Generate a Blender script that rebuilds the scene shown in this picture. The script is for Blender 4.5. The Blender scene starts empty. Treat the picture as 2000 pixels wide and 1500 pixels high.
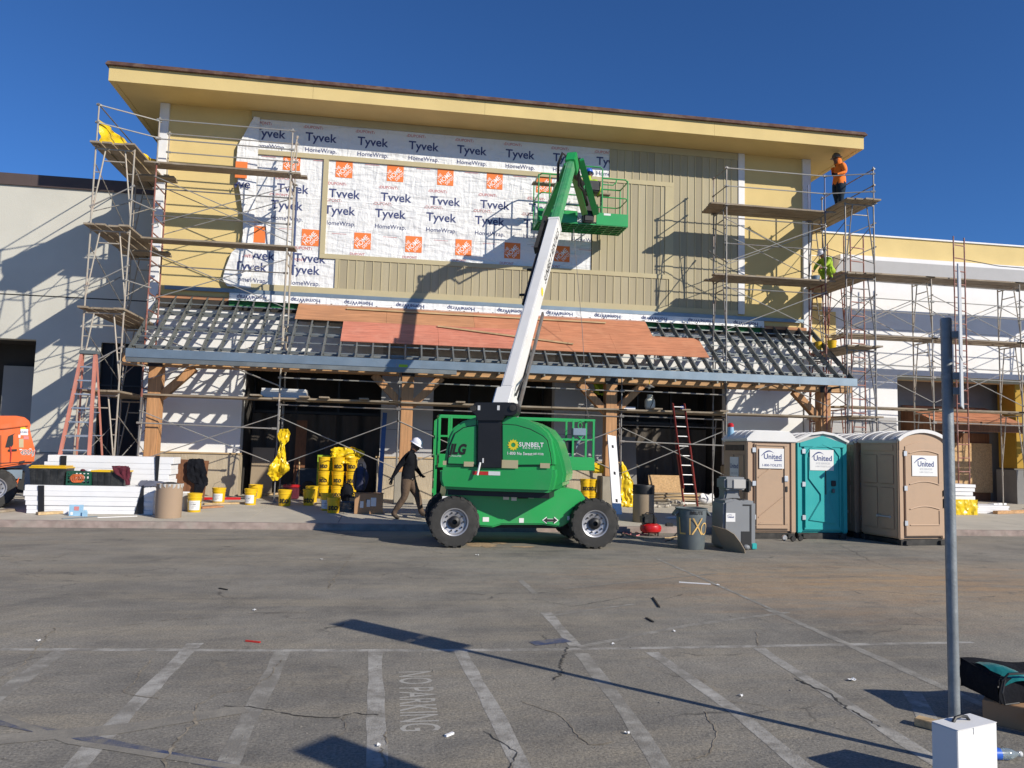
import bpy, bmesh, math, random, mathutils
from math import sin, cos, pi, radians, atan2, sqrt, hypot
from mathutils import Vector, Matrix
random.seed(7)
SC = bpy.context.scene
COL = SC.collection
# ------------------------------------------------------------------ camera
FPX, CAMH = 1503.0, 1.75
PITCH, ROLL, YAW = radians(4.787), radians(1.461), radians(8.674)
FWD = Vector((sin(YAW)*cos(PITCH), cos(YAW)*cos(PITCH), sin(PITCH)))
_r = Vector((cos(YAW), -sin(YAW), 0)); _u = _r.cross(FWD)
RGT = cos(ROLL)*_r + sin(ROLL)*_u; UPV = -sin(ROLL)*_r + cos(ROLL)*_u
CAM = Vector((0, 0, CAMH))
cd = bpy.data.cameras.new('camera'); cam = bpy.data.objects.new('camera', cd); COL.objects.link(cam)
cd.sensor_width = 36; cd.lens = 36*FPX/2000; cd.clip_end = 2000; cd.clip_start = .05
cam.matrix_world = Matrix(((RGT.x, UPV.x, -FWD.x, 0), (RGT.y, UPV.y, -FWD.y, 0), (RGT.z, UPV.z, -FWD.z, CAMH), (0, 0, 0, 1)))
SC.camera = cam
# ------------------------------------------------------------------ light
SUN_TO = Vector((-3.74, 3.79, -2.87)).normalized()
w = bpy.data.worlds.new('World'); SC.world = w; w.use_nodes = True
nt = w.node_tree; bg = nt.nodes['Background']
sky = nt.nodes.new('ShaderNodeTexSky'); sky.sky_type = 'NISHITA'; sky.sun_disc = False
sky.sun_elevation = math.asin(-SUN_TO.z); sky.sun_rotation = atan2(-SUN_TO.x, -SUN_TO.y)
sky.altitude = 300; sky.air_density = 0.85; sky.dust_density = 0.0; sky.ozone_density = 4.5
tint = nt.nodes.new('ShaderNodeMix'); tint.data_type = 'RGBA'; tint.blend_type = 'MULTIPLY'; tint.inputs[0].default_value = 1; tint.inputs[7].default_value = (.56, .95, 1.38, 1)   # the phone's deep blue
nt.links.new(sky.outputs[0], tint.inputs[6]); nt.links.new(tint.outputs[2], bg.inputs[0]); bg.inputs[1].default_value = 0.073
sd = bpy.data.lights.new('sun', 'SUN'); sun = bpy.data.objects.new('sun', sd); COL.objects.link(sun)
sd.energy = 4.6; sd.angle = radians(.5); sd.color = (1, .925, .785)
sun.rotation_euler = SUN_TO.to_track_quat('-Z', 'Y').to_euler(); sun.location = (20, -20, 30)
vs = SC.view_settings; vs.view_transform = 'Standard'; vs.look = 'None'; vs.exposure = .22; vs.gamma = 1; vs.use_curve_mapping = False
SC.cycles.max_bounces = 6; SC.cycles.diffuse_bounces = 3; SC.cycles.glossy_bounces = 3; SC.cycles.transparent_max_bounces = 8

# ------------------------------------------------------------------ picture point -> place at a known depth / on a known surface
def ray(x, y): return (x-1000)/FPX*RGT - (y-750)/FPX*UPV + FWD
def at(x, y, Y): d = ray(x, y); return CAM + d*(Y/d.y)
def lot(x, y, z=0.): d = ray(x, y); return CAM + d*((z-CAMH)/d.z)
KY = 16.4
def wz(Y): return .13 + .15*(Y-KY)/5.6                       # the pavement rises gently to the wall
def walk(x, y, dz=0.):
    d = ray(x, y); n = Vector((0, -.15/5.6, 1)); p0 = Vector((0, KY, .13+dz))
    return CAM + d*((p0-CAM).dot(n)/d.dot(n))
def fitw(xl, xr, yt, yb, surf=walk):
    b = surf((xl+xr)/2, yb); Y = b.y
    l = at(xl, (yt+yb)/2, Y); r = at(xr, (yt+yb)/2, Y); t = at((xl+xr)/2, yt, Y)
    return l.x, r.x, Y, b.z, t.z
# ------------------------------------------------------------------ materials
def _n(nt, t, **k):
    n = nt.nodes.new(t)
    for a, v in k.items(): setattr(n, a, v)
    return n
def mat(name, col, rough=.7, metal=0., var=.12, scale=3., dirt=None, dscale=1.2, damt=.5, bump=0., bscale=60., stretch=None, coat=0., alpha=None, trans=0., grain=None, emit=None, spec=None):
    m = bpy.data.materials.new(name); m.use_nodes = True; nt = m.node_tree; L = nt.links.new
    b = nt.nodes['Principled BSDF']; b.inputs['Roughness'].default_value = rough; b.inputs['Metallic'].default_value = metal
    if coat: b.inputs['Coat Weight'].default_value = coat; b.inputs['Coat Roughness'].default_value = .12
    if trans: b.inputs['Transmission Weight'].default_value = trans
    if alpha is not None: b.inputs['Alpha'].default_value = alpha
    if spec is not None: b.inputs['Specular IOR Level'].default_value = spec
    tc = _n(nt, 'ShaderNodeTexCoord'); mp = _n(nt, 'ShaderNodeMapping'); L(tc.outputs['Object'], mp.inputs[0])
    if stretch: mp.inputs['Scale'].default_value = stretch
    n1 = _n(nt, 'ShaderNodeTexNoise'); n1.inputs['Scale'].default_value = scale; n1.inputs['Detail'].default_value = 6; L(mp.outputs[0], n1.inputs[0])
    mr = _n(nt, 'ShaderNodeMapRange'); mr.inputs[1].default_value = .25; mr.inputs[2].default_value = .75
    mr.inputs[3].default_value = 1-var; mr.inputs[4].default_value = 1+var; L(n1.outputs[0], mr.inputs[0])
    mx = _n(nt, 'ShaderNodeMix', data_type='RGBA', blend_type='MULTIPLY'); mx.inputs[0].default_value = 1
    mx.inputs[6].default_value = (*col, 1); L(mr.outputs[0], mx.inputs[7]); out = mx.outputs[2]
    if grain:                                     # wood grain along an axis: 'x','y','z'
        mg = _n(nt, 'ShaderNodeMapping'); s = [22, 22, 22]; s['xyz'.index(grain)] = .9; mg.inputs['Scale'].default_value = s; L(tc.outputs['Object'], mg.inputs[0])
        ng = _n(nt, 'ShaderNodeTexNoise'); ng.inputs['Scale'].default_value = 1.6; ng.inputs['Detail'].default_value = 5; ng.inputs['Distortion'].default_value = .6; L(mg.outputs[0], ng.inputs[0])
        rg = _n(nt, 'ShaderNodeMapRange'); rg.inputs[1].default_value = .3; rg.inputs[2].default_value = .7; rg.inputs[3].default_value = .68; rg.inputs[4].default_value = 1.2; L(ng.outputs[0], rg.inputs[0])
        m2 = _n(nt, 'ShaderNodeMix', data_type='RGBA', blend_type='MULTIPLY'); m2.inputs[0].default_value = 1; L(out, m2.inputs[6]); L(rg.outputs[0], m2.inputs[7]); out = m2.outputs[2]
    if dirt:
        n2 = _n(nt, 'ShaderNodeTexNoise'); n2.inputs['Scale'].default_value = dscale; n2.inputs['Detail'].default_value = 8; n2.inputs['Roughness'].default_value = .65; L(tc.outputs['Object'], n2.inputs[0])
        r2 = _n(nt, 'ShaderNodeMapRange'); r2.inputs[1].default_value = .48; r2.inputs[2].default_value = .72; r2.inputs[4].default_value = damt; L(n2.outputs[0], r2.inputs[0])
        m3 = _n(nt, 'ShaderNodeMix', data_type='RGBA'); L(r2.outputs[0], m3.inputs[0]); L(out, m3.inputs[6]); m3.inputs[7].default_value = (*dirt, 1); out = m3.outputs[2]
    L(out, b.inputs['Base Color'])
    if bump:
        nb = _n(nt, 'ShaderNodeTexNoise'); nb.inputs['Scale'].default_value = bscale; nb.inputs['Detail'].default_value = 4; L(mp.outputs[0], nb.inputs[0])
        bp = _n(nt, 'ShaderNodeBump'); bp.inputs['Strength'].default_value = bump; bp.inputs['Distance'].default_value = .02; L(nb.outputs[0], bp.inputs['Height']); L(bp.outputs[0], b.inputs['Normal'])
    if emit: b.inputs['Emission Color'].default_value = (*emit, 1); b.inputs['Emission Strength'].default_value = 1
    return m
M = {}
def mm(key, *a, **k): M[key] = mat(key, *a, **k); return M[key]
mm('yellow_stucco', (.66, .505, .225), .9, var=.07, scale=1.2, dirt=(.57, .44, .2), dscale=.5, damt=.35, bump=.25, bscale=45)
mm('brown_roof', (.1, .05, .04), .85, var=.35, scale=5, dirt=(.2, .15, .11), dscale=2.5, damt=.7)
mm('white_post', (.74, .74, .76), .6, var=.05, dirt=(.5, .48, .45), dscale=2, damt=.4)
mm('siding', (.375, .325, .215), .8, var=.07, scale=1.5, bump=.12, bscale=30, stretch=(6, 6, .6))
mm('siding2', (.34, .295, .2), .8, var=.07, scale=1.5, bump=.12, bscale=30, stretch=(6, 6, .6))
mm('siding3', (.4, .35, .235), .8, var=.07, scale=1.5, bump=.12, bscale=30, stretch=(6, 6, .6))
mm('trim', (.47, .405, .25), .8, var=.06, scale=2)
mm('foam', (.76, .76, .775), .75, var=.04, scale=3, bump=.08, bscale=80)
mm('white_wall', (.76, .76, .76), .85, var=.05, scale=1.3, dirt=(.6, .6, .6), dscale=.9, damt=.4, bump=.08, bscale=40)
mm('grey_panel', (.42, .42, .43), .8, var=.06, scale=1.2, dirt=(.3, .3, .3), dscale=1.2, damt=.35)
mm('cream_wall', (.56, .545, .485), .9, var=.05, scale=1.0, dirt=(.45, .44, .4), dscale=.6, damt=.35, bump=.2, bscale=40)
mm('grey_wall', (.21, .205, .2), .9, var=.08, scale=1.0, dirt=(.3, .29, .27), dscale=1.3, damt=.5, bump=.15, bscale=40)
mm('grey_shade', (.3, .29, .28), .9, var=.08, scale=1)
mm('black_cap', (.014, .014, .017), .6, var=.2)
mm('brown_cap', (.085, .06, .055), .7, var=.1)
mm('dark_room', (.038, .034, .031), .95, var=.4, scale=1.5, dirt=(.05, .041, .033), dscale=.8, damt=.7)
mm('dark_glass', (.012, .013, .017), .5, var=.2, spec=.2)
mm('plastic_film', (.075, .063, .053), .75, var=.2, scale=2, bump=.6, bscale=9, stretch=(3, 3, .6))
mm('plinth', (.44, .37, .27), .5, var=.12, scale=2, dirt=(.3, .25, .2), dscale=1.5, damt=.5, bump=.5, bscale=9, stretch=(2.5, 2.5, .7))
mm('steel', (.2, .26, .32), .5, .55, var=.14, scale=2.5, dirt=(.26, .3, .34), dscale=3, damt=.5)
mm('stud', (.2, .215, .215), .5, .6, var=.14, scale=2, dirt=(.3, .32, .31), dscale=2, damt=.5)
mm('plywood', (.5, .2, .105), .8, var=.1, scale=1.2, grain='x', dirt=(.58, .27, .15), dscale=2.2, damt=.6)
mm('plywood_pink', (.54, .19, .125), .8, var=.1, scale=1.2, grain='x', dirt=(.62, .27, .19), dscale=2.5, damt=.6)
mm('plywood_tan', (.46, .22, .11), .8, var=.12, scale=1.2, grain='x', dirt=(.36, .18, .1), dscale=2, damt=.5)
mm('timber', (.5, .26, .115), .7, var=.08, scale=1.5, grain='z', dirt=(.38, .18, .08), dscale=3, damt=.4)
mm('timber_x', (.52, .3, .14), .7, var=.08, scale=1.5, grain='x')
mm('lumber', (.52, .37, .2), .75, var=.12, scale=2, grain='x')
mm('plank', (.27, .215, .155), .85, var=.2, scale=2, grain='x', dirt=(.4, .36, .3), dscale=3, damt=.5)
mm('plank_y', (.27, .215, .155), .85, var=.2, scale=2, grain='y', dirt=(.4, .36, .3), dscale=3, damt=.5)
mm('tube_grey', (.22, .215, .21), .55, .4, var=.3, scale=4, dirt=(.2, .1, .06), dscale=3.5, damt=.6)
mm('tube_tan', (.42, .38, .32), .6, .15, var=.25, scale=4, dirt=(.25, .12, .07), dscale=4, damt=.65)
mm('tube_red', (.27, .095, .07), .6, .1, var=.3, scale=5, dirt=(.4, .36, .32), dscale=5, damt=.6)
mm('tube_blue', (.06, .085, .19), .5, .2, var=.2, scale=4)
mm('brace', (.38, .375, .36), .5, .45, var=.2, scale=4, dirt=(.25, .15, .1), dscale=4, damt=.5)
mm('concrete', (.47, .43, .36), .92, var=.08, scale=2, dirt=(.36, .33, .28), dscale=.8, damt=.55, bump=.2, bscale=60)
mm('kerb_red', (.31, .245, .22), .9, var=.3, scale=6, dirt=(.34, .31, .27), dscale=1.6, damt=1., bump=.3, bscale=50)
mm('pedestal', (.3, .27, .22), .95, var=.15, scale=3, bump=.3, bscale=40)
mm('lift_green', (.022, .33, .082), .32, var=.06, scale=1.5, coat=.35, dirt=(.07, .29, .11), dscale=1.6, damt=.5)
mm('lift_green_worn', (.06, .3, .12), .5, var=.2, scale=3, dirt=(.2, .33, .2), dscale=3, damt=.55, stretch=(6, 6, .5))
mm('boom_white', (.74, .73, .71), .45, var=.05, scale=1.5, dirt=(.6, .58, .53), dscale=2, damt=.4)
mm('black', (.012, .012, .014), .5, var=.2)
mm('black_cloth', (.009, .01, .014), .95, var=.3, scale=8, bump=.9, bscale=13, spec=.15)
mm('rubber', (.03, .029, .028), .85, var=.25, scale=6, dirt=(.12, .11, .1), dscale=3, damt=.35, bump=.15, bscale=60)
mm('rim', (.4, .4, .43), .4, .5, var=.06)
mm('orange', (.72, .13, .02), .4, var=.06, scale=2, coat=.25, dirt=(.55, .2, .1), dscale=3, damt=.4)
mm('ladder_orange', (.5, .19, .14), .55, var=.1, dirt=(.5, .3, .24), dscale=4, damt=.4)
mm('ladder_red', (.2, .022, .02), .45, var=.12)
mm('aluminium', (.6, .61, .63), .4, .8, var=.1)
mm('pole_steel', (.23, .25, .265), .55, .4, var=.2, scale=9, dirt=(.34, .36, .37), dscale=14, damt=.7, bump=.1, bscale=80)
mm('yellow', (.75, .47, .012), .35, var=.05, scale=4, dirt=(.6, .42, .06), dscale=5, damt=.35)
mm('yellow_sheet', (.75, .52, .015), .3, var=.12, scale=4, bump=.7, bscale=9)
mm('paper', (.72, .72, .72), .7, var=.04)
mm('blue_print', (.035, .06, .2), .7, var=.03)
mm('wrap_print', (.045, .06, .17), .75, var=.06)
mm('red_print', (.6, .22, .22), .75, var=.05)
mm('orange_print', (.8, .2, .045), .75, var=.05)
mm('white_print', (.84, .84, .84), .75, var=.02)
mm('grey_print', (.45, .46, .5), .75, var=.02)
mm('black_print', (.012, .012, .012), .7, var=.02)
mm('yellow_print', (.78, .62, .03), .6, var=.02)
mm('red_tape', (.5, .03, .025), .4, var=.1)
mm('cardboard', (.38, .22, .115), .85, var=.08, scale=3)
mm('cardboard_grey', (.3, .235, .165), .9, var=.08, scale=3, dirt=(.25, .2, .15), dscale=2, damt=.4)
mm('fibre_drum', (.34, .245, .17), .85, var=.06, scale=2)
mm('tub_black', (.016, .017, .018), .45, var=.2, dirt=(.12, .12, .12), dscale=6, damt=.35)
mm('crate_green', (.01, .075, .045), .5, var=.1)
mm('cord_orange', (.65, .15, .04), .5, var=.1)
mm('maroon', (.1, .012, .025), .9, var=.2, scale=9, bump=.4, bscale=20)
mm('grey_cloth', (.13, .14, .19), .95, var=.2, scale=9, bump=.5, bscale=20)
mm('navy_cloth', (.045, .048, .09), .9, var=.25, scale=9, bump=.5, bscale=16)
mm('skin', (.3, .145, .09), .6, var=.06)
mm('dark_skin', (.16, .075, .05), .6, var=.06)
mm('khaki', (.12, .083, .06), .9, var=.25, scale=7, bump=.9, bscale=13, spec=.2)
mm('jeans', (.018, .03, .045), .9, var=.3, scale=10, bump=.9, bscale=13, spec=.2)
mm('hivis', (.34, .5, .03), .8, var=.15, scale=10, bump=.9, bscale=12)
mm('orange_cloth', (.8, .19, .02), .85, var=.1, scale=8, bump=.9, bscale=12)
mm('boot', (.035, .022, .016), .8, var=.2)
mm('boot_tan', (.06, .045, .032), .8, var=.2)
mm('hat_white', (.75, .75, .82), .35, var=.02)
mm('hat_blue', (.03, .13, .6), .35, var=.02)
mm('hat_grey', (.1, .085, .07), .5, var=.1)
mm('toilet_tan', (.44, .3, .2), .6, var=.05, scale=2, dirt=(.33, .235, .165), dscale=2, damt=.55, bump=.1, bscale=120)
mm('toilet_teal', (.012, .36, .36), .5, var=.06, scale=2, dirt=(.05, .4, .38), dscale=2, damt=.5)
mm('toilet_roof', (.68, .67, .66), .5, var=.05, scale=3)
mm('toilet_roof_grey', (.42, .41, .4), .55, var=.06, scale=3)
mm('bin_grey', (.105, .125, .135), .6, var=.08, scale=4, dirt=(.16, .18, .18), dscale=4, damt=.4)
mm('station_grey', (.2, .21, .225), .55, var=.06, scale=3, bump=.1, bscale=120)
mm('spray_paint', (.62, .4, .14), .8, var=.15, scale=12)
mm('comp_red', (.5, .012, .015), .3, var=.05, coat=.4)
mm('teal_cloth', (.015, .16, .16), .35, var=.2, scale=6, bump=.6, bscale=14)
mm('grit', (.2, .185, .165), .95, var=.4, scale=3)
mm('trim_white', (.5, .51, .52), .5, .1, var=.15, scale=9)
mm('osb', (.5, .32, .16), .85, var=.3, scale=22, dirt=(.6, .42, .24), dscale=14, damt=.7)
mm('rubble', (.5, .46, .4), .95, var=.2, scale=6, bump=.4, bscale=30)
mm('tank_white', (.6, .6, .52), .4, var=.06)
mm('clear_bottle', (.6, .7, .75), .1, trans=.75, var=.02)
mm('light_blue_box', (.3, .5, .68), .6, var=.1, scale=12)
mm('blue_tape', (.05, .12, .32), .5, var=.12, scale=5)
mm('sand', (.36, .26, .16), .95, var=.2, scale=5, bump=.4, bscale=40)
mm('crack_dust', (.24, .205, .155), .95, var=.7, scale=9)
mm('crack_dark', (.05, .047, .043), .95, var=.7, scale=9)
mm('green_membrane', (.02, .16, .045), .7, var=.15)
mm('ochre', (.42, .25, .03), .85, var=.08)
mm('brown_board', (.19, .08, .035), .75, var=.15, grain='z')

def special():
    # worn traffic paint: paint mixed with bare asphalt by noise
    for key, pc, lo, hi in (('paint_white', (.39, .375, .345), .4, .6), ('paint_blue', (.035, .055, .13), .42, .6), ('paint_letters', (.4, .385, .35), .3, .5), ('paint_faint', (.36, .345, .31), .44, .66), ('dust_pale', (.3, .275, .23), .42, .72)):
        m = mat(key, pc, .9, var=.12, scale=5, bump=.3, bscale=70); nt = m.node_tree; L = nt.links.new; b = nt.nodes['Principled BSDF']
        src = b.inputs['Base Color'].links[0].from_socket; tc = [n for n in nt.nodes if n.type == 'TEX_COORD'][0]
        n = _n(nt, 'ShaderNodeTexNoise'); n.inputs['Scale'].default_value = 4.5; n.inputs['Detail'].default_value = 12; n.inputs['Roughness'].default_value = .74; L(tc.outputs['Object'], n.inputs[0])
        r = _n(nt, 'ShaderNodeMapRange'); r.inputs[1].default_value = lo; r.inputs[2].default_value = hi; r.inputs[3].default_value = .08; L(n.outputs[0], r.inputs[0])
        mx = _n(nt, 'ShaderNodeMix', data_type='RGBA'); mx.inputs[6].default_value = (.185, .172, .15, 1); L(r.outputs[0], mx.inputs[0]); L(src, mx.inputs[7]); L(mx.outputs[2], b.inputs['Base Color']); M[key] = m
    # asphalt
    m = bpy.data.materials.new('asphalt'); m.use_nodes = True; nt = m.node_tree; L = nt.links.new; b = nt.nodes['Principled BSDF']; b.inputs['Roughness'].default_value = .88
    tc = _n(nt, 'ShaderNodeTexCoord')
    def noise(s, d=6, r=.6, st=None):
        n = _n(nt, 'ShaderNodeTexNoise'); n.inputs['Scale'].default_value = s; n.inputs['Detail'].default_value = d; n.inputs['Roughness'].default_value = r
        if st: mp = _n(nt, 'ShaderNodeMapping'); mp.inputs['Scale'].default_value = st; L(tc.outputs['Object'], mp.inputs[0]); L(mp.outputs[0], n.inputs[0])
        else: L(tc.outputs['Object'], n.inputs[0])
        return n.outputs[0]
    def rng(s, a, bb, c, d): r = _n(nt, 'ShaderNodeMapRange'); r.inputs[1].default_value = a; r.inputs[2].default_value = bb; r.inputs[3].default_value = c; r.inputs[4].default_value = d; L(s, r.inputs[0]); return r.outputs[0]
    def mix(f, a, bb, bt='MIX'):
        x = _n(nt, 'ShaderNodeMix', data_type='RGBA', blend_type=bt)
        for i, v in ((0, f), (6, a), (7, bb)):
            if hasattr(v, 'node'): L(v, x.inputs[i])
            else: x.inputs[i].default_value = v if i == 0 else (*v, 1)
        return x.outputs[2]
    c = mix(rng(noise(.5, 12, .72), .34, .66, 0, 1), (.128, .12, .108), (.262, .244, .212))
    c = mix(rng(noise(.22, 6, .6, (1, 2.2, 1)), .5, .72, 0, .75), c, (.29, .265, .22))       # dusty tracks
    geo = _n(nt, 'ShaderNodeSeparateXYZ'); L(tc.outputs['Object'], geo.inputs[0])
    # rusty sand patch right of centre (a stain with a place of its own)
    v = _n(nt, 'ShaderNodeVectorMath', operation='SUBTRACT'); L(tc.outputs['Object'], v.inputs[0]); v.inputs[1].default_value = (7.2, 10.0, 0)
    v2 = _n(nt, 'ShaderNodeVectorMath', operation='MULTIPLY'); L(v.outputs[0], v2.inputs[0]); v2.inputs[1].default_value = (.32, .6, 1)
    ln = _n(nt, 'ShaderNodeVectorMath', operation='LENGTH'); L(v2.outputs[0], ln.inputs[0])
    ad = _n(nt, 'ShaderNodeMath', operation='MULTIPLY_ADD'); L(noise(.9, 8, .7, (.5, 2.2, 1)), ad.inputs[0]); ad.inputs[1].default_value = -2.6; L(ln.outputs['Value'], ad.inputs[2])
    pmk = _n(nt, 'ShaderNodeMath', operation='MULTIPLY'); L(rng(ad.outputs[0], -1.3, .55, 1, 0), pmk.inputs[0]); L(rng(noise(1.6, 10, .78, (.45, 2.4, 1)), .34, .58, 0, 1), pmk.inputs[1])
    c = mix(pmk.outputs[0], c, (.4, .26, .14))
    c = mix(rng(noise(.55, 10, .72, (.6, 3.2, 1)), .46, .7, 0, .7), c, (.31, .27, .205))
    c = mix(rng(noise(4.5, 10, .75, (1, 1.4, 1)), .55, .8, 0, .6), c, (.1, .093, .083))
    c = mix(rng(noise(1.7, 9, .72), .6, .74, 0, .8), c, (.29, .27, .235))
    c = mix(rng(noise(1.1, 9, .7), .6, .72, 0, .6), c, (.085, .082, .078))
    c = mix(1., c, mix(rng(noise(55, 3, .7), .3, .72, 0, 1), (.55, .55, .55), (1.5, 1.49, 1.46)), 'MULTIPLY')
    # cracks: distorted voronoi edges, only in patches
    mpn = _n(nt, 'ShaderNodeTexNoise'); mpn.inputs['Scale'].default_value = 1.6; mpn.inputs['Detail'].default_value = 6; L(tc.outputs['Object'], mpn.inputs[0])
    va = _n(nt, 'ShaderNodeMix', data_type='RGBA', blend_type='LINEAR_LIGHT'); va.inputs[0].default_value = .35; L(tc.outputs['Object'], va.inputs[6]); L(mpn.outputs[1], va.inputs[7])
    vo = _n(nt, 'ShaderNodeTexVoronoi', feature='DISTANCE_TO_EDGE'); vo.inputs['Scale'].default_value = .55; L(va.outputs[2], vo.inputs[0])
    ck = rng(vo.outputs[0], .002, .011, .75, 0); pm = rng(noise(.6, 4), .49, .6, 0, 1)
    mu = _n(nt, 'ShaderNodeMath', operation='MULTIPLY'); L(ck, mu.inputs[0]); L(pm, mu.inputs[1])
    c = mix(mu.outputs[0], c, mix(rng(noise(3, 4), .45, .6, 0, 1), (.055, .052, .047), (.27, .235, .18)))
    L(c, b.inputs['Base Color'])
    bp = _n(nt, 'ShaderNodeBump'); bp.inputs['Strength'].default_value = .55; bp.inputs['Distance'].default_value = .012; L(noise(70, 4, .7), bp.inputs['Height'])
    b2 = _n(nt, 'ShaderNodeBump'); b2.inputs['Strength'].default_value = .5; b2.inputs['Distance'].default_value = .05; L(noise(2.2, 4), b2.inputs['Height']); L(bp.outputs[0], b2.inputs['Normal']); L(b2.outputs[0], b.inputs['Normal'])
    M['asphalt'] = m
    # house wrap: white film with soft diagonal wrinkles
    m = mat('house_wrap', (.75, .75, .755), .55, var=.03, scale=1.5, dirt=(.67, .67, .68), dscale=1.5, damt=.5); nt = m.node_tree; L = nt.links.new; b = nt.nodes['Principled BSDF']
    tc = [n for n in nt.nodes if n.type == 'TEX_COORD'][0]; prev = None
    for rot, sc, s, dist in ((.5, (.7, 1, 2.6), 1.3, .12), (-.25, (3.5, 1, .8), 1.5, .05), (.2, (1, 1, 1), 6, .025)):
        mp = _n(nt, 'ShaderNodeMapping'); mp.inputs['Rotation'].default_value = (0, rot, 0); mp.inputs['Scale'].default_value = sc; L(tc.outputs['Object'], mp.inputs[0])
        n = _n(nt, 'ShaderNodeTexNoise'); n.inputs['Scale'].default_value = s; n.inputs['Detail'].default_value = 3; n.inputs['Distortion'].default_value = .7; L(mp.outputs[0], n.inputs[0])
        bp = _n(nt, 'ShaderNodeBump'); bp.inputs['Strength'].default_value = .75; bp.inputs['Distance'].default_value = dist; L(n.outputs[0], bp.inputs['Height'])
        if prev: L(prev, bp.inputs['Normal'])
        prev = bp.outputs[0]
    L(prev, b.inputs['Normal']); M['house_wrap'] = m
special()

# ------------------------------------------------------------------ mesh building
class MB:
    def __init__(s): s.v = []; s.f = []
    def add(s, vs, fs):
        o = len(s.v); s.v += [tuple(v) for v in vs]; s.f += [tuple(i+o for i in f) for f in fs]; return s
    def box(s, x0, x1, y0, y1, z0, z1, T=None):
        v = [Vector((x, y, z)) for z in (z0, z1) for y in (y0, y1) for x in (x0, x1)]
        if T: v = [T @ p for p in v]
        return s.add(v, [(0, 2, 3, 1), (4, 5, 7, 6), (0, 1, 5, 4), (2, 6, 7, 3), (0, 4, 6, 2), (1, 3, 7, 5)])
    def bar(s, p, q, w, h, up=(0, 0, 1), taper=1.):
        p, q = Vector(p), Vector(q); d = (q-p).normalized(); up = Vector(up)
        if abs(d.dot(up)) > .98: up = Vector((0, 1, 0))
        a = d.cross(up).normalized(); b = a.cross(d)
        v = [c + a*(i*w/2*t) + b*(j*h/2*t) for c, t in ((p, 1), (q, taper)) for j in (-1, 1) for i in (-1, 1)]
        return s.add(v, [(0, 1, 3, 2), (4, 6, 7, 5), (0, 4, 5, 1), (2, 3, 7, 6), (0, 2, 6, 4), (1, 5, 7, 3)])
    def tube(s, p, q, r, n=7, r2=None):
        p, q = Vector(p), Vector(q); d = (q-p).normalized(); a = d.orthogonal().normalized(); b = d.cross(a); r2 = r if r2 is None else r2
        v = [c + (a*cos(2*pi*i/n) + b*sin(2*pi*i/n))*rr for c, rr in ((p, r), (q, r2)) for i in range(n)]
        return s.add(v, [(i, (i+1) % n, n+(i+1) % n, n+i) for i in range(n)] + [tuple(range(n-1, -1, -1)), tuple(range(n, 2*n))])
    def path(s, pts, r, n=6, close=False):
        pts = [Vector(p) for p in pts]; k = len(pts); vs = []; a = None
        for i, p in enumerate(pts):
            d = (pts[(i+1) % k if close else min(i+1, k-1)] - pts[i-1 if close else max(i-1, 0)]).normalized()
            a = d.orthogonal().normalized() if a is None else (a - d*a.dot(d)).normalized(); b = d.cross(a)
            vs += [p + (a*cos(2*pi*j/n) + b*sin(2*pi*j/n))*r for j in range(n)]
        fs = []
        for i in range(k if close else k-1):
            j0, j1 = i*n, ((i+1) % k)*n
            fs += [(j0+j, j0+(j+1) % n, j1+(j+1) % n, j1+j) for j in range(n)]
        if not close: fs += [tuple(range(n-1, -1, -1)), tuple(range((k-1)*n, k*n))]
        return s.add(vs, fs)
    def lathe(s, prof, n=24, c=(0, 0, 0), T=None, a0=0., sx=1., sy=1., caps=(1, 1)):
        vs = [Vector((c[0]+sx*r*cos(a0+2*pi*i/n), c[1]+sy*r*sin(a0+2*pi*i/n), c[2]+z)) for r, z in prof for i in range(n)]
        if T: vs = [T @ v for v in vs]
        k = len(prof); fs = [(j*n+i, j*n+(i+1) % n, (j+1)*n+(i+1) % n, (j+1)*n+i) for j in range(k-1) for i in range(n)]
        return s.add(vs, fs + ([tuple(range(n-1, -1, -1))] if caps[0] else []) + ([tuple(range((k-1)*n, k*n))] if caps[1] else []))
    def prism(s, poly, y0, y1, T=None):                     # polygon in x,z extruded along y
        k = len(poly); v = [Vector((x, y0, z)) for x, z in poly] + [Vector((x, y1, z)) for x, z in poly]
        if T: v = [T @ p for p in v]
        return s.add(v, [tuple(range(k)), tuple(range(2*k-1, k-1, -1))] + [(i, k+i, k+(i+1) % k, (i+1) % k) for i in range(k)])
    def grid(s, fn, nu, nv):
        return s.add([fn(i/nu, j/nv) for j in range(nv+1) for i in range(nu+1)], [(j*(nu+1)+i, j*(nu+1)+i+1, (j+1)*(nu+1)+i+1, (j+1)*(nu+1)+i) for j in range(nv) for i in range(nu)])
    def ellip(s, c, rx, ry, rz, n=14, m=9, T=None):
        return s.lathe([(max(sin(pi*j/m), .02), -cos(pi*j/m)*rz) for j in range(m+1)], n, c, T, 0, rx, ry)
    def ring(s, prof_r, c, axis='y', n=40): return s
def RZ(a): return Matrix.Rotation(a, 4, 'Z')
def RX(a): return Matrix.Rotation(a, 4, 'X')
def RY(a): return Matrix.Rotation(a, 4, 'Y')
def TR(*p): return Matrix.Translation(Vector(p))
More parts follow.
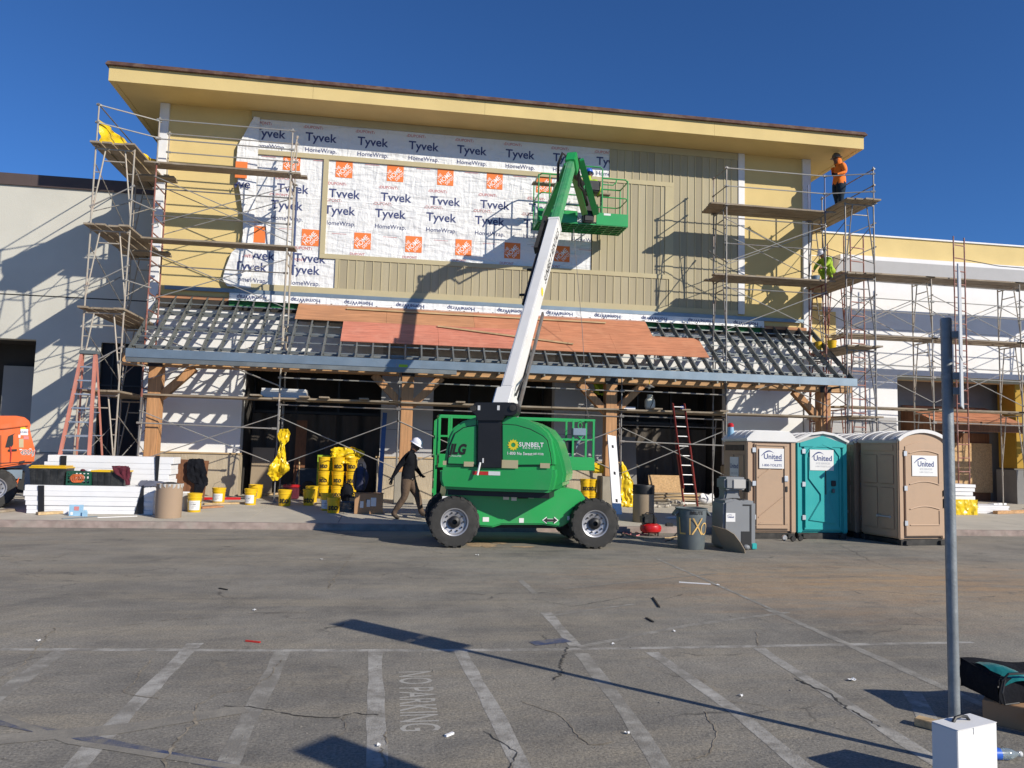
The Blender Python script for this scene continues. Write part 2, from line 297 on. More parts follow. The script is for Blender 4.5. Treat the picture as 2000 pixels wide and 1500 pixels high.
def mesh_of(name, mb, bevel=0., smooth=False, solid=0.):
    me = bpy.data.meshes.new(name); me.from_pydata([tuple(v) for v in mb.v], [], mb.f); me.update()
    bm = bmesh.new(); bm.from_mesh(me)
    if solid: bmesh.ops.solidify(bm, geom=bm.faces[:], thickness=solid)
    bmesh.ops.recalc_face_normals(bm, faces=bm.faces[:])
    if bevel:
        es = [e for e in bm.edges if len(e.link_faces) == 2 and e.calc_face_angle(0) > radians(30)]
        bmesh.ops.bevel(bm, geom=es, offset=bevel, segments=2, affect='EDGES', clamp_overlap=True)
    bm.to_mesh(me); bm.free()
    if smooth or bevel:
        me.polygons.foreach_set('use_smooth', [True]*len(me.polygons)); me.set_sharp_from_angle(angle=radians(38))
    return me
ROOTS = []
def thing(name, label, cat, group=None, loc=None, rz=0., base=None):
    o = bpy.data.objects.new(name, None); o.empty_display_size = .2; COL.objects.link(o); o['label'] = label; o['category'] = cat
    if group: o['group'] = group
    if loc is not None: o.location = loc; o.rotation_euler = (0, 0, rz)
    if base is not None: ROOTS.append((o, Vector(base)))
    return o
def put(name, me, mt, parent=None, label=None, kind=None, loc=None, rot=None):
    o = bpy.data.objects.new(name, me); COL.objects.link(o); o.parent = parent
    if mt is not None and len(me.materials) == 0: me.materials.append(M[mt] if isinstance(mt, str) else mt)
    if label: o['label'] = label
    if kind: o['kind'] = kind
    if loc is not None: o.location = loc
    if rot is not None: o.rotation_euler = rot
    return o
def part(name, mb, mt, parent=None, bevel=0., smooth=False, solid=0., **k): return put(name, mesh_of(name, mb, bevel, smooth, solid), mt, parent, **k)
def solo(name, mb, mt, label, cat, group=None, loc=None, rz=0., bevel=0., smooth=False, solid=0.):
    if loc is None:                                     # origin at the base of the thing
        lo = [min(v[i] for v in mb.v) for i in range(3)]; hi = [max(v[i] for v in mb.v) for i in range(3)]
        loc = Vector(((lo[0]+hi[0])/2, (lo[1]+hi[1])/2, lo[2])); mb.v = [tuple(Vector(v)-loc) for v in mb.v]
    o = part(name, mb, mt, None, bevel, smooth, solid); o['label'] = label; o['category'] = cat
    if group: o['group'] = group
    if loc is not None: o.location = loc; o.rotation_euler = (0, 0, rz)
    return o
def struct(name, mb, mt, parent=None, **k): return part(name, mb, mt, parent, kind=None if parent else 'structure', **k)
_tc = {}
def tmesh(body, bold=0., shear=0., space=1., align='CENTER'):
    key = (body, bold, shear, space, align)
    if key not in _tc:
        c = bpy.data.curves.new('lettering', 'FONT'); c.body = body; c.size = 1; c.offset = bold; c.shear = shear; c.space_character = space; c.align_x = align; c.resolution_u = 3
        o = bpy.data.objects.new('tmp', c); COL.objects.link(o); bpy.context.view_layer.update()
        me = bpy.data.meshes.new_from_object(o.evaluated_get(bpy.context.evaluated_depsgraph_get())); bpy.data.objects.remove(o); me.name = 'lettering'; me.materials.clear(); _tc[key] = me
    return _tc[key]
def text(body, size, mt, parent, loc, rot=(pi/2, 0, 0), bold=0., shear=0., space=1., align='CENTER', sx=1., name='lettering', clip=None, bend=0.):
    me = tmesh(body, bold, shear, space, align)
    if clip is not None or bend:
        me = me.copy()
        if clip is not None:
            bm = bmesh.new(); bm.from_mesh(me)
            for x, nx in ((clip[0], -1), (clip[1], 1)):
                if x is not None: bmesh.ops.bisect_plane(bm, geom=bm.verts[:]+bm.edges[:]+bm.faces[:], plane_co=(x/size/sx, 0, 0), plane_no=(nx, 0, 0), clear_outer=True)
            bm.to_mesh(me); bm.free()
        if bend:
            for v in me.vertices:
                a = v.co.x*size*sx/bend; v.co.x = sin(a)*bend/size/sx; v.co.z = (cos(a)-1)*bend/size
        me.materials.clear()
    elif me.materials and me.materials[0] != M[mt]:
        k2 = (body, bold, shear, space, align, mt)
        if k2 not in _tc: _tc[k2] = me.copy(); _tc[k2].materials.clear()
        me = _tc[k2]
    if not me.materials: me.materials.append(M[mt])
    o = put(name, me, mt, parent, loc=loc, rot=rot); o.scale = (size*sx, size, size); return o
def rect(x0, x1, z0, z1, y): return MB().add([(x0, y, z0), (x1, y, z0), (x1, y, z1), (x0, y, z1)], [(0, 1, 2, 3)])
def plate(x0, x1, z0, z1, y, t=.004): return MB().box(x0, x1, y-t, y, z0, z1)
# ------------------------------------------------------------------ ground
struct('parking_lot', MB().add([(-250, -150, 0), (250, -150, 0), (250, 350, 0), (-250, 350, 0)], [(0, 1, 2, 3)]), 'asphalt')
pv = bpy.data.objects.new('pavement', None); COL.objects.link(pv); pv['kind'] = 'structure'
struct('pavement_bed', MB().add([(-40, KY+.01, .112), (60, KY+.01, .112), (60, 22+6, .42), (-40, 28, .42), (-40, 28, .01), (60, 28, .01), (60, KY+.01, .01), (-40, KY+.01, .01)], [(0, 1, 2, 3), (0, 7, 6, 1), (2, 5, 4, 3), (1, 6, 5, 2), (0, 3, 4, 7)]), 'concrete', pv)
xs = [-14+1.85*i for i in range(21)]
for x in xs:
    for y0, y1 in ((KY+.012, 18.25), (18.262, 20.15), (20.162, 22.0)):
        e = random.uniform(-.003, .003)
        s = MB().add([(x+.006, y0, wz(y0)+e), (x+1.844, y0, wz(y0)+e), (x+1.844, y1, wz(y1)+e), (x+.006, y1, wz(y1)+e), (x+.006, y0, wz(y0)-.03), (x+1.844, y0, wz(y0)-.03), (x+1.844, y1, wz(y1)-.03), (x+.006, y1, wz(y1)-.03)], [(0, 1, 2, 3), (0, 4, 5, 1), (1, 5, 6, 2), (2, 6, 7, 3), (3, 7, 4, 0)])
        part('slab', s, 'concrete', pv)
kb = MB()
struct('kerb', MB().box(-40, 60, KY-.16, KY+.008, -.02, .128), 'kerb_red')
# painted lines, as worn as the photograph shows them (each a sheet just above the asphalt)
ZL = [.004]
def ribbon(pts, w, jit=0., z=None, seg=.25):
    P = [lot(*p) for p in pts]; Q = []
    for a, b in zip(P, P[1:]):
        k = max(1, int((b-a).length/seg)); Q += [a.lerp(b, i/k) for i in range(k)]
    Q.append(P[-1]); vs = []; z = z or ZL[0]
    for i, p in enumerate(Q):
        d = (Q[min(i+1, len(Q)-1)]-Q[max(i-1, 0)]).normalized(); n = Vector((-d.y, d.x, 0))
        ww = w*random.uniform(1-jit*.85, 1+jit*.7)/2; o = n*(random.uniform(-jit, jit)*w*(1.1 if jit > .25 else .2)+(.035*mathutils.noise.noise((p.x*3.1, p.y*3.1, w*90))+.02*mathutils.noise.noise((p.x*9, p.y*9, w*70)) if jit > .25 else 0))
        vs += [p+n*ww+o, p-n*ww+o]
    for v in vs: v.z = z
    return MB().add(vs, [(2*i, 2*i+1, 2*i+3, 2*i+2) for i in range(len(Q)-1)])
lines = [([(0, 1268), (480, 1270), (910, 1270), (1110, 1268), (1480, 1262), (1900, 1254)], .075, 'paint_white'),
    ([(120, 1271), (-60, 1400)], .13, 'paint_faint'), ([(382, 1256), (190, 1450), (130, 1520)], .12, 'paint_white'), ([(552, 1272), (430, 1520)], .12, 'paint_faint'),
    ([(733, 1272), (734, 1380), (738, 1560)], .11, 'paint_white'), ([(898, 1272), (960, 1380), (1050, 1560)], .105, 'paint_white'), ([(1066, 1196), (1125, 1262)], .11, 'paint_white'), ([(1135, 1276), (1230, 1400), (1330, 1560)], .11, 'paint_faint'),
    ([(1274, 1274), (1440, 1392), (1640, 1560)], .105, 'paint_white'), ([(1482, 1266), (1660, 1380), (1860, 1510)], .105, 'paint_white'), ([(1500, 1190), (1650, 1256), (1860, 1350), (1990, 1410)], .09, 'paint_faint'),
    ([(1130, 1264), (1340, 1222), (1540, 1196)], .07, 'paint_faint'), ([(1070, 1203), (1240, 1180)], .06, 'paint_faint'), ([(1015, 1132), (1045, 1160)], .08, 'paint_faint'), ([(1780, 1350), (1815, 1410)], .12, 'paint_white'), ([(1900, 1290), (2010, 1330)], .08, 'paint_faint'), ([(1280, 1090), (1440, 1160), (1530, 1200)], .05, 'paint_faint'), ([(455, 1085), (690, 1096)], .03, 'paint_white'), ([(1100, 1150), (1400, 1120)], .05, 'dust_pale'),
    ([(-40, 1405), (160, 1440), (500, 1510)], .085, 'paint_blue'), ([(-60, 1450), (230, 1425), (480, 1385)], .16, 'dust_pale'), ([(500, 1505), (140, 1450), (0, 1400)], .06, 'dust_pale'), ([(1040, 1258), (1108, 1250)], .14, 'paint_blue')]
for i, (p, wd, m_) in enumerate(lines):
    ZL[0] = .0005+.00012*i
    struct('parking_line', ribbon(p, wd*1.05, .17), m_)
cracks = [([(110, 1225), (90, 1245), (40, 1300), (-20, 1340)], .025, 'crack_dust'), ([(650, 1130), (640, 1150), (690, 1080)], .03, 'crack_dust'), ([(300, 1285), (250, 1345), (245, 1352), (310, 1365)], .022, 'crack_dust'), ([(385, 1375), (375, 1415), (340, 1455), (315, 1500)], .035, 'crack_dust'),
    ([(385, 1375), (420, 1355), (480, 1345), (530, 1320), (540, 1290)], .02, 'crack_dust'), ([(440, 1378), (520, 1385), (580, 1398), (660, 1402), (690, 1392), (740, 1396)], .025, 'crack_dark'), ([(670, 1402), (672, 1425), (655, 1440)], .02, 'crack_dust'), ([(752, 1430), (752, 1500)], .03, 'crack_dust'), ([(1110, 1265), (1095, 1300), (1085, 1330)], .045, 'crack_dark'),
    ([(1020, 1370), (1090, 1400), (1150, 1455), (1200, 1450)], .02, 'crack_dust'), ([(1375, 1390), (1400, 1430), (1385, 1475), (1330, 1490)], .022, 'crack_dust'), ([(1480, 1262), (1475, 1235)], .02, 'crack_dust'), ([(1550, 1325), (1610, 1350), (1680, 1400), (1720, 1420)], .04, 'crack_dark'), ([(1640, 1065), (1710, 1100), (1760, 1115)], .02, 'crack_dark'), ([(200, 1228), (330, 1210), (600, 1195)], .02, 'crack_dust'), ([(1040, 1170), (1120, 1185), (1230, 1165)], .02, 'crack_dark'), ([(940, 1430), (1010, 1470), (1000, 1520)], .02, 'crack_dark')]
for p, wd, m_ in cracks:
    struct('asphalt_crack', ribbon(p, wd*.36, .95, .0038, .03), m_)
# stencilled letters, running away from the viewer
c0 = lot(812, 1312); c1 = lot(815, 1432)
text('NO PARKING', (c0.y-c1.y)/5.0, 'paint_letters', None, (c0.x-.13, c0.y+.02, .0009), (0, 0, -pi/2), sx=.82, align='LEFT', name='painted_lettering')['kind'] = 'structure'
for o in [o for o in COL.objects if o.name.startswith('painted_lettering')]: o.scale = (o.scale[0], .36, 1)
# spilled sand under the lift
def blotch(cx, cy, rx, ry, h, n=26, seed=1):
    rnd = random.Random(seed); vs = [(cx, cy, h)]
    for k, f in ((0, .5), (1, 1.)):
        vs += [(cx+rx*f*cos(2*pi*i/n)*rnd.uniform(.7, 1.25), cy+ry*f*sin(2*pi*i/n)*rnd.uniform(.6, 1.3), h*.7 if k == 0 else .003) for i in range(n)]
    return MB().add(vs, [(0, 1+i, 1+(i+1) % n) for i in range(n)] + [(1+i, 1+n+i, 1+n+(i+1) % n, 1+(i+1) % n) for i in range(n)])
for (px, py, rx, ry, s) in ((940, 1064, .26, .36, 1), (1022, 1068, .22, .12, 2), (975, 1060, .14, .2, 3), (958, 1067, .1, .1, 4)):
    p = lot(px, py); o = part('spilled_sand', blotch(p.x, p.y, rx, ry, .012, seed=s), 'sand', kind='stuff')
# tiny gravel and grit over the near lot
rnd = random.Random(3); gm = MB()
for i in range(1000):
    px = rnd.uniform(0, 2000); py = 1080+420*rnd.random()**.8; p = lot(px, py); r = rnd.uniform(.0025, .007)*(1.9 if rnd.random() < .05 else 1)
    a = rnd.uniform(0, 6.28); gm.add([(p.x+r*cos(a+k*2.1)*rnd.uniform(.7, 1.4), p.y+r*sin(a+k*2.1), .001) for k in range(3)] + [(p.x, p.y, r*.8)], [(0, 1, 3), (1, 2, 3), (2, 0, 3)])
part('gravel', gm, 'grit', kind='stuff')

# ------------------------------------------------------------------ main building
W = 22.0
TX0, TX1, TZ = -6.7, 12.68, 11.08
B = thing('shop_building', 'tall yellow stucco shop front under refit, half wrapped in printed white film', 'building', base=(3, 22, .2))
def wallbox(x0, x1, z0, z1, y0=W, y1=W+.35): return MB().box(x0, x1, y0, y1, z0, z1)
mb = MB(); mb.box(TX0, TX1, W, W+.35, 4.0, TZ); mb.box(TX0, TX0+.3, W+.35, W+6, .2, TZ); mb.box(TX1-.3, TX1, W+.35, W+6, .2, TZ)
part('upper_wall', mb, 'yellow_stucco', B)
for x0, x1, z0 in ((-6.5, -4.121, 1.42), (-4.119, -.361, 3.95), (1.101, 4.619, 3.95), (6.501, 9.949, 3.95), (9.951, 12.4, 1.42)): part('foam_wall', MB().box(x0, x1, W-.03, W+.35, z0, 5.55), 'white_wall', B)
for x0, x1 in ((-.36, 1.1), (4.62, 6.5)): part('grey_pier', MB().box(x0, x1, W-.03, W+.35, 1.42, 5.55), 'grey_panel', B)
sm = MB()
for x0, x1 in ((-.36, 1.1), (4.62, 6.5)):
    xm = (x0+x1)/2; sm.box(xm-.006, xm+.006, W-.034, W-.031, 1.45, 3.9)
    for z in (2.2, 2.95): sm.box(x0+.01, x1-.01, W-.034, W-.031, z-.005, z+.005)
part('panel_joint', sm, 'dark_room', B)
for x0, x1 in ((-6.55, -4.1), (-.42, 1.16), (4.56, 6.56), (9.9, 12.45)):
    part('plinth', MB().box(x0, x1, W-.14, W+.35, .18, 1.4), 'plinth', B, bevel=.02)
    part('plinth_ledge', MB().box(x0-.03, x1+.03, W-.17, W+.02, 1.4, 1.44), 'lumber', B)
# open bays: a dim room behind, lined with film and boards
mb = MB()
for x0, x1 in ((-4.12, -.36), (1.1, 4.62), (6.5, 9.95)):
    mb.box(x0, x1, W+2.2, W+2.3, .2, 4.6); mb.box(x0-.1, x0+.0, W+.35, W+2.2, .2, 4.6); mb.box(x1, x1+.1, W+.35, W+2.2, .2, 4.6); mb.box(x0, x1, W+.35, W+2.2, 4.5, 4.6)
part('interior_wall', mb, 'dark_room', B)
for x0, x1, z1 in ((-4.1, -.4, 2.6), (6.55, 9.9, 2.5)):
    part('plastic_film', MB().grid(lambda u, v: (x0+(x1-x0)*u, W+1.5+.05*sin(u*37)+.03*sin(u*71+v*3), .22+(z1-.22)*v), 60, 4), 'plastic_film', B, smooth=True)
fr = MB()
for x0, x1 in ((-4.12, -.36), (1.1, 4.62), (6.5, 9.95)):
    for t in (0., .33, .66, 1.): x = x0+.04+(x1-x0-.08)*t; fr.box(x-.03, x+.03, W+1.55, W+1.65, .2, 4.5)
    fr.box(x0, x1, W+1.555, W+1.645, 2.62, 2.7)
part('shopfront_frame', fr, 'black', B)
# corner and pilaster boards
for x0, x1, z0 in ((-6.73, -6.48, .6), (10.28, 10.49, 6.02), (12.43, 12.7, .6)):
    part('corner_board', MB().box(x0, x1, W-.07, W+.1, z0, TZ-.004), 'white_post', B, bevel=.008)
# roof slab with soffit, fascia and roof covering
EX0, EX1, EY = -7.7, 13.78, 20.8
part('soffit', MB().box(EX0+.02, EX1-.02, EY+.03, 28, TZ, TZ+.08), 'yellow_stucco', B)
for a, b in ((EX0, -2.5), (-2.495, 2.2), (2.205, 5.3), (5.305, 9.0), (9.005, EX1)): part('fascia', MB().box(a, b, EY, EY+.14, TZ-.015, TZ+.385), 'yellow_stucco', B)
for xa in (EX0, EX1-.14): part('side_fascia', MB().box(xa, xa+.14, EY+.14, 28, TZ-.015, TZ+.385), 'yellow_stucco', B)
for k in range(3):
    part('roof_edge', MB().box(EX0-.07+.01*k, EX1+.07-.01*k, EY-.09+.035*k, 28, TZ+.386+.042*k, TZ+.425+.042*k), 'brown_roof', B)
# siding boards: each a board with a raised lap at its left edge
def board(x0, x1, z0, z1, y=W-.05):
    mb = MB(); mb.box(x0+.001, x1-.001, y, y+.02, z0, z1)
    return mb
part('siding_backer', MB().box(-1.77, 10.28, W-.029, W-.004, 5.98, 6.96), 'dark_room', B)
part('siding_backer', MB().box(5.64, 10.28, W-.029, W-.004, 6.965, 10.86), 'dark_room', B)
sp = .236
def boards(x0, x1, z0, z1):
    x = x0
    while x < x1-.02:
        part('siding_board', board(x, min(x+sp, x1), z0, z1), random.choice(['siding', 'siding', 'siding2', 'siding3']), B); part('batten', MB().box(x-.001, x+.025, W-.066, W-.0505, z0+.001, z1-.001), 'trim', B); x += sp  # strips are the board laps, their sunlit edge put in as lighter colour
boards(-1.69, 8.05, 6.127, 6.963); boards(5.66, 7.918, 7.1, 9.828); boards(6.17, 8.16, 9.967, 10.86); boards(8.163, 10.26, 6.127, 10.86)
for x0, x1, z0, z1, d in ((-4.15, 8.16, 9.83, 9.965, .075), (-2.24, -2.1, 7.1, 9.828, .075), (-2.24, 8.06, 6.965, 7.098, .075), (7.92, 8.06, 7.1, 9.828, .075), (8.062, 8.161, 6.127, 9.828, .072), (-4.5, 10.26, 5.95, 6.125, .075), (-1.79, -1.7, 6.13, 6.96, .07), (-4.28, 10.26, 10.862, 11.07, .07), (-4.22, -4.1, 6.13, 9.828, .068)):
    part('trim_board', MB().box(x0, x1, W-d, W-.003, z0, z1), 'trim', B)
# house wrap
wr = [part('house_wrap', plate(-4.25, 6.165, 9.89, 10.86, W-.03, .006), 'house_wrap', B), part('house_wrap', plate(-4.25, 6.0, 7.08, 9.885, W-.02, .006), 'house_wrap', B), part('house_wrap', plate(-4.3, -1.75, 6.1, 7.1, W-.022, .006), 'house_wrap', B)]
part('wrap_lap', plate(-4.2, -2.3, 8.66, 8.69, W-.027, .004), 'white_print', B); part('wrap_lap', plate(-2.2, 5.6, 8.655, 8.685, W-.027, .004), 'white_print', B); part('wrap_lap', plate(-4.3, -1.78, 6.83, 6.85, W-.029, .004), 'white_print', B)
edge = [(10.88, -4.2), (10.5, -4.36), (10.0, -4.6), (9.5, -4.62), (9.0, -4.54), (8.5, -4.43), (8.0, -4.36), (7.5, -4.33), (7.2, -4.36), (6.95, -4.6), (6.55, -4.74), (6.2, -4.8), (6.0, -4.66)]
fl = MB(); n = len(edge)
for i, (z, x) in enumerate(edge):
    for u in (0, .35, .7, 1): fl.v.append((-4.05+(x+4.05)*u, W-.085-.075*u*u*(.6+.4*sin(i*1.7))-.02*sin(u*3), z))
fl.f = [(i*4+j, i*4+j+1, i*4+4+j+1, i*4+4+j) for i in range(n-1) for j in range(3)]
part('loose_wrap_flap', fl, 'house_wrap', B, smooth=True)
# printing on the wrap
TYW = .81
def tyvek(x, z, y, p, clip=None, cut=False, home=True, dup=True):
    cx = None
    if clip: cx = (clip[0]-x if clip[0] is not None else None, clip[1]-x if clip[1] is not None else None)
    text('Tvvek' if cut else 'Tyvek', .35, 'wrap_print', p, (x, y, z-.11), bold=.016, space=1.0, clip=cx)
    if home: text('HomeWrap.', .175, 'wrap_print', p, (x+.02, y, z-.43), bold=.006, clip=cx)
    if dup:
        cx2 = None if not clip else tuple(None if c is None else c-(x-.22) for c in clip)
        text('\u2039DUPONT\u203a', .115, 'red_print', p, (x-.22, y, z+.25), bold=.012, clip=cx2)
    if home and not cut:
        for k in range(2):
            x0, x1 = x-.3+.12*k, x+.34-.12*k
            if clip: x0 = max(x0, clip[0]) if clip[0] is not None else x0; x1 = min(x1, clip[1]) if clip[1] is not None else x1
            if x1 > x0+.05: part('fine_print', rect(x0, x1, z-.63-.05*k, z-.618-.05*k, y), ('grey_print', 'red_print')[k], p)
def depot(x, z, y, p, clip=None):
    s = .236; x0, x1 = x-s, x+s
    if clip: x0 = max(x0, clip[0] if clip[0] is not None else x0); x1 = min(x1, clip[1] if clip[1] is not None else x1)
    q = part('printed_square', plate(x0, x1, z-s, z+s, y, .002), 'orange_print', p)
    if x1-x0 > .4:
        a = radians(45)
        for t_, sz, du, dv in (('THE', .125, -.12, .1), ('HOME', .2, -.02, -.07), ('DEPOT', .12, .03, -.185)):
            px = x+du*cos(a)-dv*sin(a); pz = z+du*sin(a)+dv*cos(a)
            text(t_, sz, 'white_print', p, (px, y-.0035, pz), rot=(pi/2, -a, 0), bold=.012, sx=.82 if t_ != 'HOME' else .78)
for i, x in enumerate((-3.78, -2.36, -.9, .56, 1.97, 3.41, 4.84, 6.18)):
    tyvek(x, 10.46, W-.042, wr[0], (-4.15 if i == 0 else None, 6.16 if i == 7 else None))
p1, y1 = wr[1], W-.031
for x in (-1.64, -.18, 1.24, 2.7, 4.15): tyvek(x, 8.87, y1, p1, (-2.1, None), cut=True, home=False)
for x in (-1.75, -.32, 1.14, 2.56, 4.0, 5.45): tyvek(x, 8.38, y1, p1, (-2.1, 6.0))
tyvek(-3.07, 8.91, y1, p1, cut=True, home=False); tyvek(-3.21, 8.42, y1, p1); tyvek(-4.45, 8.9, W-.17, p1, (-4.62, -4.2), cut=True, home=False, dup=False)
for x in (-1.67, -.22, 1.23, 2.68, 4.16): depot(x, 9.585, y1, p1)
for x in (-3.98, -2.52, -1.07, .38, 1.82, 3.26, 4.75): depot(x, 7.54, y1, p1, (-4.1, None))
depot(-3.13, 9.68, y1, p1); depot(-4.5, 9.3, W-.17, p1, (-4.62, -4.3))
for x in (-1.2, .28, 1.7, 3.1, 4.5): text('DUPONT', .1, 'red_print', p1, (x, y1, 7.12), bold=.012)
for i, x in enumerate((-3.9, -2.51)): tyvek(x, 6.94, W-.034, wr[2], cut=True, home=False)
tyvek(-2.66, 6.6, W-.034, wr[2], (-3.0, None)); tyvek(-4.1, 6.6, W-.034, wr[2], (-4.04, None)); tyvek(-4.1, 6.6, W-.112, wr[2], (-4.7, -4.05))
# ------------------------------------------------------------------ left building
Bl = thing('left_shop_building', 'long cream stucco building with dark parapet cap, scaffold shadows across it', 'building', base=(-12, 23.45, .2))
LW = 23.62
mb = MB(); mb.box(-40, -6.72, LW, LW+.4, 4.5, 5.75); mb.box(-10.16, -8.42, LW, LW+.4, 1.31, 4.5); mb.box(-40, -14.9, LW, LW+.4, .2, 4.5)
part('wall', mb, 'cream_wall', Bl)
part('wall_upper', MB().box(-40, -6.72, LW, LW+.4, 5.785, 8.95), 'cream_wall', Bl)
part('wall_joint', MB().box(-40, -6.72, LW+.03, LW+.35, 5.745, 5.79), 'black', Bl)
part('plinth', MB().box(-10.18, -8.4, LW-.02, LW+.4, .2, 1.3), 'grey_shade', Bl)
for a_, b_ in ((-40, -10.6), (-10.598, -6.72)): part('parapet_cap', MB().box(a_, b_, LW-.06, LW+.5, 8.951, 9.29), 'brown_cap', Bl)
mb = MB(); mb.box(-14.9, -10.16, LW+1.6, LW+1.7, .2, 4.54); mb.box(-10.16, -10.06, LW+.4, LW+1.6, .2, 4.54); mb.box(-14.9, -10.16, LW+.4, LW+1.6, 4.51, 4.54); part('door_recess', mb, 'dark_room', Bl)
part('recess_panel', MB().box(-11.65, -10.7, LW+1.5, LW+1.58, .3, 3.85), 'grey_shade', Bl)
part('dark_window', MB().box(-8.42, -6.75, LW+.1, LW+.2, .2, 4.5), 'dark_glass', Bl)
mb = MB()
for x in (-8.1, -7.3, -6.9): mb.box(x-.02, x+.02, LW+.07, LW+.099, .25, 4.45)
mb.box(-8.42, -6.78, LW+.065, LW+.095, 3.25, 3.29); part('window_frame', mb, 'black', Bl)
# ------------------------------------------------------------------ right building
RW = 23.5
Br = thing('right_shop_building', 'lower shop wing on the right with yellow parapet above a white foam wall', 'building', base=(20, 23.5, .2))
part('parapet_wall', MB().box(12.7, 45, RW, RW+.4, 8.46, 9.24), 'yellow_stucco', Br)
part('parapet_trim', MB().box(12.7, 45, RW-.05, RW+.45, 9.241, 9.29), 'white_post', Br)
mb = MB(); mb.add([(14.4, RW-.42, 8.44), (45, RW-.42, 8.44), (45, RW-.42, 8.3), (14.4, RW-.42, 8.3), (14.4, RW-.06, 7.75), (45, RW-.06, 7.75), (45, RW, 8.46), (14.4, RW, 8.46), (14.4, RW, 7.75), (45, RW, 7.75)], [(3, 2, 1, 0), (4, 5, 2, 3), (0, 1, 6, 7), (0, 7, 8, 4, 3), (1, 2, 5, 9, 6)]); part('cornice', mb, 'foam', Br)
mb = MB(); mb.box(12.7, 45, RW, RW+.4, 4.55, 8.46); mb.box(12.7, 16.68, RW, RW+.4, .2, 4.55); mb.box(28, 45, RW, RW+.4, .2, 4.55)
part('foam_wall', mb, 'foam', Br)
mb = MB(); mb.box(12.75, 13.9, RW-.12, RW-.002, 6.6, 8.4); mb.box(12.75, 14.4, RW-.11, RW-.003, 5.2, 6.55); part('yellow_patch', mb, 'yellow_stucco', Br)
part('foam_joint', MB().box(12.75, 45, RW-.006, RW-.001, 6.06, 6.075), 'grey_panel', Br)
mb = MB(); mb.box(12.72, 16.6, RW-.05, RW-.002, 2.35, 3.1); mb.box(12.72, 16.6, RW-.08, RW-.051, .3, 1.3); part('grey_band', mb, 'grey_panel', Br)
part('inner_wall', MB().box(16.6, 28, RW+1.2, RW+1.3, .2, 4.6), 'grey_wall', Br)
mb = MB(); mb.box(16.6, 16.68, RW+.4, RW+1.2, .2, 4.6); mb.box(16.68, 28, RW+.4, RW+1.2, 4.552, 4.65); part('bay_return', mb, 'grey_wall', Br)
part('bay_head', MB().box(16.68, 28, RW+.02, RW+.42, 4.4, 4.55), 'trim', Br)
part('column', MB().box(21.2, 22.4, RW+.1, RW+.9, 1.5, 4.55), 'ochre', Br, bevel=.02); part('column_base', MB().box(21.1, 22.5, RW+.0, RW+.9, .25, 1.45), 'grey_wall', Br)
a, b = at(1880, 985, RW+1.1), at(1932, 842, RW+1.1)
part('door_board', MB().box(a.x-1.2, b.x+.02, RW+1.13, RW+1.19, .3, 2.7), 'brown_board', Br)
part('door_board', MB().box(a.x-.6, b.x+.05, RW+1.06, RW+1.12, .62, 2.35), 'osb', Br)
# little plywood awning over the boarded door
A = thing('door_awning', 'small plywood-sheathed awning over the boarded doorway on the right wing', 'awning', base=(19.5, RW+.6, 3))
x0, x1 = at(1815, 800, 23.2).x, at(1985, 800, 23.2).x
for k in range(3):
    xa, xb = x0+(x1-x0)*k/3, x0+(x1-x0)*(k+1)/3-.01
    part('plywood_sheet', MB().add([(xa, 23.0, 3.02), (xb, 23.0, 3.02), (xb, 24.6, 3.6), (xa, 24.6, 3.6), (xa, 23.0, 3.04), (xb, 23.0, 3.04), (xb, 24.6, 3.62), (xa, 24.6, 3.62)], [(0, 3, 2, 1), (4, 5, 6, 7), (0, 1, 5, 4), (1, 2, 6, 5), (2, 3, 7, 6), (3, 0, 4, 7)]), 'plywood', A)
part('fascia_board', MB().box(x0-.02, x1+.02, 22.95, 22.995, 2.7, 3.04), 'brown_board', A)
part('side_panel', MB().add([(x0-.02, 23.0, 2.72), (x0-.02, 24.6, 2.72), (x0-.02, 24.6, 3.58), (x0-.02, 23, 3.0), (x0-.05, 23.0, 2.72), (x0-.05, 24.6, 2.72), (x0-.05, 24.6, 3.58), (x0-.05, 23, 3.0)], [(0, 1, 2, 3), (7, 6, 5, 4), (0, 4, 5, 1), (3, 2, 6, 7), (0, 3, 7, 4)]), 'brown_board', A)
# ------------------------------------------------------------------ canopy
C = thing('entrance_canopy', 'long steel-framed lean-to canopy roof on timber posts, partly decked with plywood', 'canopy', base=(3, 20.1, .2))
CY0, CZ0, CY1, CZ1 = 19.6, 3.9, 21.95, 5.72
CX0, CX1 = -6.42, 12.68; FZ0 = 3.715
SL = hypot(CY1-CY0, CZ1-CZ0); SA = atan2(CZ1-CZ0, CY1-CY0)
def slope(x, t, n=0.): return Vector((x, CY0+t*cos(SA)-n*sin(SA), CZ0+t*sin(SA)+n*cos(SA)))
rm = MB(); L_ = SL-.03; w2, d, th = .041, .15, .006
rm.box(0, th, 0.02, L_, -d, 0); rm.box(0, w2, .02, L_, -th, -.0005); rm.box(0, w2, .02, L_, -d, -d+th)
rme = mesh_of('rafter', rm); rme.materials.append(M['stud'])
nr = 47
for i in range(nr):
    x = CX0+.01+(CX1-CX0-.06)*i/(nr-1); e = random.uniform(-.006, .006)
    put('rafter', rme, None, C, loc=(x+e, CY0, CZ0), rot=(SA, 0, 0))
for t in (.35, .8, 1.25, 1.7, 2.15, 2.6):
    a, b = slope(CX0+.02, t, -.085), slope(CX1-.02, t, -.085); mb = MB().bar(a, b, .04, .03)
    part('bridging_channel', mb, 'stud', C)
mb = MB()
for t in (.55, 1.5, 2.3): mb.bar(slope(CX0+.03, t, -.24), slope(CX1-.03, t, -.24), .05, .09)
part('hanger_runner', mb, 'stud', C)
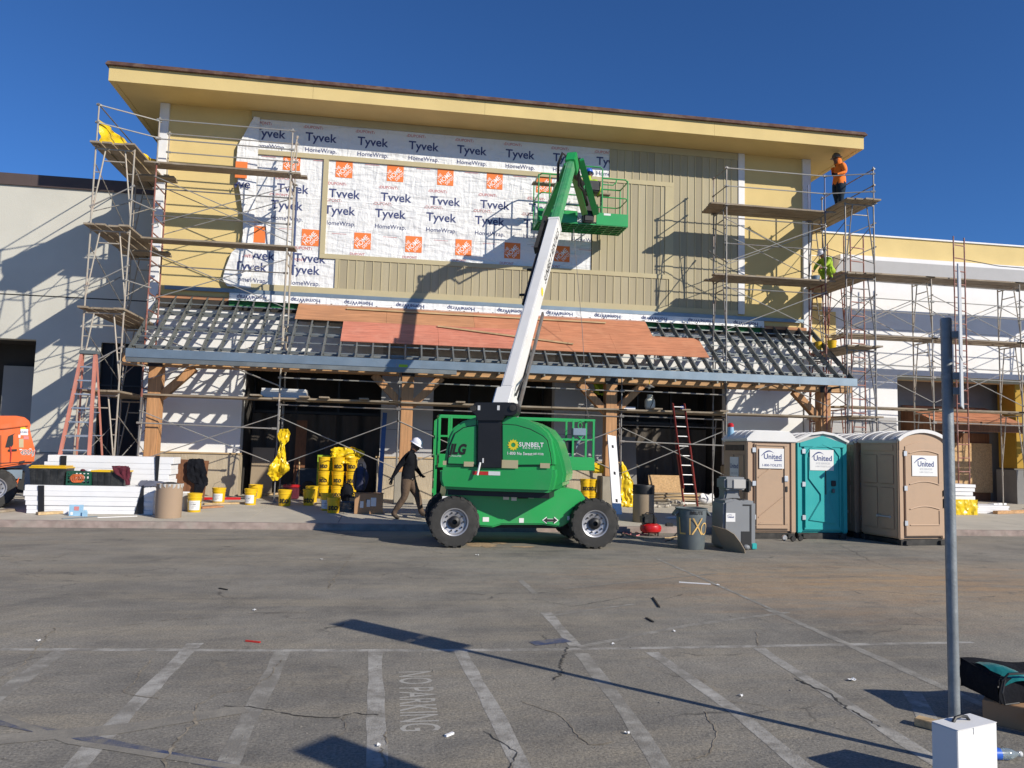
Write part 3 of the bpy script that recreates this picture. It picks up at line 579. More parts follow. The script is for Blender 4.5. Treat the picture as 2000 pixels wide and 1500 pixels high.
for i in range(16): x = CX0+.6+1.22*i; part('ceiling_joist', MB().bar((x, CY0+.5, 3.72), (x, CY1-.02, 3.72), .04, .06), 'stud', C)
for a, b in ((CX0-.01, .02), (.024, CX1+.01)):
    mb = MB(); mb.box(a, b, CY0-.012, CY0, FZ0, 3.925); mb.box(a, b, CY0, CY0+.05, FZ0, FZ0+.007); mb.box(a, b, CY0, CY0+.04, 3.918, 3.925)
    part('fascia_channel', mb, 'steel', C)
mb = MB(); mb.box(CX1, CX1+.012, CY0-.01, CY0+.1, FZ0, 3.925); part('fascia_end', mb, 'steel', C)
part('tag', plate(.08, .3, 3.73, 3.8, CY0-.014, .002), 'hivis', C)
part('bottom_track', MB().box(CX0, 1.55, CY0+.003, CY0+.13, 3.6, FZ0-.002), 'stud', C)
mb = MB(); mb.box(-6.8, 13.1, 20.5, 20.78, 3.6, 3.9); part('beam', mb, 'timber_x', C, bevel=.008)
part('ledger', MB().box(-6.5, -4.58, CY1-.06, CY1, 5.6, 5.69), 'plywood_tan', C); part('ledger', MB().box(11.12, 12.5, CY1-.06, CY1, 5.6, 5.69), 'plywood_tan', C); part('track', MB().box(-6.5, 12.6, CY1-.05, CY1-.002, 5.36, 5.598), 'dark_room', C)
POSTS = (-5.99, .337, 5.91, 12.27)
for k, x in enumerate(POSTS):
    part('post', MB().box(x-.158, x+.158, 20.48, 20.8, 1.06, 3.598), 'timber', C, bevel=.01)
    part('pedestal', MB().box(x-.265, x+.265, 20.36, 20.92, .2, 1.058), 'pedestal', C, bevel=.015)
    part('post_bracket', MB().box(x-.173, x+.173, 20.47, 20.477, 3.58, 3.76), 'black', C)
    for s in ((1,) if k == 0 else (-1,) if k == 3 else (-1, 1)):
        part('knee_brace', MB().bar((x+s*.12, 20.64, 2.82), (x+s*.9, 20.64, 3.6), .2, .2, (0, 1, 0)), 'timber', C, bevel=.008)
# plywood sheets on the rafters
def sheet(x0, x1, t0, t1, m_, th=.016):
    v = [slope(x, t, n_) for n_ in (.004, .004+th) for t in (t0, t1) for x in (x0, x1)]
    part('plywood_sheet', MB().add(v, [(0, 2, 3, 1), (4, 5, 7, 6), (0, 1, 5, 4), (2, 6, 7, 3), (0, 4, 6, 2), (1, 3, 7, 5)]), m_, C)
for x0, x1, m_ in ((-2.72, -.3, 'plywood_tan'), (-.295, 2.13, 'plywood_tan'), (2.135, 4.57, 'plywood'), (4.575, 7.27, 'plywood')): sheet(x0, x1, 1.885, 2.8, m_)
for x0, x1, m_ in ((-1.44, 1.1, 'plywood_pink'), (1.105, 3.54, 'plywood_pink'), (3.545, 5.98, 'plywood'), (5.985, 8.64, 'plywood')): sheet(x0, x1, .82, 1.88, m_)
# film over the ridge, printing upside down, with flashing on the wall above
cw = MB(); xr_ = [-4.6+15.7*i/60 for i in range(61)]
for i, x in enumerate(xr_):
    e = .007*sin(i*1.3)+.006*sin(i*.47)
    cw.v += [slope(x, 2.74+e, .03), Vector((x, W-.12+e*.5, 5.64)), Vector((x, W-.105+e*.3, 5.835))]
cw.f = [(3*i+j, 3*i+3+j, 3*i+4+j, 3*i+1+j) for i in range(60) for j in range(2)]
cw = part('ridge_wrap', cw, 'house_wrap', C, solid=.004)
x = -4.0
while x < 10.9:
    text('HomeWrap', .165, 'wrap_print', cw, (x, W-.124, 5.775), rot=(pi/2, pi, 0), bold=.008); x += 1.45
part('flashing', MB().box(-6.3, 12.4, W-.115, W-.08, 5.838, 5.945), 'steel', C)
for a_, b_ in ((-4.6, -2.6), (7.2, 11.1)): part('membrane_strip', MB().box(a_, b_, W-.115, W-.102, 5.44, 5.66), 'green_membrane', C)
for (xa, ta), (xb, tb) in (((-1.4, 2.56), (6.0, 2.5)), ((1.1, 1.81), (4.8, 1.17))):
    l = solo('batten', MB().bar(slope(xa, ta, .045), slope(xb, tb, .045), .09, .04), 'lumber', 'long straight batten lying along the top of the canopy plywood' if ta > 2 else 'shorter batten lying aslant on the canopy plywood behind the boom', 'batten')
# ------------------------------------------------------------------ scaffolds
R_ = .0215
def frame(S, a, b, z0, z1, m_, ladder=False):
    """welded frame: two legs from a to b (x,y), header bars and inclined inner legs with short rungs"""
    a = Vector((*a, 0)); b = Vector((*b, 0)); d = b-a; mb = MB(); Z = lambda p, z: Vector((p.x, p.y, z))
    j = Vector((random.uniform(-.008, .008), random.uniform(-.008, .008), 0))
    for p in (a, b): mb.tube(Z(p, z0), Z(p+j, z1), R_); mb.tube(Z(p, z0-.03), Z(p, z0+.1), R_*1.3)
    if ladder:
        k = int((z1-z0)/.42)
        for i in range(k): z = z0+.2+.42*i; mb.tube(Z(a, z), Z(b, z), R_*.85)
    else:
        mb.tube(Z(a, z1-.06), Z(b, z1-.06), R_); mb.tube(Z(a+d*.24, z1-.36), Z(a+d*.76, z1-.36), R_*.8)
        for s, e in ((.25, 0.), (.75, 1.)):
            p, q = Z(a+d*s, z1-.06), Z(a+d*e, z0+.3); mb.tube(p, q, R_*.85)
            for t in (.35, .58, .78):
                c = p.lerp(q, t); mb.tube(c, Vector((a.x+d.x*e, a.y+d.y*e, c.z)), R_*.6)
    part('frame', mb, m_, S, smooth=True)
def leg_ext(S, pts, z0, z1, m_):
    for x, y in pts:
        mb = MB(); mb.tube((x, y, wz(y) if z0 is None else z0), (x, y, z1), R_*.9); mb.box(x-.07, x+.07, y-.07, y+.07, (wz(y) if z0 is None else z0), (wz(y) if z0 is None else z0)+.012)
        part('screw_jack' if z0 is None else 'guard_post', mb, m_, S, smooth=True)
def brace(S, p, q, h, m_='brace'):
    mb = MB(); p, q = Vector(p), Vector(q); up = Vector((0, 0, h)); mb.tube(p, q+up, .0125, 6); mb.tube(p+up+Vector((0, .015, 0)), q+Vector((0, .015, 0)), .0125, 6)
    for c in (p, q+up, p+up, q): mb.tube(c-Vector((0, .03, 0)), c+Vector((0, .03, 0)), .018, 6)
    part('cross_brace', mb, m_, S, smooth=True)
def rail(S, p, q, m_='brace', r=.017, name='guard_rail'):
    mb = MB(); p, q = Vector(p), Vector(q); mb.tube(p, q, r, 6)
    for c in (p, q): mb.tube(c-(q-p).normalized()*.06, c+(q-p).normalized()*.06, r*1.7, 6)
    part(name, mb, m_, S, smooth=True)
def planks(S, x0, x1, y0, y1, z, along='x', n=None, th=.045):
    wd = .235
    if along == 'x':
        k = n or max(1, int(round((y1-y0)/wd)))
        for i in range(k):
            ya = y0+i*(y1-y0)/k; e0, e1, s = random.uniform(-.12, .12), random.uniform(-.12, .12), random.uniform(-.008, .012)
            part('plank', MB().add([(x0+e0, ya, z), (x1+e1, ya, z+s), (x1+e1, ya+wd*.97, z+s), (x0+e0, ya+wd*.97, z), (x0+e0, ya, z+th), (x1+e1, ya, z+s+th), (x1+e1, ya+wd*.97, z+s+th), (x0+e0, ya+wd*.97, z+th)], [(0, 3, 2, 1), (4, 5, 6, 7), (0, 1, 5, 4), (1, 2, 6, 5), (2, 3, 7, 6), (3, 0, 4, 7)]), 'plank', S)
    else:
        k = n or max(1, int(round((x1-x0)/wd)))
        for i in range(k):
            xa = x0+i*(x1-x0)/k; e0, e1 = random.uniform(-.1, .06), random.uniform(-.1, .1)
            part('plank', MB().box(xa, xa+wd*.96, y0+e0, y1+e1, z, z+th), 'plank_y', S)
FY0, FY1 = 20.4, 21.3
# --- left: front bay and the return beside the tower
S = thing('left_scaffold', 'tall scaffold with tan posts wrapping the left corner of the yellow shop front', 'scaffold', base=(-5, 20.5, .2))
for x, mk in ((-6.25, 'tube_red'), (-2.92, 'tube_tan')):
    leg_ext(S, ((x, FY0), (x, FY1)), None, .85, 'tube_grey')
    for z0, z1 in ((.85, 2.83), (2.83, 4.82), (4.82, 6.8), (6.8, 8.8)): frame(S, (x, FY0), (x, FY1), z0, z1, mk if z1 > 3 else 'tube_grey', ladder=(mk == 'tube_red' and z1 > 3))
    leg_ext(S, ((x, FY0), (x, FY1)), 8.8, 10.02, 'tube_tan')
for z in (1.2, 3.2, 5.25, 7.2): brace(S, (-6.25, FY0-.03, z), (-2.92, FY0-.03, z), 1.25)
for z in (3.2, 7.2): brace(S, (-6.25, FY1+.03, z), (-2.92, FY1+.03, z), 1.25)
planks(S, -6.5, -2.62, FY0+.0, FY0+.47, 8.82, n=2); planks(S, -6.4, -2.65, FY0-.05, FY0+.42, 6.82, n=2); planks(S, -6.3, -2.75, FY0, FY0+.7, 2.85, n=3)
for z in (9.45, 9.96): rail(S, (-6.25, FY0-.02, z), (-2.92, FY0-.02, z)); rail(S, (-6.25, FY1, z), (-2.92, FY1, z))
for z in (8.45, 7.75, 6.45): rail(S, (-6.25, FY0+.02, z-.3), (-2.92, FY0+.02, z-.3), 'tube_grey')
rail(S, (-2.92, FY0, 8.9), (-2.92, FY1, 10.15), 'tube_tan')
mb = MB().tube((-2.86, FY1, 6.3), (-2.86, FY1, 8.75), .03); part('blue_leg', mb, 'tube_blue', S, smooth=True)
RX0, RX1, RY0, RY1 = -7.48, -6.58, 19.75, 22.7
for y in (RY0, RY1):
    leg_ext(S, ((RX0, y), (RX1, y)), None, .85, 'tube_tan')
    for z0, z1 in ((.85, 2.83), (2.83, 4.82), (4.82, 6.85), (6.85, 8.9)): frame(S, (RX0, y), (RX1, y), z0, z1, 'tube_tan')
leg_ext(S, ((RX0, RY0),), 8.9, 9.98, 'tube_tan'); leg_ext(S, ((RX0, RY1),), 8.9, 9.98, 'tube_tan')
for z in (2.85, 4.84, 6.87, 8.92): planks(S, RX0-.08, RX1+.1, RY0-.18, 22.95, z, 'y', n=4)
for z in (1.1, 3.2, 5.2, 7.25):
    for x in (RX0, RX1):
        mb = MB(); mb.tube((x, RY0, z), (x, RY1, z+1.2), .0125, 6); mb.tube((x+.015, RY0, z+1.2), (x+.015, RY1, z), .0125, 6); part('cross_brace', mb, 'brace', S, smooth=True)
for z in (9.5, 9.95): rail(S, (RX0, RY0, z), (RX0, RY1, z), 'tube_grey'); rail(S, (RX0, RY0, z), (-6.25, FY0, z-.02))
for z in (7.6, 5.6, 3.6): rail(S, (RX1, RY0, z), (-6.25, FY0, z-.02)); rail(S, (RX0, RY0, z-.2), (RX1, RY0, z+.35))
for z in (6.6, 8.62): planks(S, RX0+.3, -6.0, FY0+.5, FY0+.95, z, n=2)
# --- middle: one lift under the canopy
S = thing('canopy_scaffold', 'low scaffold deck running through the shade under the canopy', 'scaffold', base=(3, 20.8, .2))
for x in (.12, 3.15, 6.2):
    leg_ext(S, ((x, FY0+.1), (x, FY1+.1)), None, .85, 'tube_grey'); frame(S, (x, FY0+.1), (x, FY1+.1), .85, 2.83, 'tube_grey'); leg_ext(S, ((x, FY0+.1), (x, FY1+.1)), 2.83, 4.0, 'tube_grey')
for a, b in ((-2.92, .12), (.12, 3.15), (3.15, 6.2), (6.2, 9.2)):
    brace(S, (a, FY0+.06, 1.15), (b, FY0+.06, 1.15), 1.25); planks(S, a-.2, b+.15, FY0-.02, FY0+1.1, 2.86, n=4)
    rail(S, (a, FY0+.05, 3.42), (b, FY0+.05, 3.40)); rail(S, (a, FY0+.07, 2.72), (b, FY0+.07, 2.70), 'tube_grey')
for x in (-3.6, -2.4, -1.9, -.9, 1.6, 7.0, 7.8, 8.9): part('plank', MB().box(x, x+.24, FY0-.3, FY1+.3, 2.912, 2.95), 'plank_y', S)
rail(S, (-6.25, FY0-.05, 2.15), (-3.0, FY0-.05, 2.1)); rail(S, (6.2, FY0-.02, 2.02), (9.2, FY0-.02, 1.98)); rail(S, (6.2, FY1, 2.5), (9.2, FY1, 2.5), 'tube_grey')
# --- right: front bay and return at the right corner
S = thing('right_scaffold', 'tall grey scaffold round the right corner of the yellow shop front, worker standing on top', 'scaffold', base=(11.5, 20.5, .2))
for x, mk in ((9.2, 'tube_grey'), (12.25, 'tube_red')):
    leg_ext(S, ((x, FY0), (x, FY1)), None, .85, 'tube_grey')
    for z0, z1 in ((.85, 2.83), (2.83, 4.82), (4.82, 6.8), (6.8, 8.85)): frame(S, (x, FY0), (x, FY1), z0, z1, mk if z1 < 7 else 'tube_grey')
    leg_ext(S, ((x, FY0), (x, FY1)), 8.85, 10.0, 'tube_grey' if x < 10 else 'tube_blue')
for z in (5.25, 7.2, 3.2): brace(S, (9.2, FY0-.03, z), (12.25, FY0-.03, z), 1.25)
brace(S, (9.2, FY1+.03, 7.2), (12.25, FY1+.03, 7.2), 1.25)
planks(S, 8.72, 12.5, FY0, FY0+.94, 8.88, n=4); planks(S, 8.9, 12.5, FY0, FY0+.94, 6.82, n=4); planks(S, 8.9, 12.4, FY0, FY0+.94, 2.86, n=4)
for z in (9.42, 9.95): rail(S, (9.2, FY0-.02, z), (12.25, FY0-.02, z)); rail(S, (9.2, FY0, z), (9.2, FY1, z), 'tube_grey'); rail(S, (12.25, FY0-.02, z), (13.46, 19.9, z))
for z in (8.5, 7.75, 6.45): rail(S, (9.2, FY0+.02, z), (12.25, FY0+.02, z), 'tube_grey')
rail(S, (9.2, FY0, 7.2), (9.2, FY1+.3, 7.8), 'tube_grey')
QX0, QX1, QY0, QY1 = 12.58, 13.47, 19.9, 22.6
for y in (QY0, QY1):
    leg_ext(S, ((QX0, y), (QX1, y)), None, .85, 'tube_grey')
    for z0, z1 in ((.85, 2.83), (2.83, 4.82), (4.82, 6.9), (6.9, 9.05)): frame(S, (QX0, y), (QX1, y), z0, z1, 'tube_grey')
leg_ext(S, ((QX1, QY0), (QX1, QY1)), 9.05, 10.15, 'tube_grey')
for z, y1 in ((9.07, 23.2), (6.92, 23.1), (4.85, 23.0), (2.86, 22.9)): planks(S, QX0-.06, QX1+.08, QY0-.2, y1, z, 'y', n=4)
for z in (3.2, 5.2, 7.3):
    for x in (QX0, QX1): mb = MB(); mb.tube((x, QY0, z), (x, QY1, z+1.2), .0125, 6); mb.tube((x+.015, QY0, z+1.2), (x+.015, QY1, z), .0125, 6); part('cross_brace', mb, 'tube_grey', S, smooth=True)
for z in (9.6, 10.08): rail(S, (QX1, QY0, z), (QX1, QY1, z), 'tube_grey')
for z in (2.2, 3.9, 4.5, 5.6, 6.2, 7.6, 8.3): rail(S, (QX0+.05, QY0+.02, z-.22), (QX1+.02, QY0+.02, z+.18), 'tube_grey', .014)
# --- far right: along the right wing
S = thing('wing_scaffold', 'scaffold of thin rusty frames and plank decks along the white right wing', 'scaffold', base=(18, 22, .2))
GY0, GY1 = 21.65, 22.55
for x in (13.62, 16.6, 19.72, 22.8):
    leg_ext(S, ((x, GY0), (x, GY1)), None, 1.3, 'tube_tan')
    for z0, z1 in ((1.3, 3.25), (3.25, 5.48), (5.48, 7.42)): frame(S, (x, GY0), (x, GY1), z0, z1, 'tube_tan' if x > 15 else 'tube_red')
leg_ext(S, ((13.62, GY0), (13.62, GY1)), 7.42, 8.6, 'tube_red')
for a, b in ((13.62, 16.6), (16.6, 19.72), (19.72, 22.8)):
    for z in (3.5, 5.6): brace(S, (a, GY0-.03, z), (b, GY0-.03, z), 1.3)
    brace(S, (a, GY1+.03, 5.6), (b, GY1+.03, 5.6), 1.3, 'tube_tan')
    for z in (7.44, 5.5, 3.27): planks(S, a-.15, b+.2, GY0-.05, GY0+.85, z, n=4 if z > 7 else 3)
    for z in (6.3, 6.7, 4.3, 4.62, 2.9): rail(S, (a, GY0-.03, z), (b, GY0-.03, z-.03), 'brace', .014)
    rail(S, (a, GY0+.05, 7.25), (b, GY0+.05, 7.22), 'tube_grey')
frame(S, (17.28, GY0-.15), (17.74, GY0-.05), .35, 8.8, 'tube_red', ladder=True)
frame(S, (13.52, GY0-.5), (14.02, GY0-.4), .35, 8.55, 'tube_red', ladder=True)
mb = MB().path([(17.74, GY0-.05, 8.1), (19, GY0, 7.98), (21, GY0, 7.95), (23, GY0, 8.05)], .012); part('safety_line', mb, 'black', S)
# ------------------------------------------------------------------ wheels shared by the lifts
def wheel_parts(r=.445, hw=.165):
    T = RX(pi/2)
    T = RX(-pi/2); ty = MB().lathe([(r*.53, -hw*.9), (r*.8, -hw), (r*.93, -hw*.97), (r*.97, -hw*.7), (r*.97, hw*.7), (r*.93, hw*.97), (r*.8, hw), (r*.53, hw*.9), (r*.53, -hw*.9)], 36, T=T, caps=(0, 0))
    for k in range(18):
        for s in (-1, 1):
            a = 2*pi*(k+.25*s)/18; m_ = RY(a)
            ty.add([m_ @ Vector(p) for p in ((-.035, s*hw*.02, r*.95), (.03, s*hw*.02, r*.95), (.06, s*hw*1.02, r*.9), (-.02, s*hw*1.02, r*.9), (-.03, s*hw*.02, r*1.005), (.025, s*hw*.02, r*1.005), (.05, s*hw*.98, r*.985), (-.015, s*hw*.98, r*.985))], [(4, 5, 6, 7), (0, 1, 5, 4), (1, 2, 6, 5), (2, 3, 7, 6), (3, 0, 4, 7)])
    rm_ = MB().lathe([(r*.53, -hw*.86), (r*.545, -hw*.93), (r*.5, -hw*.88), (r*.45, -hw*.55), (r*.24, -hw*.5), (r*.2, -hw*.4), (r*.2, hw*.5), (r*.53, hw*.5)], 36, T=T, caps=(0, 0))
    hb = MB().lathe([(r*.23, -hw*.45), (r*.23, -hw*.8), (r*.17, -hw*.95), (r*.1, -hw*1.0), (r*.1, -hw*.4)], 20, T=T, caps=(0, 1))
    for k in range(10):
        a = 2*pi*k/10; c = Vector((cos(a)*r*.36, 0, sin(a)*r*.36)); hb.tube(c+Vector((0, -hw*.72, 0)), c+Vector((0, -hw*.45, 0)), .016, 6)
    return [mesh_of('tyre', ty, smooth=True), mesh_of('rim', rm_, smooth=True), mesh_of('hub', hb, smooth=True)]
WH = wheel_parts()
def wheel(parent, loc, steer=0., flip=False, s=1.):
    o = put('wheel', WH[0], 'rubber', parent, loc=loc, rot=(0, 0, steer+(pi if flip else 0))); o.scale = (s, s, s)
    put('rim', WH[1], 'rim', o); put('hub', WH[2], 'black', o); return o
# ------------------------------------------------------------------ green boom lift
Lf = thing('boom_lift', 'big green articulated boom lift with raised white boom and basket at the wall', 'boom lift', base=(2.39, 14.5, 0))
px2 = lambda pts, Y: [(at(x, y, Y).x, at(x, y, Y).z) for x, y in pts]
ch = px2([(872, 953), (1101, 953), (1133, 957), (1150, 984), (1117, 1016), (1097, 1030), (1060, 1025), (979, 1025), (963, 1030), (936, 1028), (905, 1000), (868, 975)], 13.75)
part('chassis', MB().prism(ch, 13.75, 15.2), 'lift_green', Lf, bevel=.025)
mb = MB(); mb.box(.9, 3.9, 14.1, 14.85, .3, .62); mb.tube((1.14, 13.7, .44), (1.14, 15.2, .44), .09, 12); mb.tube((3.63, 13.7, .44), (3.63, 15.2, .44), .09, 12); part('axle', mb, 'black', Lf)
wl, wr_ = at(888, 1022, 13.53), at(1163, 1026, 13.53)
for x, y, st, fl_ in ((wl.x, 13.7, .0, False), (wr_.x, 13.68, -.03, False), (wl.x, 15.2, .0, True), (wr_.x, 15.2, -.03, True)): wheel(Lf, (x, y, .447), st, fl_)
def chpx(x, y, Y=13.742): return at(x, y, Y)
for x0, y0, x1, y1, m_ in ((983, 964, 994, 976, 'paper'), (999, 965, 1009, 978, 'paper'), (1011, 966, 1031, 974, 'black_print'), (1033, 966, 1043, 973, 'paper'), (943, 1010, 955, 1019, 'paper'), (1014, 1012, 1023, 1021, 'paper'), (1108, 1008, 1114, 1016, 'paper'), (864, 969, 876, 977, 'paper')):
    a, b = chpx(x0, y0), chpx(x1, y1); part('decal', plate(a.x, b.x, b.z, a.z, 13.748, .004), m_, Lf)
a = chpx(1075, 1016); ar = [(-.13, 0), (-.06, .055), (-.06, .022), (.06, .022), (.06, .055), (.13, 0), (.06, -.055), (.06, -.022), (-.06, -.022), (-.06, -.055)]
part('arrow_decal', MB().prism([(a.x+x*1.15, a.z+z*1.15) for x, z in ar], 13.742, 13.747), 'white_print', Lf); part('arrow_decal', MB().prism([(a.x+x, a.z+z*.9) for x, z in ar], 13.737, 13.7418), 'black_print', Lf)
# turret, turned towards the boom
A_ = at(858, 912, 13.65); B_ = at(1083, 912, 12.97); A_.z = B_.z = 0
U_ = (B_-A_).normalized(); V_ = Vector((-U_.y, U_.x, 0)); TW = (B_-A_).length; TH = atan2(U_.y, U_.x)
TM = Matrix(((U_.x, V_.x, 0, A_.x), (U_.y, V_.y, 0, A_.y), (0, 0, 1, 0), (0, 0, 0, 1)))
def tuz(x, y, v=0.):
    d = ray(x, y); p0 = A_+V_*v; t = (p0-CAM).dot(V_)/d.dot(V_); q = CAM+d*t; return ((q-A_).dot(U_), q.z)
def tprism(pts, v0, v1, vp=None): return MB().prism([tuz(x, y, v0 if vp is None else vp) for x, y in pts], v0, v1, TM)
part('counterweight', tprism([(858, 913), (1083, 912), (1084, 930), (1080, 950), (1076, 963), (940, 959), (864, 955), (858, 938)], 0, .95), 'lift_green', Lf, bevel=.05)
part('hood', tprism([(866, 912), (869, 885), (876, 852), (884, 836), (902, 823), (934, 813), (934, 912)], .05, 1.35), 'lift_green', Lf, bevel=.04)
hR = part('hood', tprism([(977, 912), (977, 812), (1006, 814), (1030, 820), (1052, 831), (1068, 845), (1075, 858), (1081, 890), (1083, 912)], .05, 1.3), 'lift_green', Lf, bevel=.04)
part('side_hood', tprism([(1000, 955), (1040, 822), (1072, 838), (1092, 864), (1103, 900), (1108, 925), (1105, 945), (1086, 958)], .32, 1.45, .5), 'lift_green', Lf, bevel=.05)
part('turret_deck', MB().box(.1, TW-.1, .15, 1.9, tuz(970, 955)[1]-.14, tuz(970, 955)[1]+.1, TM), 'black', Lf)
for pts in ([(872.5, 907), (876.5, 871), (887, 846), (904.5, 834.5), (931, 829.5), (931, 909)], [(980, 910), (980, 827.5), (1008, 829.5), (1036, 837.5), (1059.5, 850), (1069.5, 859.5), (1075.8, 886), (1078.8, 909)]): part('door_seam', tprism(pts, .042, .06), 'black', Lf)
dl = part('hood_door', tprism([(874, 906), (878, 872), (888, 848), (905, 836), (930, 831), (930, 908)], .022, .06), 'lift_green', Lf, bevel=.012)
dr = part('hood_door', tprism([(981, 909), (981, 829), (1008, 831), (1035, 839), (1058, 851), (1068, 860), (1074, 886), (1077, 908)], .022, .06), 'lift_green', Lf, bevel=.012)
sp_ = part('rear_column', tprism([(932, 914), (934, 800), (978, 800), (979, 914)], -.02, .5), 'black', Lf, bevel=.01)
part('boom_bracket', tprism([(920, 796), (928, 786), (1004, 786), (1010, 794), (1009, 806), (1003, 812), (986, 812), (980, 822), (932, 822), (928, 810), (922, 806)], -.06, .35), 'black', Lf, bevel=.012)
for x, y in ((926, 798), (1003, 797)):
    u, z = tuz(x, y); mb = MB(); mb.tube(TM @ Vector((u, -.085, z)), TM @ Vector((u, .3, z)), .055, 16); part('pivot_pin', mb, 'rubber', Lf, smooth=True)
for x0, x1, y0, y1 in ((933, 938, 792, 801), (971, 976, 792, 801), (942, 945, 895, 904)):
    a, b = tuz(x0, y1, -.065), tuz(x1, y0, -.065); part('decal', MB().box(a[0], b[0], -.068, -.064, a[1], b[1], TM), 'paper', Lf)
def tplate(x0, y0, x1, y1, v, m_, nm='decal', p=Lf): a, b = tuz(x0, y1, v), tuz(x1, y0, v); part(nm, MB().box(a[0], b[0], v-.004, v, a[1], b[1], TM), m_, p)
tplate(923, 921, 954, 927, 0, 'red_tape', 'reflector'); tplate(954, 921, 977, 928, 0, 'paper', 'reflector')
tplate(980, 899, 1012, 914, .022, 'trim'); tplate(1055, 905, 1074, 914, .022, 'trim'); tplate(906, 902, 926, 911, .022, 'trim'); tplate(865, 900, 872, 908, .045, 'trim')
def ttext(s, x, y, cap, wd, m_, v=.018, **k):
    # cap height and width given in picture points at the counterweight (about 8.8 mm each)
    me = tmesh(s, k.get('bold', 0), k.get('shear', 0), k.get('space', 1.)); xs_ = [v_.co.x for v_ in me.vertices]; size = cap*.0088/.72
    u, z = tuz(x, y, v); p = TM @ Vector((u, v, z)); text(s, size, m_, Lf, p, rot=(pi/2, 0, TH), sx=wd*.0093/((max(xs_)-min(xs_))*size), **k)
ttext('JLG', 893, 886.5, 20, 37, 'black_print', bold=.05, shear=.25); ttext('ARTICULATED', 889, 892, 3, 24, 'white_print')
ttext('SUNBELT', 1037.5, 872.5, 8.6, 46, 'white_print', bold=.025, space=1.12); ttext('RENTALS', 1038, 877, 3.6, 33, 'white_print', bold=.008, space=1.35)
ttext('1-800 No Sweat', 1014.5, 888.5, 6, 47, 'white_print', bold=.015, space=1.08); ttext('(687-9328)', 1051, 888.5, 4, 20, 'white_print', bold=.01)
u, z = tuz(1002.5, 869, .018); sunm = []
for k in range(24): r = (.105, .075)[k % 2]; a = 2*pi*k/24+(.14 if k % 2 else 0); sunm.append((r*cos(a), r*sin(a)))
mb = MB(); mb.v = [TM @ Vector((u+x, .016, z+y)) for x, y in sunm] + [TM @ Vector((u+.04*cos(2*pi*k/24), .016, z+.04*sin(2*pi*k/24))) for k in range(24)]
mb.f = [(k, (k+1) % 24, 24+(k+1) % 24, 24+k) for k in range(24)]; part('sun_emblem', mb, 'yellow_print', Lf)
mb = MB(); p = TM @ Vector((*tuz(938, 903, -.05)[:1], -.05, tuz(938, 903, -.05)[1])); q = TM @ Vector((tuz(933, 928, -.05)[0], -.07, tuz(933, 928, -.05)[1])); mb.tube(p, q, .018, 8); part('lock_pin', mb, 'paper', Lf, smooth=True)
# boom
b0 = TM @ Vector((tuz(984, 786)[0]-.04, .3, tuz(984, 790)[1])); NOSE = Vector((4.24, 18.6, 9.12)); AX = (NOSE-b0).normalized(); SD = Vector((AX.y, -AX.x, 0)).normalized(); UPB = SD.cross(AX)
BM = Matrix(((SD.x, AX.x, UPB.x, b0.x), (SD.y, AX.y, UPB.y, b0.y), (SD.z, AX.z, UPB.z, b0.z), (0, 0, 0, 1)))
BL = (NOSE-b0).length; L1 = BL*.665
bo = part('outer_boom', MB().box(-.12, .12, .12, L1, -.2, .15, BM), 'boom_white', Lf, bevel=.015)
part('boom_cap', MB().box(-.13, .13, L1-.05, L1+.03, -.21, .16, BM), 'boom_white', Lf, bevel=.006)
part('boom_top_plate', MB().box(-.085, .085, .35, L1*.72, .1501, .158, BM), 'toilet_roof', Lf)
part('boom_foot', MB().box(-.19, .14, -.12, .32, -.26, .18, BM), 'boom_white', Lf, bevel=.03)
fb = part('fly_boom', MB().box(-.095, .095, L1, BL-.08, -.15, .11, BM), 'lift_green_worn', Lf, bevel=.012)
part('boom_rib', MB().box(-.035, .035, L1+.05, BL-.3, .111, .12, BM), 'lift_green_worn', Lf)
part('boom_nose', MB().box(-.13, .13, BL-.3, BL+.1, -.3, .15, BM), 'lift_green', Lf, bevel=.02)
p = BM @ Vector((.124, L1*.63, -.11)); text('SUNBELT RENTALS', .26, 'black_print', bo, p, rot=(Matrix((AX, UPB, AX.cross(UPB))).transposed()).to_euler(), bold=.008, align='LEFT', sx=.8, space=1.06)
mb = MB(); mb.v = [BM @ Vector((.124, L1*.57+y*1.0, -.03+x*1.0)) for x, y in sunm]; mb.f = [tuple(range(24))]; part('sun_emblem', mb, 'yellow_print', bo)
mb = MB()
for x in (-.13, .13): mb.box(x-.02, x+.02, -.1, L1*.52, -.42, -.33, BM)
mb.tube(BM @ Vector((0, -.2, -.5)), BM @ Vector((0, L1*.34, -.36)), .075, 12); mb.tube(BM @ Vector((0, L1*.3, -.37)), BM @ Vector((0, L1*.42, -.3)), .05, 12)
part('lift_cylinder', mb, 'tube_grey', Lf, smooth=True)
mb = MB()
mb.path([BM @ Vector((.17, .2, .05)), BM @ Vector((.22, .5, .08)), BM @ Vector((.2, .8, -.1)), BM @ Vector((.17, 1.0, -.2))], .02); part('hose', mb, 'rubber', Lf)
mb = MB(); mb.tube(BM @ Vector((-.2, L1*.5, -.02)), BM @ Vector((-.2, L1*.8, -.02)), .04, 8)
for t in (.55, .7): mb.box(-.34, -.2, L1*t, L1*t+.04, -.04, 0, BM)
part('hose_rail', mb, 'black', Lf, smooth=True)
mb = MB(); y = L1*.82
while y < L1*1.03: mb.box(-.3, -.2, y, y+.05, -.09, .08, BM); y += .075
for z_ in (-.09, .07): mb.box(-.29, -.21, L1*.82, L1*1.03, z_, z_+.015, BM)
part('cable_carrier', mb, 'rubber', Lf)
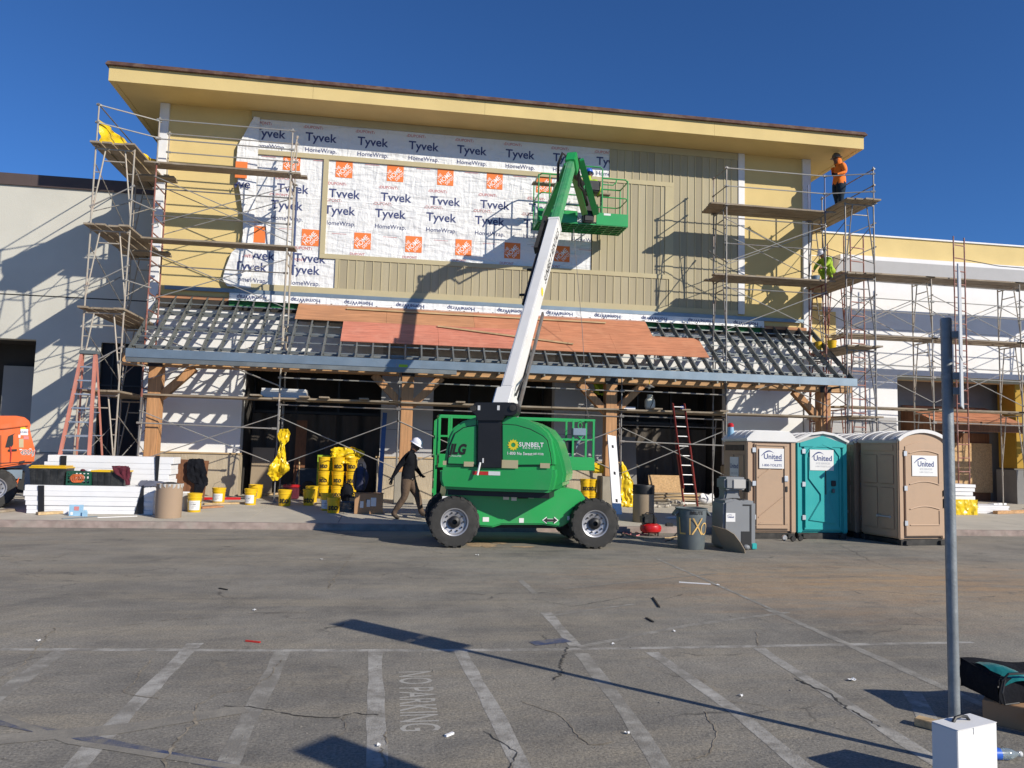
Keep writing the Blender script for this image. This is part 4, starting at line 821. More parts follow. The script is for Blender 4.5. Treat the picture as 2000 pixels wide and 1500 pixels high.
# jib and basket
BY0, BY1 = 20.6, 21.5
bx0, bx1 = at(1052, 400, BY0).x, at(1227, 400, BY0).x; bz0 = at(1190, 441, BY0).z; bz1 = at(1190, 417, BY0).z; rz_ = at(1200, 350, BY0).z; rh = at(1160, 326, BY0).z; mz = at(1190, 386, BY0).z
jm = at(1152, 420, 20.45)
for (x0, y0), (x1, y1), wd in (((1134, 312), (1164, 418), .11), ((1122, 345), (1142, 418), .09), ((1108, 322), (1064, 424), .13)):
    part('jib_arm', MB().bar(at(x0, y0, 19.2), at(x1, y1, 20.42), wd, .17, (1, 0, 0)), 'lift_green', Lf, bevel=.01)
part('jib_head', MB().bar(NOSE+Vector((0, -.05, .0)), at(1121, 330, 19.25), .22, .24), 'lift_green', Lf, bevel=.03)
mb = MB(); mb.tube(NOSE+Vector((.1, .1, -.05)), at(1146, 400, 20.3), .05, 10); mb.tube(NOSE+Vector((.02, .2, -.2)), at(1137, 360, 19.6), .075, 10); part('jib_cylinder', mb, 'black', Lf, smooth=True)
part('platform_mount', MB().box(jm.x-.17, jm.x+.12, 20.42, 20.6, bz0+.03, bz1+.4), 'black', Lf, bevel=.03)
mb = MB(); mb.path([NOSE+Vector((-.1, 0, .02)), NOSE+Vector((-.28, -.1, .1)), NOSE+Vector((-.36, 0, -.15)), NOSE+Vector((-.3, .3, -.5))], .035); mb.path([NOSE+Vector((.1, 0, .08)), NOSE+Vector((.2, .15, .05)), NOSE+Vector((.3, .5, -.5)), at(1146, 380, 20.3)], .03); part('hose', mb, 'black', Lf, smooth=True)
mb = MB()
for i in range(12): x = bx0+.1+(bx1-bx0-.2)*i/11; mb.box(x-.012, x+.012, BY0, BY1, bz0, bz0+.03)
for i in range(6): y = BY0+(BY1-BY0)*i/5; mb.box(bx0, bx1, y-.012, y+.012, bz0-.012, bz0+.02)
part('platform_floor', mb, 'lift_green', Lf); part('platform_deck', MB().box(bx0+.03, bx1-.03, BY0+.01, BY1-.025, bz0+.031, bz0+.04), 'rubber', Lf)
for a, b in ((bx0, jm.x-.32), (jm.x+.22, bx1)): part('toe_board', MB().box(a, b, BY0-.02, BY0, bz0, bz1), 'lift_green', Lf, bevel=.008)
mb = MB(); mb.box(bx1-.02, bx1, BY0, BY1, bz0, bz1-.05); mb.box(bx0, bx0+.02, BY0, BY1, bz0, bz1-.05); mb.box(bx0, bx1, BY1-.02, BY1, bz0, bz1-.1); part('toe_board', mb, 'lift_green', Lf)
def loop(z, r=.022): return [(bx0, BY0, z), (bx0, BY1, z), (bx1, BY1, z), (bx1, BY0, z)]
gx0, gx1 = at(1141, 330, BY0).x, at(1177, 330, BY0).x
mb = MB(); mb.path([(gx0, BY0, rz_), (bx0+.08, BY0, rz_), (bx0, BY0+.1, rz_-.02), (bx0, BY1-.1, rz_-.02), (bx0+.1, BY1, rz_), (bx1-.1, BY1, rz_), (bx1, BY1-.1, rz_-.03), (bx1, BY0+.1, rz_-.03), (bx1-.08, BY0, rz_), (gx1, BY0, rz_)], .021, 7)
part('top_rail', mb, 'lift_green', Lf, smooth=True)
mb = MB(); mb.path([(gx0, BY0, bz1), (gx0, BY0, rh-.05), (gx0+.06, BY0, rh), (gx1-.06, BY0, rh), (gx1, BY0, rh-.06), (gx1, BY0, bz1)], .021, 7); part('entry_gate', mb, 'lift_green', Lf, smooth=True)
mb = MB(); mb.path([(gx0, BY0, mz), (bx0+.08, BY0, mz), (bx0, BY0+.1, mz-.03), (bx0, BY1-.1, mz-.03), (bx0+.1, BY1, mz), (bx1-.1, BY1, mz), (bx1, BY1-.1, mz), (bx1, BY0+.1, mz), (bx1-.08, BY0, mz), (gx1, BY0, mz)], .018, 7)
for x, y in ((bx0, BY0+.06), (bx0, BY1-.08), (bx1, BY0+.06), (bx1, BY1-.08), (bx0+.3, BY0), (bx1-.55, BY1), (bx0+.6, BY1)): mb.tube((x, y, bz0), (x, y, rz_), .02, 7)
mb.path([(bx0+.62, BY0, rz_), (bx0+.64, BY0, rz_-.12), (bx0+.72, BY0, rz_-.2), (bx0+1.1, BY0, rz_-.2)], .016); mb.path([(bx1-.35, BY0, rz_), (bx1-.37, BY0, rz_-.1), (bx1-.45, BY0, rz_-.18), (gx1, BY0, rz_-.18)], .016)
part('mid_rail', mb, 'lift_green', Lf, smooth=True)
part('tool_shelf', MB().box(at(1043, 355, BY0).x, bx0+.85, BY0+.15, BY0+.4, rz_-.22, rz_-.19), 'plank', Lf)
part('tool_shelf', MB().box(gx1-.2, bx1-.35, BY1-.3, BY1-.05, rz_-.25, rz_-.2), 'plank', Lf)
part('control_box', MB().box(gx0+.02, gx1-.04, BY0+.05, BY0+.4, rz_-.36, rz_-.06), 'tub_black', Lf, bevel=.03)
part('decal', plate(gx1+.05, gx1+.25, bz1-.07, bz1-.01, BY0-.021, .003), 'paper', Lf)
mb = MB().path([at(1120, 445, 20.7), at(1128, 540, 20.6), at(1137, 640, 20.2), at(1146, 800, 19.4), at(1150, 815, 17)], .008, 5); solo('rope', mb, 'tube_grey', 'thin line hanging from the raised green basket past the canopy edge', 'rope')
# ------------------------------------------------------------------ scissor lift behind
Y0, Y1 = 16.75, 17.5
Sx = thing('scissor_lift', 'lowered green scissor lift half hidden behind the big boom lift', 'scissor lift', base=(2.7, 17.1, .14))
x0, x1 = at(857, 815, Y0).x, at(1163, 815, Y0).x; zt, zf0, zf1, zm = at(1130, 818, Y0).z, at(1130, 919, Y0).z, at(1130, 893, Y0).z, at(1130, 857, Y0).z
part('chassis', MB().box(x0+.35, x1-.55, Y0+.05, Y1-.05, .35, .75), 'lift_green', Sx, bevel=.02)
mb = MB()
for k in range(5): mb.bar((x0+.45, Y0+.1, .8+.07*k), (x1-.65, Y0+.1, .84+.07*k), .05, .06); mb.bar((x0+.45, Y1-.1, .84+.07*k), (x1-.65, Y1-.1, .8+.07*k), .05, .06)
part('scissor_stack', mb, 'lift_green_worn', Sx)
part('platform', MB().box(x0+.02, x1, Y0, Y1, zf0, zf1), 'lift_green', Sx, bevel=.015); part('platform_lip', MB().box(x0+.02, x1, Y0-.012, Y0-.001, zf0+.01, zf0+.09), 'lift_green', Sx)
mb = MB(); q = .045
for y in (Y0+.03, Y1-.03):
    mb.box(x0, x1, y-q/2, y+q/2, zt-q, zt); mb.box(x0+.005, x1-.005, y-q/3, y+q/3, zm-.03, zm)
    for x in (x0+.03, x0+.28, x0+1.9, x1-.5, x1-.03): mb.box(x-q/2, x+q/2, y-q/2.2, y+q/2.2, zf1, zt-.01)
for x in (x0, x1-q): mb.box(x, x+q, Y0+.03, Y1-.03, zt-q, zt-.002)
part('guard_rail', mb, 'lift_green', Sx)
part('entry_ladder', MB().box(x0-.06, x0, Y0+.05, Y0+.11, .3, zt-.1).box(x0-.06, x0, Y1-.11, Y1-.05, .3, zt-.1).box(x0-.055, x0-.01, Y0+.11, Y1-.11, 1.0, 1.05).box(x0-.055, x0-.01, Y0+.11, Y1-.11, .6, .65), 'lift_green', Sx)
for x in (x0+.6, x1-.8):
    for y, f in ((Y0+.06, False), (Y1-.06, True)): wheel(Sx, (x, y, .14+.2), 0, f, .45)
c = at(1130, 840, Y0); part('control_box', MB().box(c.x-.14, c.x+.16, Y0-.06, Y0+.12, c.z-.12, c.z+.04), 'steel', Sx, bevel=.01); part('control_bracket', MB().prism([(c.x-.14, c.z-.02), (c.x+.2, c.z), (c.x+.05, c.z-.2)], Y0-.02, Y0+.06), 'lift_green', Sx)
mb = MB().path([(c.x+.03+.045*cos(t*.5), Y0, c.z+.1+.07*sin(t*.5)) for t in range(13)], .014); part('handle', mb, 'lift_green', Sx)
part('manual_box', MB().box(at(1107, 865, Y0).x, at(1127, 865, Y0).x, Y0+.08, Y0+.14, at(1107, 885, Y0).z, at(1107, 861, Y0).z), 'black', Sx); part('tie_bar', MB().bar(at(1113, 893, Y0+.2), at(1138, 850, Y0+.2), .04, .05), 'steel', Sx)
# ------------------------------------------------------------------ orange lift at the left edge
OY = walk(0, 990).y
Or = thing('orange_boom_lift', 'orange boom lift on fat grey-rimmed tyres, cut off at the left picture edge', 'boom lift', base=(at(-10, 990, OY).x, OY+.7, wz(OY)))
OA = radians(24); O0 = at(66, 905, OY); OU = Vector((cos(OA), sin(OA), 0)); OV = Vector((-sin(OA), cos(OA), 0)); OT = Matrix(((OU.x, OV.x, 0, O0.x), (OU.y, OV.y, 0, O0.y), (0, 0, 1, 0), (0, 0, 0, 1)))
def ouz(x, y): d = ray(x, y); q = CAM+d*((O0-CAM).dot(OV)/d.dot(OV)); return ((q-O0).dot(OU), q.z)
def oq(pts): return [ouz(x, y) for x, y in pts]
def oprism(nm, pts, v0, v1, m_, **k): return part(nm, MB().prism(oq(pts), v0, v1, OT), m_, Or, **k)
oprism('hood', [(-150, 830), (-60, 813), (0, 812), (32, 812), (48, 815), (57, 822), (60, 830), (58, 838), (64, 862), (69, 880), (66, 905), (40, 908), (0, 914), (-150, 918)], 0, 1.5, 'orange', bevel=.04)
oprism('hood_ridge', [(-150, 838), (2, 829), (40, 823), (57, 829), (56, 832), (6, 838), (-150, 846)], -.05, -.001, 'orange', bevel=.012)
oprism('hood_seam', [(-150, 911), (66, 901), (66, 902.3), (-150, 913)], -.008, .002, 'black'); oprism('hood_seam', [(1, 850), (2.2, 850), (2.2, 912), (1, 912)], -.007, .002, 'black')
oprism('vent_opening', [(10, 874), (16, 852), (30, 846), (26, 850), (26, 868), (22, 874)], -.006, .004, 'black')
oprism('latch', [(16, 878), (33, 877), (33, 880.5), (16, 881.5)], -.025, -.001, 'black'); oprism('strap', [(19, 872), (22, 872), (23, 885), (21.5, 902), (20, 902), (21, 886)], -.03, -.018, 'red_tape')
oprism('beacon', [(37, 811), (45, 811), (45, 814.5), (37, 814.5)], .2, .3, 'black', bevel=.02); oprism('latch', [(38, 901), (49, 899), (47, 904), (38, 904.5)], -.03, -.001, 'black')
def oplate(x0, y0, x1, y1, m_): oprism('decal', [(x0, y1), (x1, y1), (x1, y0), (x0, y0)], -.007, -.004, m_)
oplate(40, 838, 55, 850, 'paper'); oprism('decal', [(39.5, 838), (40, 834), (43, 831), (48, 833), (52, 838)], -.007, -.004, 'yellow_print'); oplate(46, 852, 56, 858, 'red_print'); oplate(36, 849, 40, 855, 'paper'); oplate(37, 857, 46, 874, 'trim'); oplate(38, 877, 43.5, 879, 'paper'); oplate(57, 876, 61.5, 877.7, 'paper')
def otext(s_, x, y, v, size, m_, **k): u, z = ouz(x, y); text(s_, size, m_, Or, OT @ Vector((u, v, z)), rot=(pi/2, 0, OA), **k)
otext('450AJ', 53, 888, -.006, .15, 'white_print', bold=.04, shear=.2, sx=.72); otext('450AJ', 53, 888, -.009, .15, 'black_print', bold=-.002, shear=.2, sx=.72); otext('SUNBELT', 47.5, 845.5, -.0085, .05, 'blue_print', bold=.02, sx=.8)
zb_ = wz(OY); part('chassis', MB().box(-2.6, -.15, .25, 1.3, zb_+.3, zb_+.75, OT), 'black', Or); oprism('axle_guard', [(22, 955), (38, 932), (32, 955)], .1, .3, 'orange')
part('foot_plate', MB().box(-.7, -.2, .2, 1.2, at(0, 935, OY).z, at(0, 917, OY).z, OT), 'steel', Or)
wu = ouz(-11, 956)[0]
for v, f in ((.12, False), (1.45, True)):
    for du in (0, -2.4): p = OT @ Vector((wu+du, v, zb_+.42)); wheel(Or, p, OA, f, .95)
# ------------------------------------------------------------------ buckets
def bucket(label, xl, xr, yt, yb, style='label', group='yellow plastic buckets', lid=True, z=None, Y=None, surf=walk, m_='yellow', txt_a=0., tops=None):
    if Y is None: x0, x1, Y, zb, zt = fitw(xl, xr, yt, yb, surf)
    else: x0, x1, zb, zt = at(xl, yb, Y).x, at(xr, yb, Y).x, at((xl+xr)/2, yb, Y).z, at((xl+xr)/2, yt, Y).z
    if z is not None: zt += z-zb; zb = z
    r, h = (x1-x0)/2, zt-zb
    t = thing('bucket', label, 'bucket', group, loc=((x0+x1)/2, Y+r, zb), rz=random.uniform(-.3, .3) if style == 'label' else 0)
    q = .86
    prof = [(r*q*.97, 0), (r*q, h*.02), (r*.94, h*.72), (r*1., h*.73), (r*1., h*.79), (r*.96, h*.8), (r*.97, h*.87), (r*1.01, h*.88), (r*1.01, h*.93)]
    part('shell', MB().lathe(prof + ([(r*.95, h*.93), (r*.82, h*.1)] if not lid else []), 28), m_, t, smooth=True)
    if lid: part('lid', MB().lathe([(r*1.03, h*.93), (r*1.05, h*.95), (r*1.04, h*.995), (r*.96, h), (r*.9, h*.985)], 28), m_, t, smooth=True)
    part('handle', MB().path([(-r*1.02, 0, h*.85), (-r*.95, -r*.45, h*.55), (0, -r*1.03, h*.42), (r*.95, -r*.45, h*.55), (r*1.02, 0, h*.85)] if style == 'label' else [(-r*1.02, 0, h*.85), (-r*.95, r*.45, h*.6), (0, r*1.03, h*.5), (r*.95, r*.45, h*.6), (r*1.02, 0, h*.85)] if style != 'up' else [(-r*1.02, 0, h*.9), (-r*.7, 0, h*1.25), (0, 0, h*1.4), (r*.7, 0, h*1.25), (r*1.02, 0, h*.9)], .006, 5), 'tube_grey', t)
    if style in ('label', 'up'):
        a0 = -pi/2-.05; part('label', MB().grid(lambda u, v: ((r*(.885+.055*v)+.004)*cos(a0+(u-.5)*1.7), (r*(.885+.055*v)+.004)*sin(a0+(u-.5)*1.7), h*(.12+.5*v)), 12, 2), 'paper', t, smooth=True)
        for k in range(4): part('print', MB().grid(lambda u, v: ((r*.93+.006)*cos(a0-.15*(k % 2)+(u-.5)*(1.0-.2*k)), (r*.93+.006)*sin(a0-.15*(k % 2)+(u-.5)*(1.0-.2*k)), h*(.5-.09*k+.03*v)), 8, 1), 'grey_print', t)
    if style == 'sto':
        text('sto', h*.5, 'black_print', t, (0, -r*.925-.008, h*.2), bold=.03, bend=r*.925, sx=1.0)
    return t
bucket('yellow bucket with white label standing in front of the brown drum side', 362, 391, 964, 1001)
bucket('yellow bucket with white label on the boards left of the plinth corner', 411, 438, 953, 983, style='up')
bucket('yellow bucket with white label at the left end of the open bay', 475, 500, 955, 987)
bucket('open yellow pail tipped behind the bucket at the bay edge', 483, 511, 945, 974, style='none', lid=False)
bucket('yellow lettered bucket standing alone under the hanging yellow plastic', 541, 568, 957, 989, 'sto')
bucket('yellow lettered bucket left of the tall stacked buckets', 590, 614, 956, 988, 'sto'); bucket('plain yellow bucket hidden just behind the lettered one', 595, 620, 950, 982, 'none')
bucket('yellow bucket with its back turned in front of the stacks', 625, 650, 964, 998, 'label'); bucket('dull yellow open bucket nearest the hose coil', 637, 664, 970, 1003, 'sto', lid=False)
bucket('yellow bucket in shade inside the bay, far left', 482, 502, 925, 955, 'label')
sy = walk(650, 975).y
stk = {'left': (617, 644), 'middle': (644, 673), 'right': (672, 699)}
for nm, (a, b) in stk.items():
    s = (at(b, 960, sy).x-at(a, 960, sy).x)*.5; z = wz(sy)
    for k, lv in enumerate(('bottom', 'second', 'top')):
        h = .375; r = .165; x = at((a+b)/2, 940, sy).x
        t = bucket('yellow lettered bucket, %s of the %s column of three' % (lv, nm), a+2, b-2, 913.6, 940, 'sto', 'stacked yellow buckets', z=z+k*h*1.02, Y=sy)
for nm, a, b in (('left', 1138, 1152), ('right', 1150, 1165)):
    for k, lv in enumerate(('lower', 'upper')):
        bucket('%s yellow lettered bucket of the %s pair behind the green lift' % (lv, nm), a-2, b+4, 923, 950, 'sto', 'buckets behind the lift', z=wz(20.4)+.36*k, Y=20.5)
bucket('white-labelled yellow bucket behind the navy rucksack', 716, 733, 928, 960, 'label')
bucket('yellow bucket on the right scaffold, left of two', 1596, 1608, 664, 682, 'none', 'buckets on the right scaffold', z=4.9, Y=21.2); bucket('yellow bucket on the right scaffold, right of two', 1622, 1638, 661, 680, 'none', 'buckets on the right scaffold', z=4.9, Y=20.9)
# ------------------------------------------------------------------ foam stacks with black straps
def foam_stack(label, Y, dp, edges, straps, cols='foam'):
    """edges: list of (xl, xr, ytop, ybot) for each sheet in picture points at depth Y"""
    x0 = min(at(e[0], e[2], Y).x for e in edges); base = at(edges[0][0], edges[0][3], Y)
    t = thing('foam_board_stack', label, 'foam boards', 'stacked foam boards', base=((x0+at(edges[0][1], 900, Y).x)/2, Y+dp/2, base.z))
    for xl, xr, yt, yb in edges:
        a, b = at(xl, yt, Y), at(xr, yb, Y); zt = at((xl+xr)/2, yt, Y).z; zb = at((xl+xr)/2, yb, Y).z; e = random.uniform(-.015, .015)
        part('foam_board', MB().box(a.x, b.x, Y+e, Y+dp+e, zb+.001, zt-.001), cols, t, bevel=.004)
    for xa, xb, yt, yb in straps:
        a, b = at(xa[0], yt, Y-.02), at(xa[1], yt, Y-.02); c, d = at(xb[0], yb, Y-.02), at(xb[1], yb, Y-.02)
        part('strap', MB().add([p for p in (a, b, d, c)] + [p+Vector((0, .012, 0)) for p in (a, b, d, c)], [(3, 2, 1, 0), (4, 5, 6, 7), (0, 1, 5, 4), (1, 2, 6, 5), (2, 3, 7, 6), (3, 0, 4, 7)]), 'black', t)
    return t
FYf = walk(170, 1004).y
foam_stack('front strapped stack of white foam boards at the pavement edge', FYf, .6, [(52, 298, 996.5, 1004), (51, 299, 988, 996.5), (50, 300, 979, 988), (48, 300, 970, 979), (46, 301, 960, 970), (48, 303, 949, 960)], [((74, 86), (74, 86), 948, 1003), ((278, 281), (262, 280), 948, 1004)])
FYb = FYf+.75
foam_stack('rear strapped stack of white foam boards, behind the tubs', FYb, .6, [(84, 330, 985, 995), (84, 331, 975, 985), (84, 333, 965, 975), (83, 329, 955, 965), (82, 333, 945, 955), (83, 331, 935, 945), (82, 329, 925, 935), (81, 333, 915, 925), (86, 333, 904, 915), (93, 338, 891, 904)], [((118, 130), (113, 125), 890, 985), ((303, 312), (303, 305), 890, 985)])
ftop = at(170, 949, FYf).z
# tubs, crate and clothes on the front stack
def tub(label, xl, xr, yt, yb, lid):
    Y = FYf+.06; x0, x1 = at(xl, yt, Y).x, at(xr, yt, Y).x; zt = at((xl+xr)/2, yt, Y).z; zb = ftop+.002; w_, d_ = (x1-x0)/2, .24
    t = thing('storage_tub', label, 'tub', 'black tubs on the foam', loc=((x0+x1)/2, Y+d_, zb)); h = zt-zb; mb = MB()
    for k, (s, z) in enumerate(((.87, 0), (.95, h), (.92, h), (.84, .01))): mb.v += [(-w_*s, -d_*s, z), (w_*s, -d_*s, z), (w_*s, d_*s, z), (-w_*s, d_*s, z)]
    mb.f = [(4*k+i, 4*k+(i+1) % 4, 4*k+4+(i+1) % 4, 4*k+4+i) for k in range(3) for i in range(4)] + [(3, 2, 1, 0), (12, 13, 14, 15)]
    part('body', mb, 'tub_black', t, bevel=.01)
    for x in (-.6, -.2, .2, .6): part('rib', MB().bar((w_*x*.9, -d_*.885, .02), (w_*x*.95, -d_*.96, h-.02), .02, .01, (1, 0, 0)), 'tub_black', t)
    if lid: part('lid', MB().box(-w_, w_, -d_, d_, h, h+.03).box(-w_*.92, w_*.92, -d_*.9, d_*.9, h+.031, h+.06), 'yellow', t, bevel=.012)
    else:
        mb = MB(); [mb.box(a, b, c, d, h-.012, h+.02) for a, b, c, d in ((-w_, w_, -d_, -d_*.9), (-w_, w_, d_*.9, d_), (-w_, -w_*.94, -d_*.899, d_*.899), (w_*.94, w_, -d_*.899, d_*.899))]; part('rim', mb, 'yellow', t)
    return t
tub('black tub with a closed yellow lid at the left end of the foam stack', 55, 130, 915, 948, True)
tub('open black tub with a yellow rim, maroon shirt hanging over it', 177, 246, 921, 948, False)
Y = FYf+.03; x0, x1, zt = at(129, 935, Y).x, at(177, 935, Y).x, at(150, 921, Y).z
t = thing('crate', 'green plastic crate of orange cord between the two black tubs', 'crate', loc=((x0+x1)/2, Y+.2, ftop+.002)); h = zt-ftop; w_ = (x1-x0)/2; mb = MB()
mb.box(-w_, w_, -.2, .2, 0, .02)
for y in (-.2, .185):
    for z in (0.02, h*.33, h*.66, h-.03): mb.box(-w_, w_, y, y+.015, z, z+.03)
    for i in range(7): x = -w_+.01+i*(2*w_-.03)/6; mb.box(x-.009, x+.018, y+.001, y+.014, .02, h-.001)
for x in (-w_, w_-.015): mb.box(x, x+.015, -.185, .185, .02, h)
part('body', mb, 'crate_green', t)
mb = MB()
for k in range(11): a = -.07+.014*k; mb.path([(a+.07*cos(s*.5)-.02, -.205-.01*(k % 3), h*.5+.075*sin(s*.5)+.01*sin(k*2)) for s in range(13)], .007, 5)
solo('cord_coil', mb, 'cord_orange', 'coil of orange cord hung on the front of the green crate', 'cord', loc=t.location)
part('glove', MB().ellip((0.02, -.05, h+.02), .05, .04, .03), 'maroon', t); part('rag', MB().ellip((.13, -.02, h+.015), .07, .06, .03), 'paper', t)
# draped cloths
def cloth(label, name, cat, m_, pts, Yf, seed=0, nv=16, thick=.01, fold=.03):
    """pts: rows of (xl, xr, y) picture outline; Yf(v): depth at row fraction v; crumpled by noise"""
    mb = MB(); rows = []; nz = mathutils.noise.noise
    for (a, b, c), (d, e, f_) in zip(pts, pts[1:]): rows += [(a+(d-a)*k/4, b+(e-b)*k/4, c+(f_-c)*k/4) for k in range(4)]
    rows.append(pts[-1]); n = len(rows)
    for i, (xl, xr, y) in enumerate(rows):
        v = i/(n-1); Y = Yf(v); wd = xr-xl; xl += wd*.1*nz((v*9, seed*3.1, 1)); xr += wd*.1*nz((v*9, seed*3.1, 7))
        for j in range(nv+1):
            u = j/nv; p = at(xl+(xr-xl)*u, y+1.5*nz((u*6, v*4, seed)), Y); s = 5.5
            p.y += fold*(1.5*nz((p.x*s, p.z*s*.6, seed))+1.1*nz((p.x*s*2.7, p.z*s*1.4, seed+5))+.5*nz((p.x*s*6, p.z*s*4, seed+9))); mb.v.append(p)
    mb.f = [(i*(nv+1)+j, i*(nv+1)+j+1, (i+1)*(nv+1)+j+1, (i+1)*(nv+1)+j) for i in range(n-1) for j in range(nv)]
    return solo(name, mb, m_, label, cat, smooth=True, solid=thick)
cloth('maroon shirt slung over the rim of the open black tub', 'shirt', 'shirt', 'maroon', [(218, 252, 910), (220, 255, 915), (222, 255, 922), (234, 254, 930), (244, 253, 938), (246, 255, 947)], lambda v: FYf+.25 if v < .2 else FYf+.02, 1)
cloth('grey hooded jacket lying flat on the right end of the front foam stack', 'jacket', 'jacket', 'grey_cloth', [(276, 300, 939), (272, 320, 942), (270, 328, 946), (275, 318, 950)], lambda v: FYf+.5-.5*v, 2)
cloth('black jacket hung over the brown plywood offcut', 'jacket', 'jacket', 'black_cloth', [(372, 394, 896), (366, 400, 900), (364, 402, 912), (363, 404, 925), (366, 405, 936), (376, 406, 944), (392, 405, 949)], lambda v: walk(370, 985).y-.1-.04*v, 3)
# drum, boards and bits at the pavement edge
x0, x1, Y, zb, zt = fitw(297, 349, 946, 1013); r = (x1-x0)/2
t = thing('fibre_drum', 'brown fibre drum with a ragged open rim holding black rubbish', 'drum', loc=((x0+x1)/2, Y+r, zb)); h = zt-zb
part('body', MB().lathe([(r*.97, 0), (r*.99, .02), (r, h*.5), (r, h), (r*.95, h), (r*.9, .05)], 36), 'fibre_drum', t, smooth=True)
part('rubbish', MB().ellip((0, 0, h-.03), r*.8, r*.8, .07), 'black', t); part('torn_liner', MB().grid(lambda u, v: ((r*1.01+.01*sin(u*40))*cos(-2.2+u*2.4), (r*1.01+.01*sin(u*40))*sin(-2.2+u*2.4), h-.1*v*(.5+.5*sin(u*17)**2)+.01), 40, 3), 'toilet_roof_grey', t, smooth=True)
BYb = walk(370, 985).y
solo('plywood_offcut', MB().add([at(335, 975, BYb-.06), at(398, 978, BYb-.1), at(408, 900, BYb+.02), at(335, 896, BYb+.02)] + [p+Vector((0, .02, 0)) for p in (at(335, 975, BYb-.06), at(398, 978, BYb-.1), at(408, 900, BYb+.02), at(335, 896, BYb+.02))], [(0, 1, 2, 3), (7, 6, 5, 4), (0, 4, 5, 1), (1, 5, 6, 2), (2, 6, 7, 3), (3, 7, 4, 0)]), 'brown_board', 'brown plywood offcut leaning behind the fibre drum', 'board')
x0, x1, Y, zb, zt = fitw(345, 364, 962, 998); t = thing('clear_pail', 'translucent white pail beside the brown drum', 'pail', loc=((x0+x1)/2, Y+.12, zb)); part('body', MB().lathe([(.1, 0), (.125, zt-zb), (.115, zt-zb), (.09, .02)], 24), 'toilet_roof_grey', t, smooth=True); part('rim', MB().lathe([(.128, zt-zb-.02), (.135, zt-zb), (.128, zt-zb+.01)], 24), 'paper', t, smooth=True)
pl = walk(357, 968).y
solo('plastic_sheet', MB().add([at(346, 968, pl), at(369, 964, pl), at(356, 944, pl+.1), at(346, 952, pl+.1)], [(0, 1, 2, 3)]), 'toilet_roof_grey', 'clear plastic sheet poking up behind the translucent pail', 'plastic sheet', solid=.004)
def lying(label, name, cat, m_, xa, ya, xb, yb, w_, h_, surf=walk, bevel=.004, lift=0., group=None):
    p, q = surf(xa, ya), surf(xb, yb); up = Vector((0, 0, h_/2+.002+lift)); return solo(name, MB().bar(p+up, q+up, w_, h_), m_, label, cat, group, bevel=bevel)
lying('long pale board on the pavement under the labelled bucket', 'board', 'board', 'lumber', 398, 986, 480, 984, .14, .04)
lying('short board lying across the mouth of the bay', 'board', 'board', 'lumber', 500, 968, 560, 965, .12, .05)
lying('dark red beam lying along the foot of the plinth', 'beam', 'beam', 'comp_red', 396, 976, 470, 976, .1, .06)
lying('flat plywood scrap beside the brown drum', 'board', 'board', 'plywood_tan', 388, 993, 430, 990, .3, .03)
for i, (a, b, c, d, l, m_) in enumerate(((70, 1001, 120, 997, 0., 'lumber'), (72, 1006, 121, 1003, 0., 'lumber'), (70, 1000, 112, 996, .06, 'plank'))):
    lying(('rear', 'front', 'upper')[i]+' of the short timber offcuts before the foam stack', 'timber_offcut', 'offcut', m_, a, b, c, d, .14, .055, lift=l, group='offcuts by the foam')
x0, x1, Y, zb, zt = fitw(135, 173, 986, 1008)
t = thing('carton', 'open light blue carton lying by the front foam stack', 'carton', loc=(x0, Y, zb)); w_ = x1-x0; h = zt-zb
mb = MB(); mb.box(0, w_*.72, 0, .012, 0, h); mb.box(0, w_*.72, .012, .2, 0, .01); mb.box(0, .01, .012, .2, .011, h*.8); mb.box(w_*.71, w_*.72, .012, .2, .011, h*.5); mb.box(w_*.73, w_, -.05, -.04, 0, h*.45); part('body', mb, 'light_blue_box', t)
part('print', plate(w_*.25, w_*.5, h*.5, h*.85, -.001, .002), 'red_print', t); part('print', plate(w_*.08, w_*.2, h*.1, h*.35, -.001, .002), 'white_print', t)
lying('grey metal strip lying at the kerb', 'metal_strip', 'strip', 'steel', 121, 1014, 190, 1009, .05, .012); lying('thin white strip lying beside the drum', 'plastic_strip', 'strip', 'foam', 190, 1012, 268, 1009, .025, .015)
lying('grey plank at the foot of the orange lift', 'board', 'board', 'plank', -20, 1003, 24, 998, .2, .05)
# orange step ladder
LY = 18.45; tp = at(173, 690, LY+.5)
t = thing('step_ladder', 'tall orange fibreglass step ladder standing open left of the canopy', 'step ladder', base=(at(140, 900, LY).x, LY+.4, wz(LY)))
l0, r0 = Vector((at(97, 960, LY).x, LY, wz(LY))), Vector((at(170, 960, LY).x, LY, wz(LY))); l1, r1 = Vector((at(160, 693, LY+.55).x, LY+.55, tp.z)), Vector((at(186, 693, LY+.55).x, LY+.55, tp.z))
for a, b in ((l0, l1), (r0, r1)): part('rail', MB().bar(a, b, .062, .085, (0, 1, 0)), 'ladder_orange', t, bevel=.004)
bk = Vector((0, 1.25, 0))
for a, b in ((l0, l1), (r0, r1)): part('rear_rail', MB().bar(a*.9+((l0+r0)/2)*.1+bk, b+Vector((0, .08, 0)), .025, .06, (0, 1, 0)), 'ladder_orange', t)
mb = MB()
for k in range(1, 11): f = k/11.; part('step', MB().bar(l0.lerp(l1, f)+Vector((.02, .02, 0)), r0.lerp(r1, f)+Vector((-.02, .02, 0)), .085, .03), 'aluminium', t)
for k in range(1, 6): f = k/6.5; part('rear_brace', MB().bar(l0.lerp(l1, f)+bk*(1-f), r0.lerp(r1, f)+bk*(1-f), .03, .02), 'aluminium', t)
part('top_cap', MB().box(l1.x-.04, r1.x+.04, LY+.48, LY+.72, tp.z-.02, tp.z+.07), 'bin_grey', t, bevel=.012)
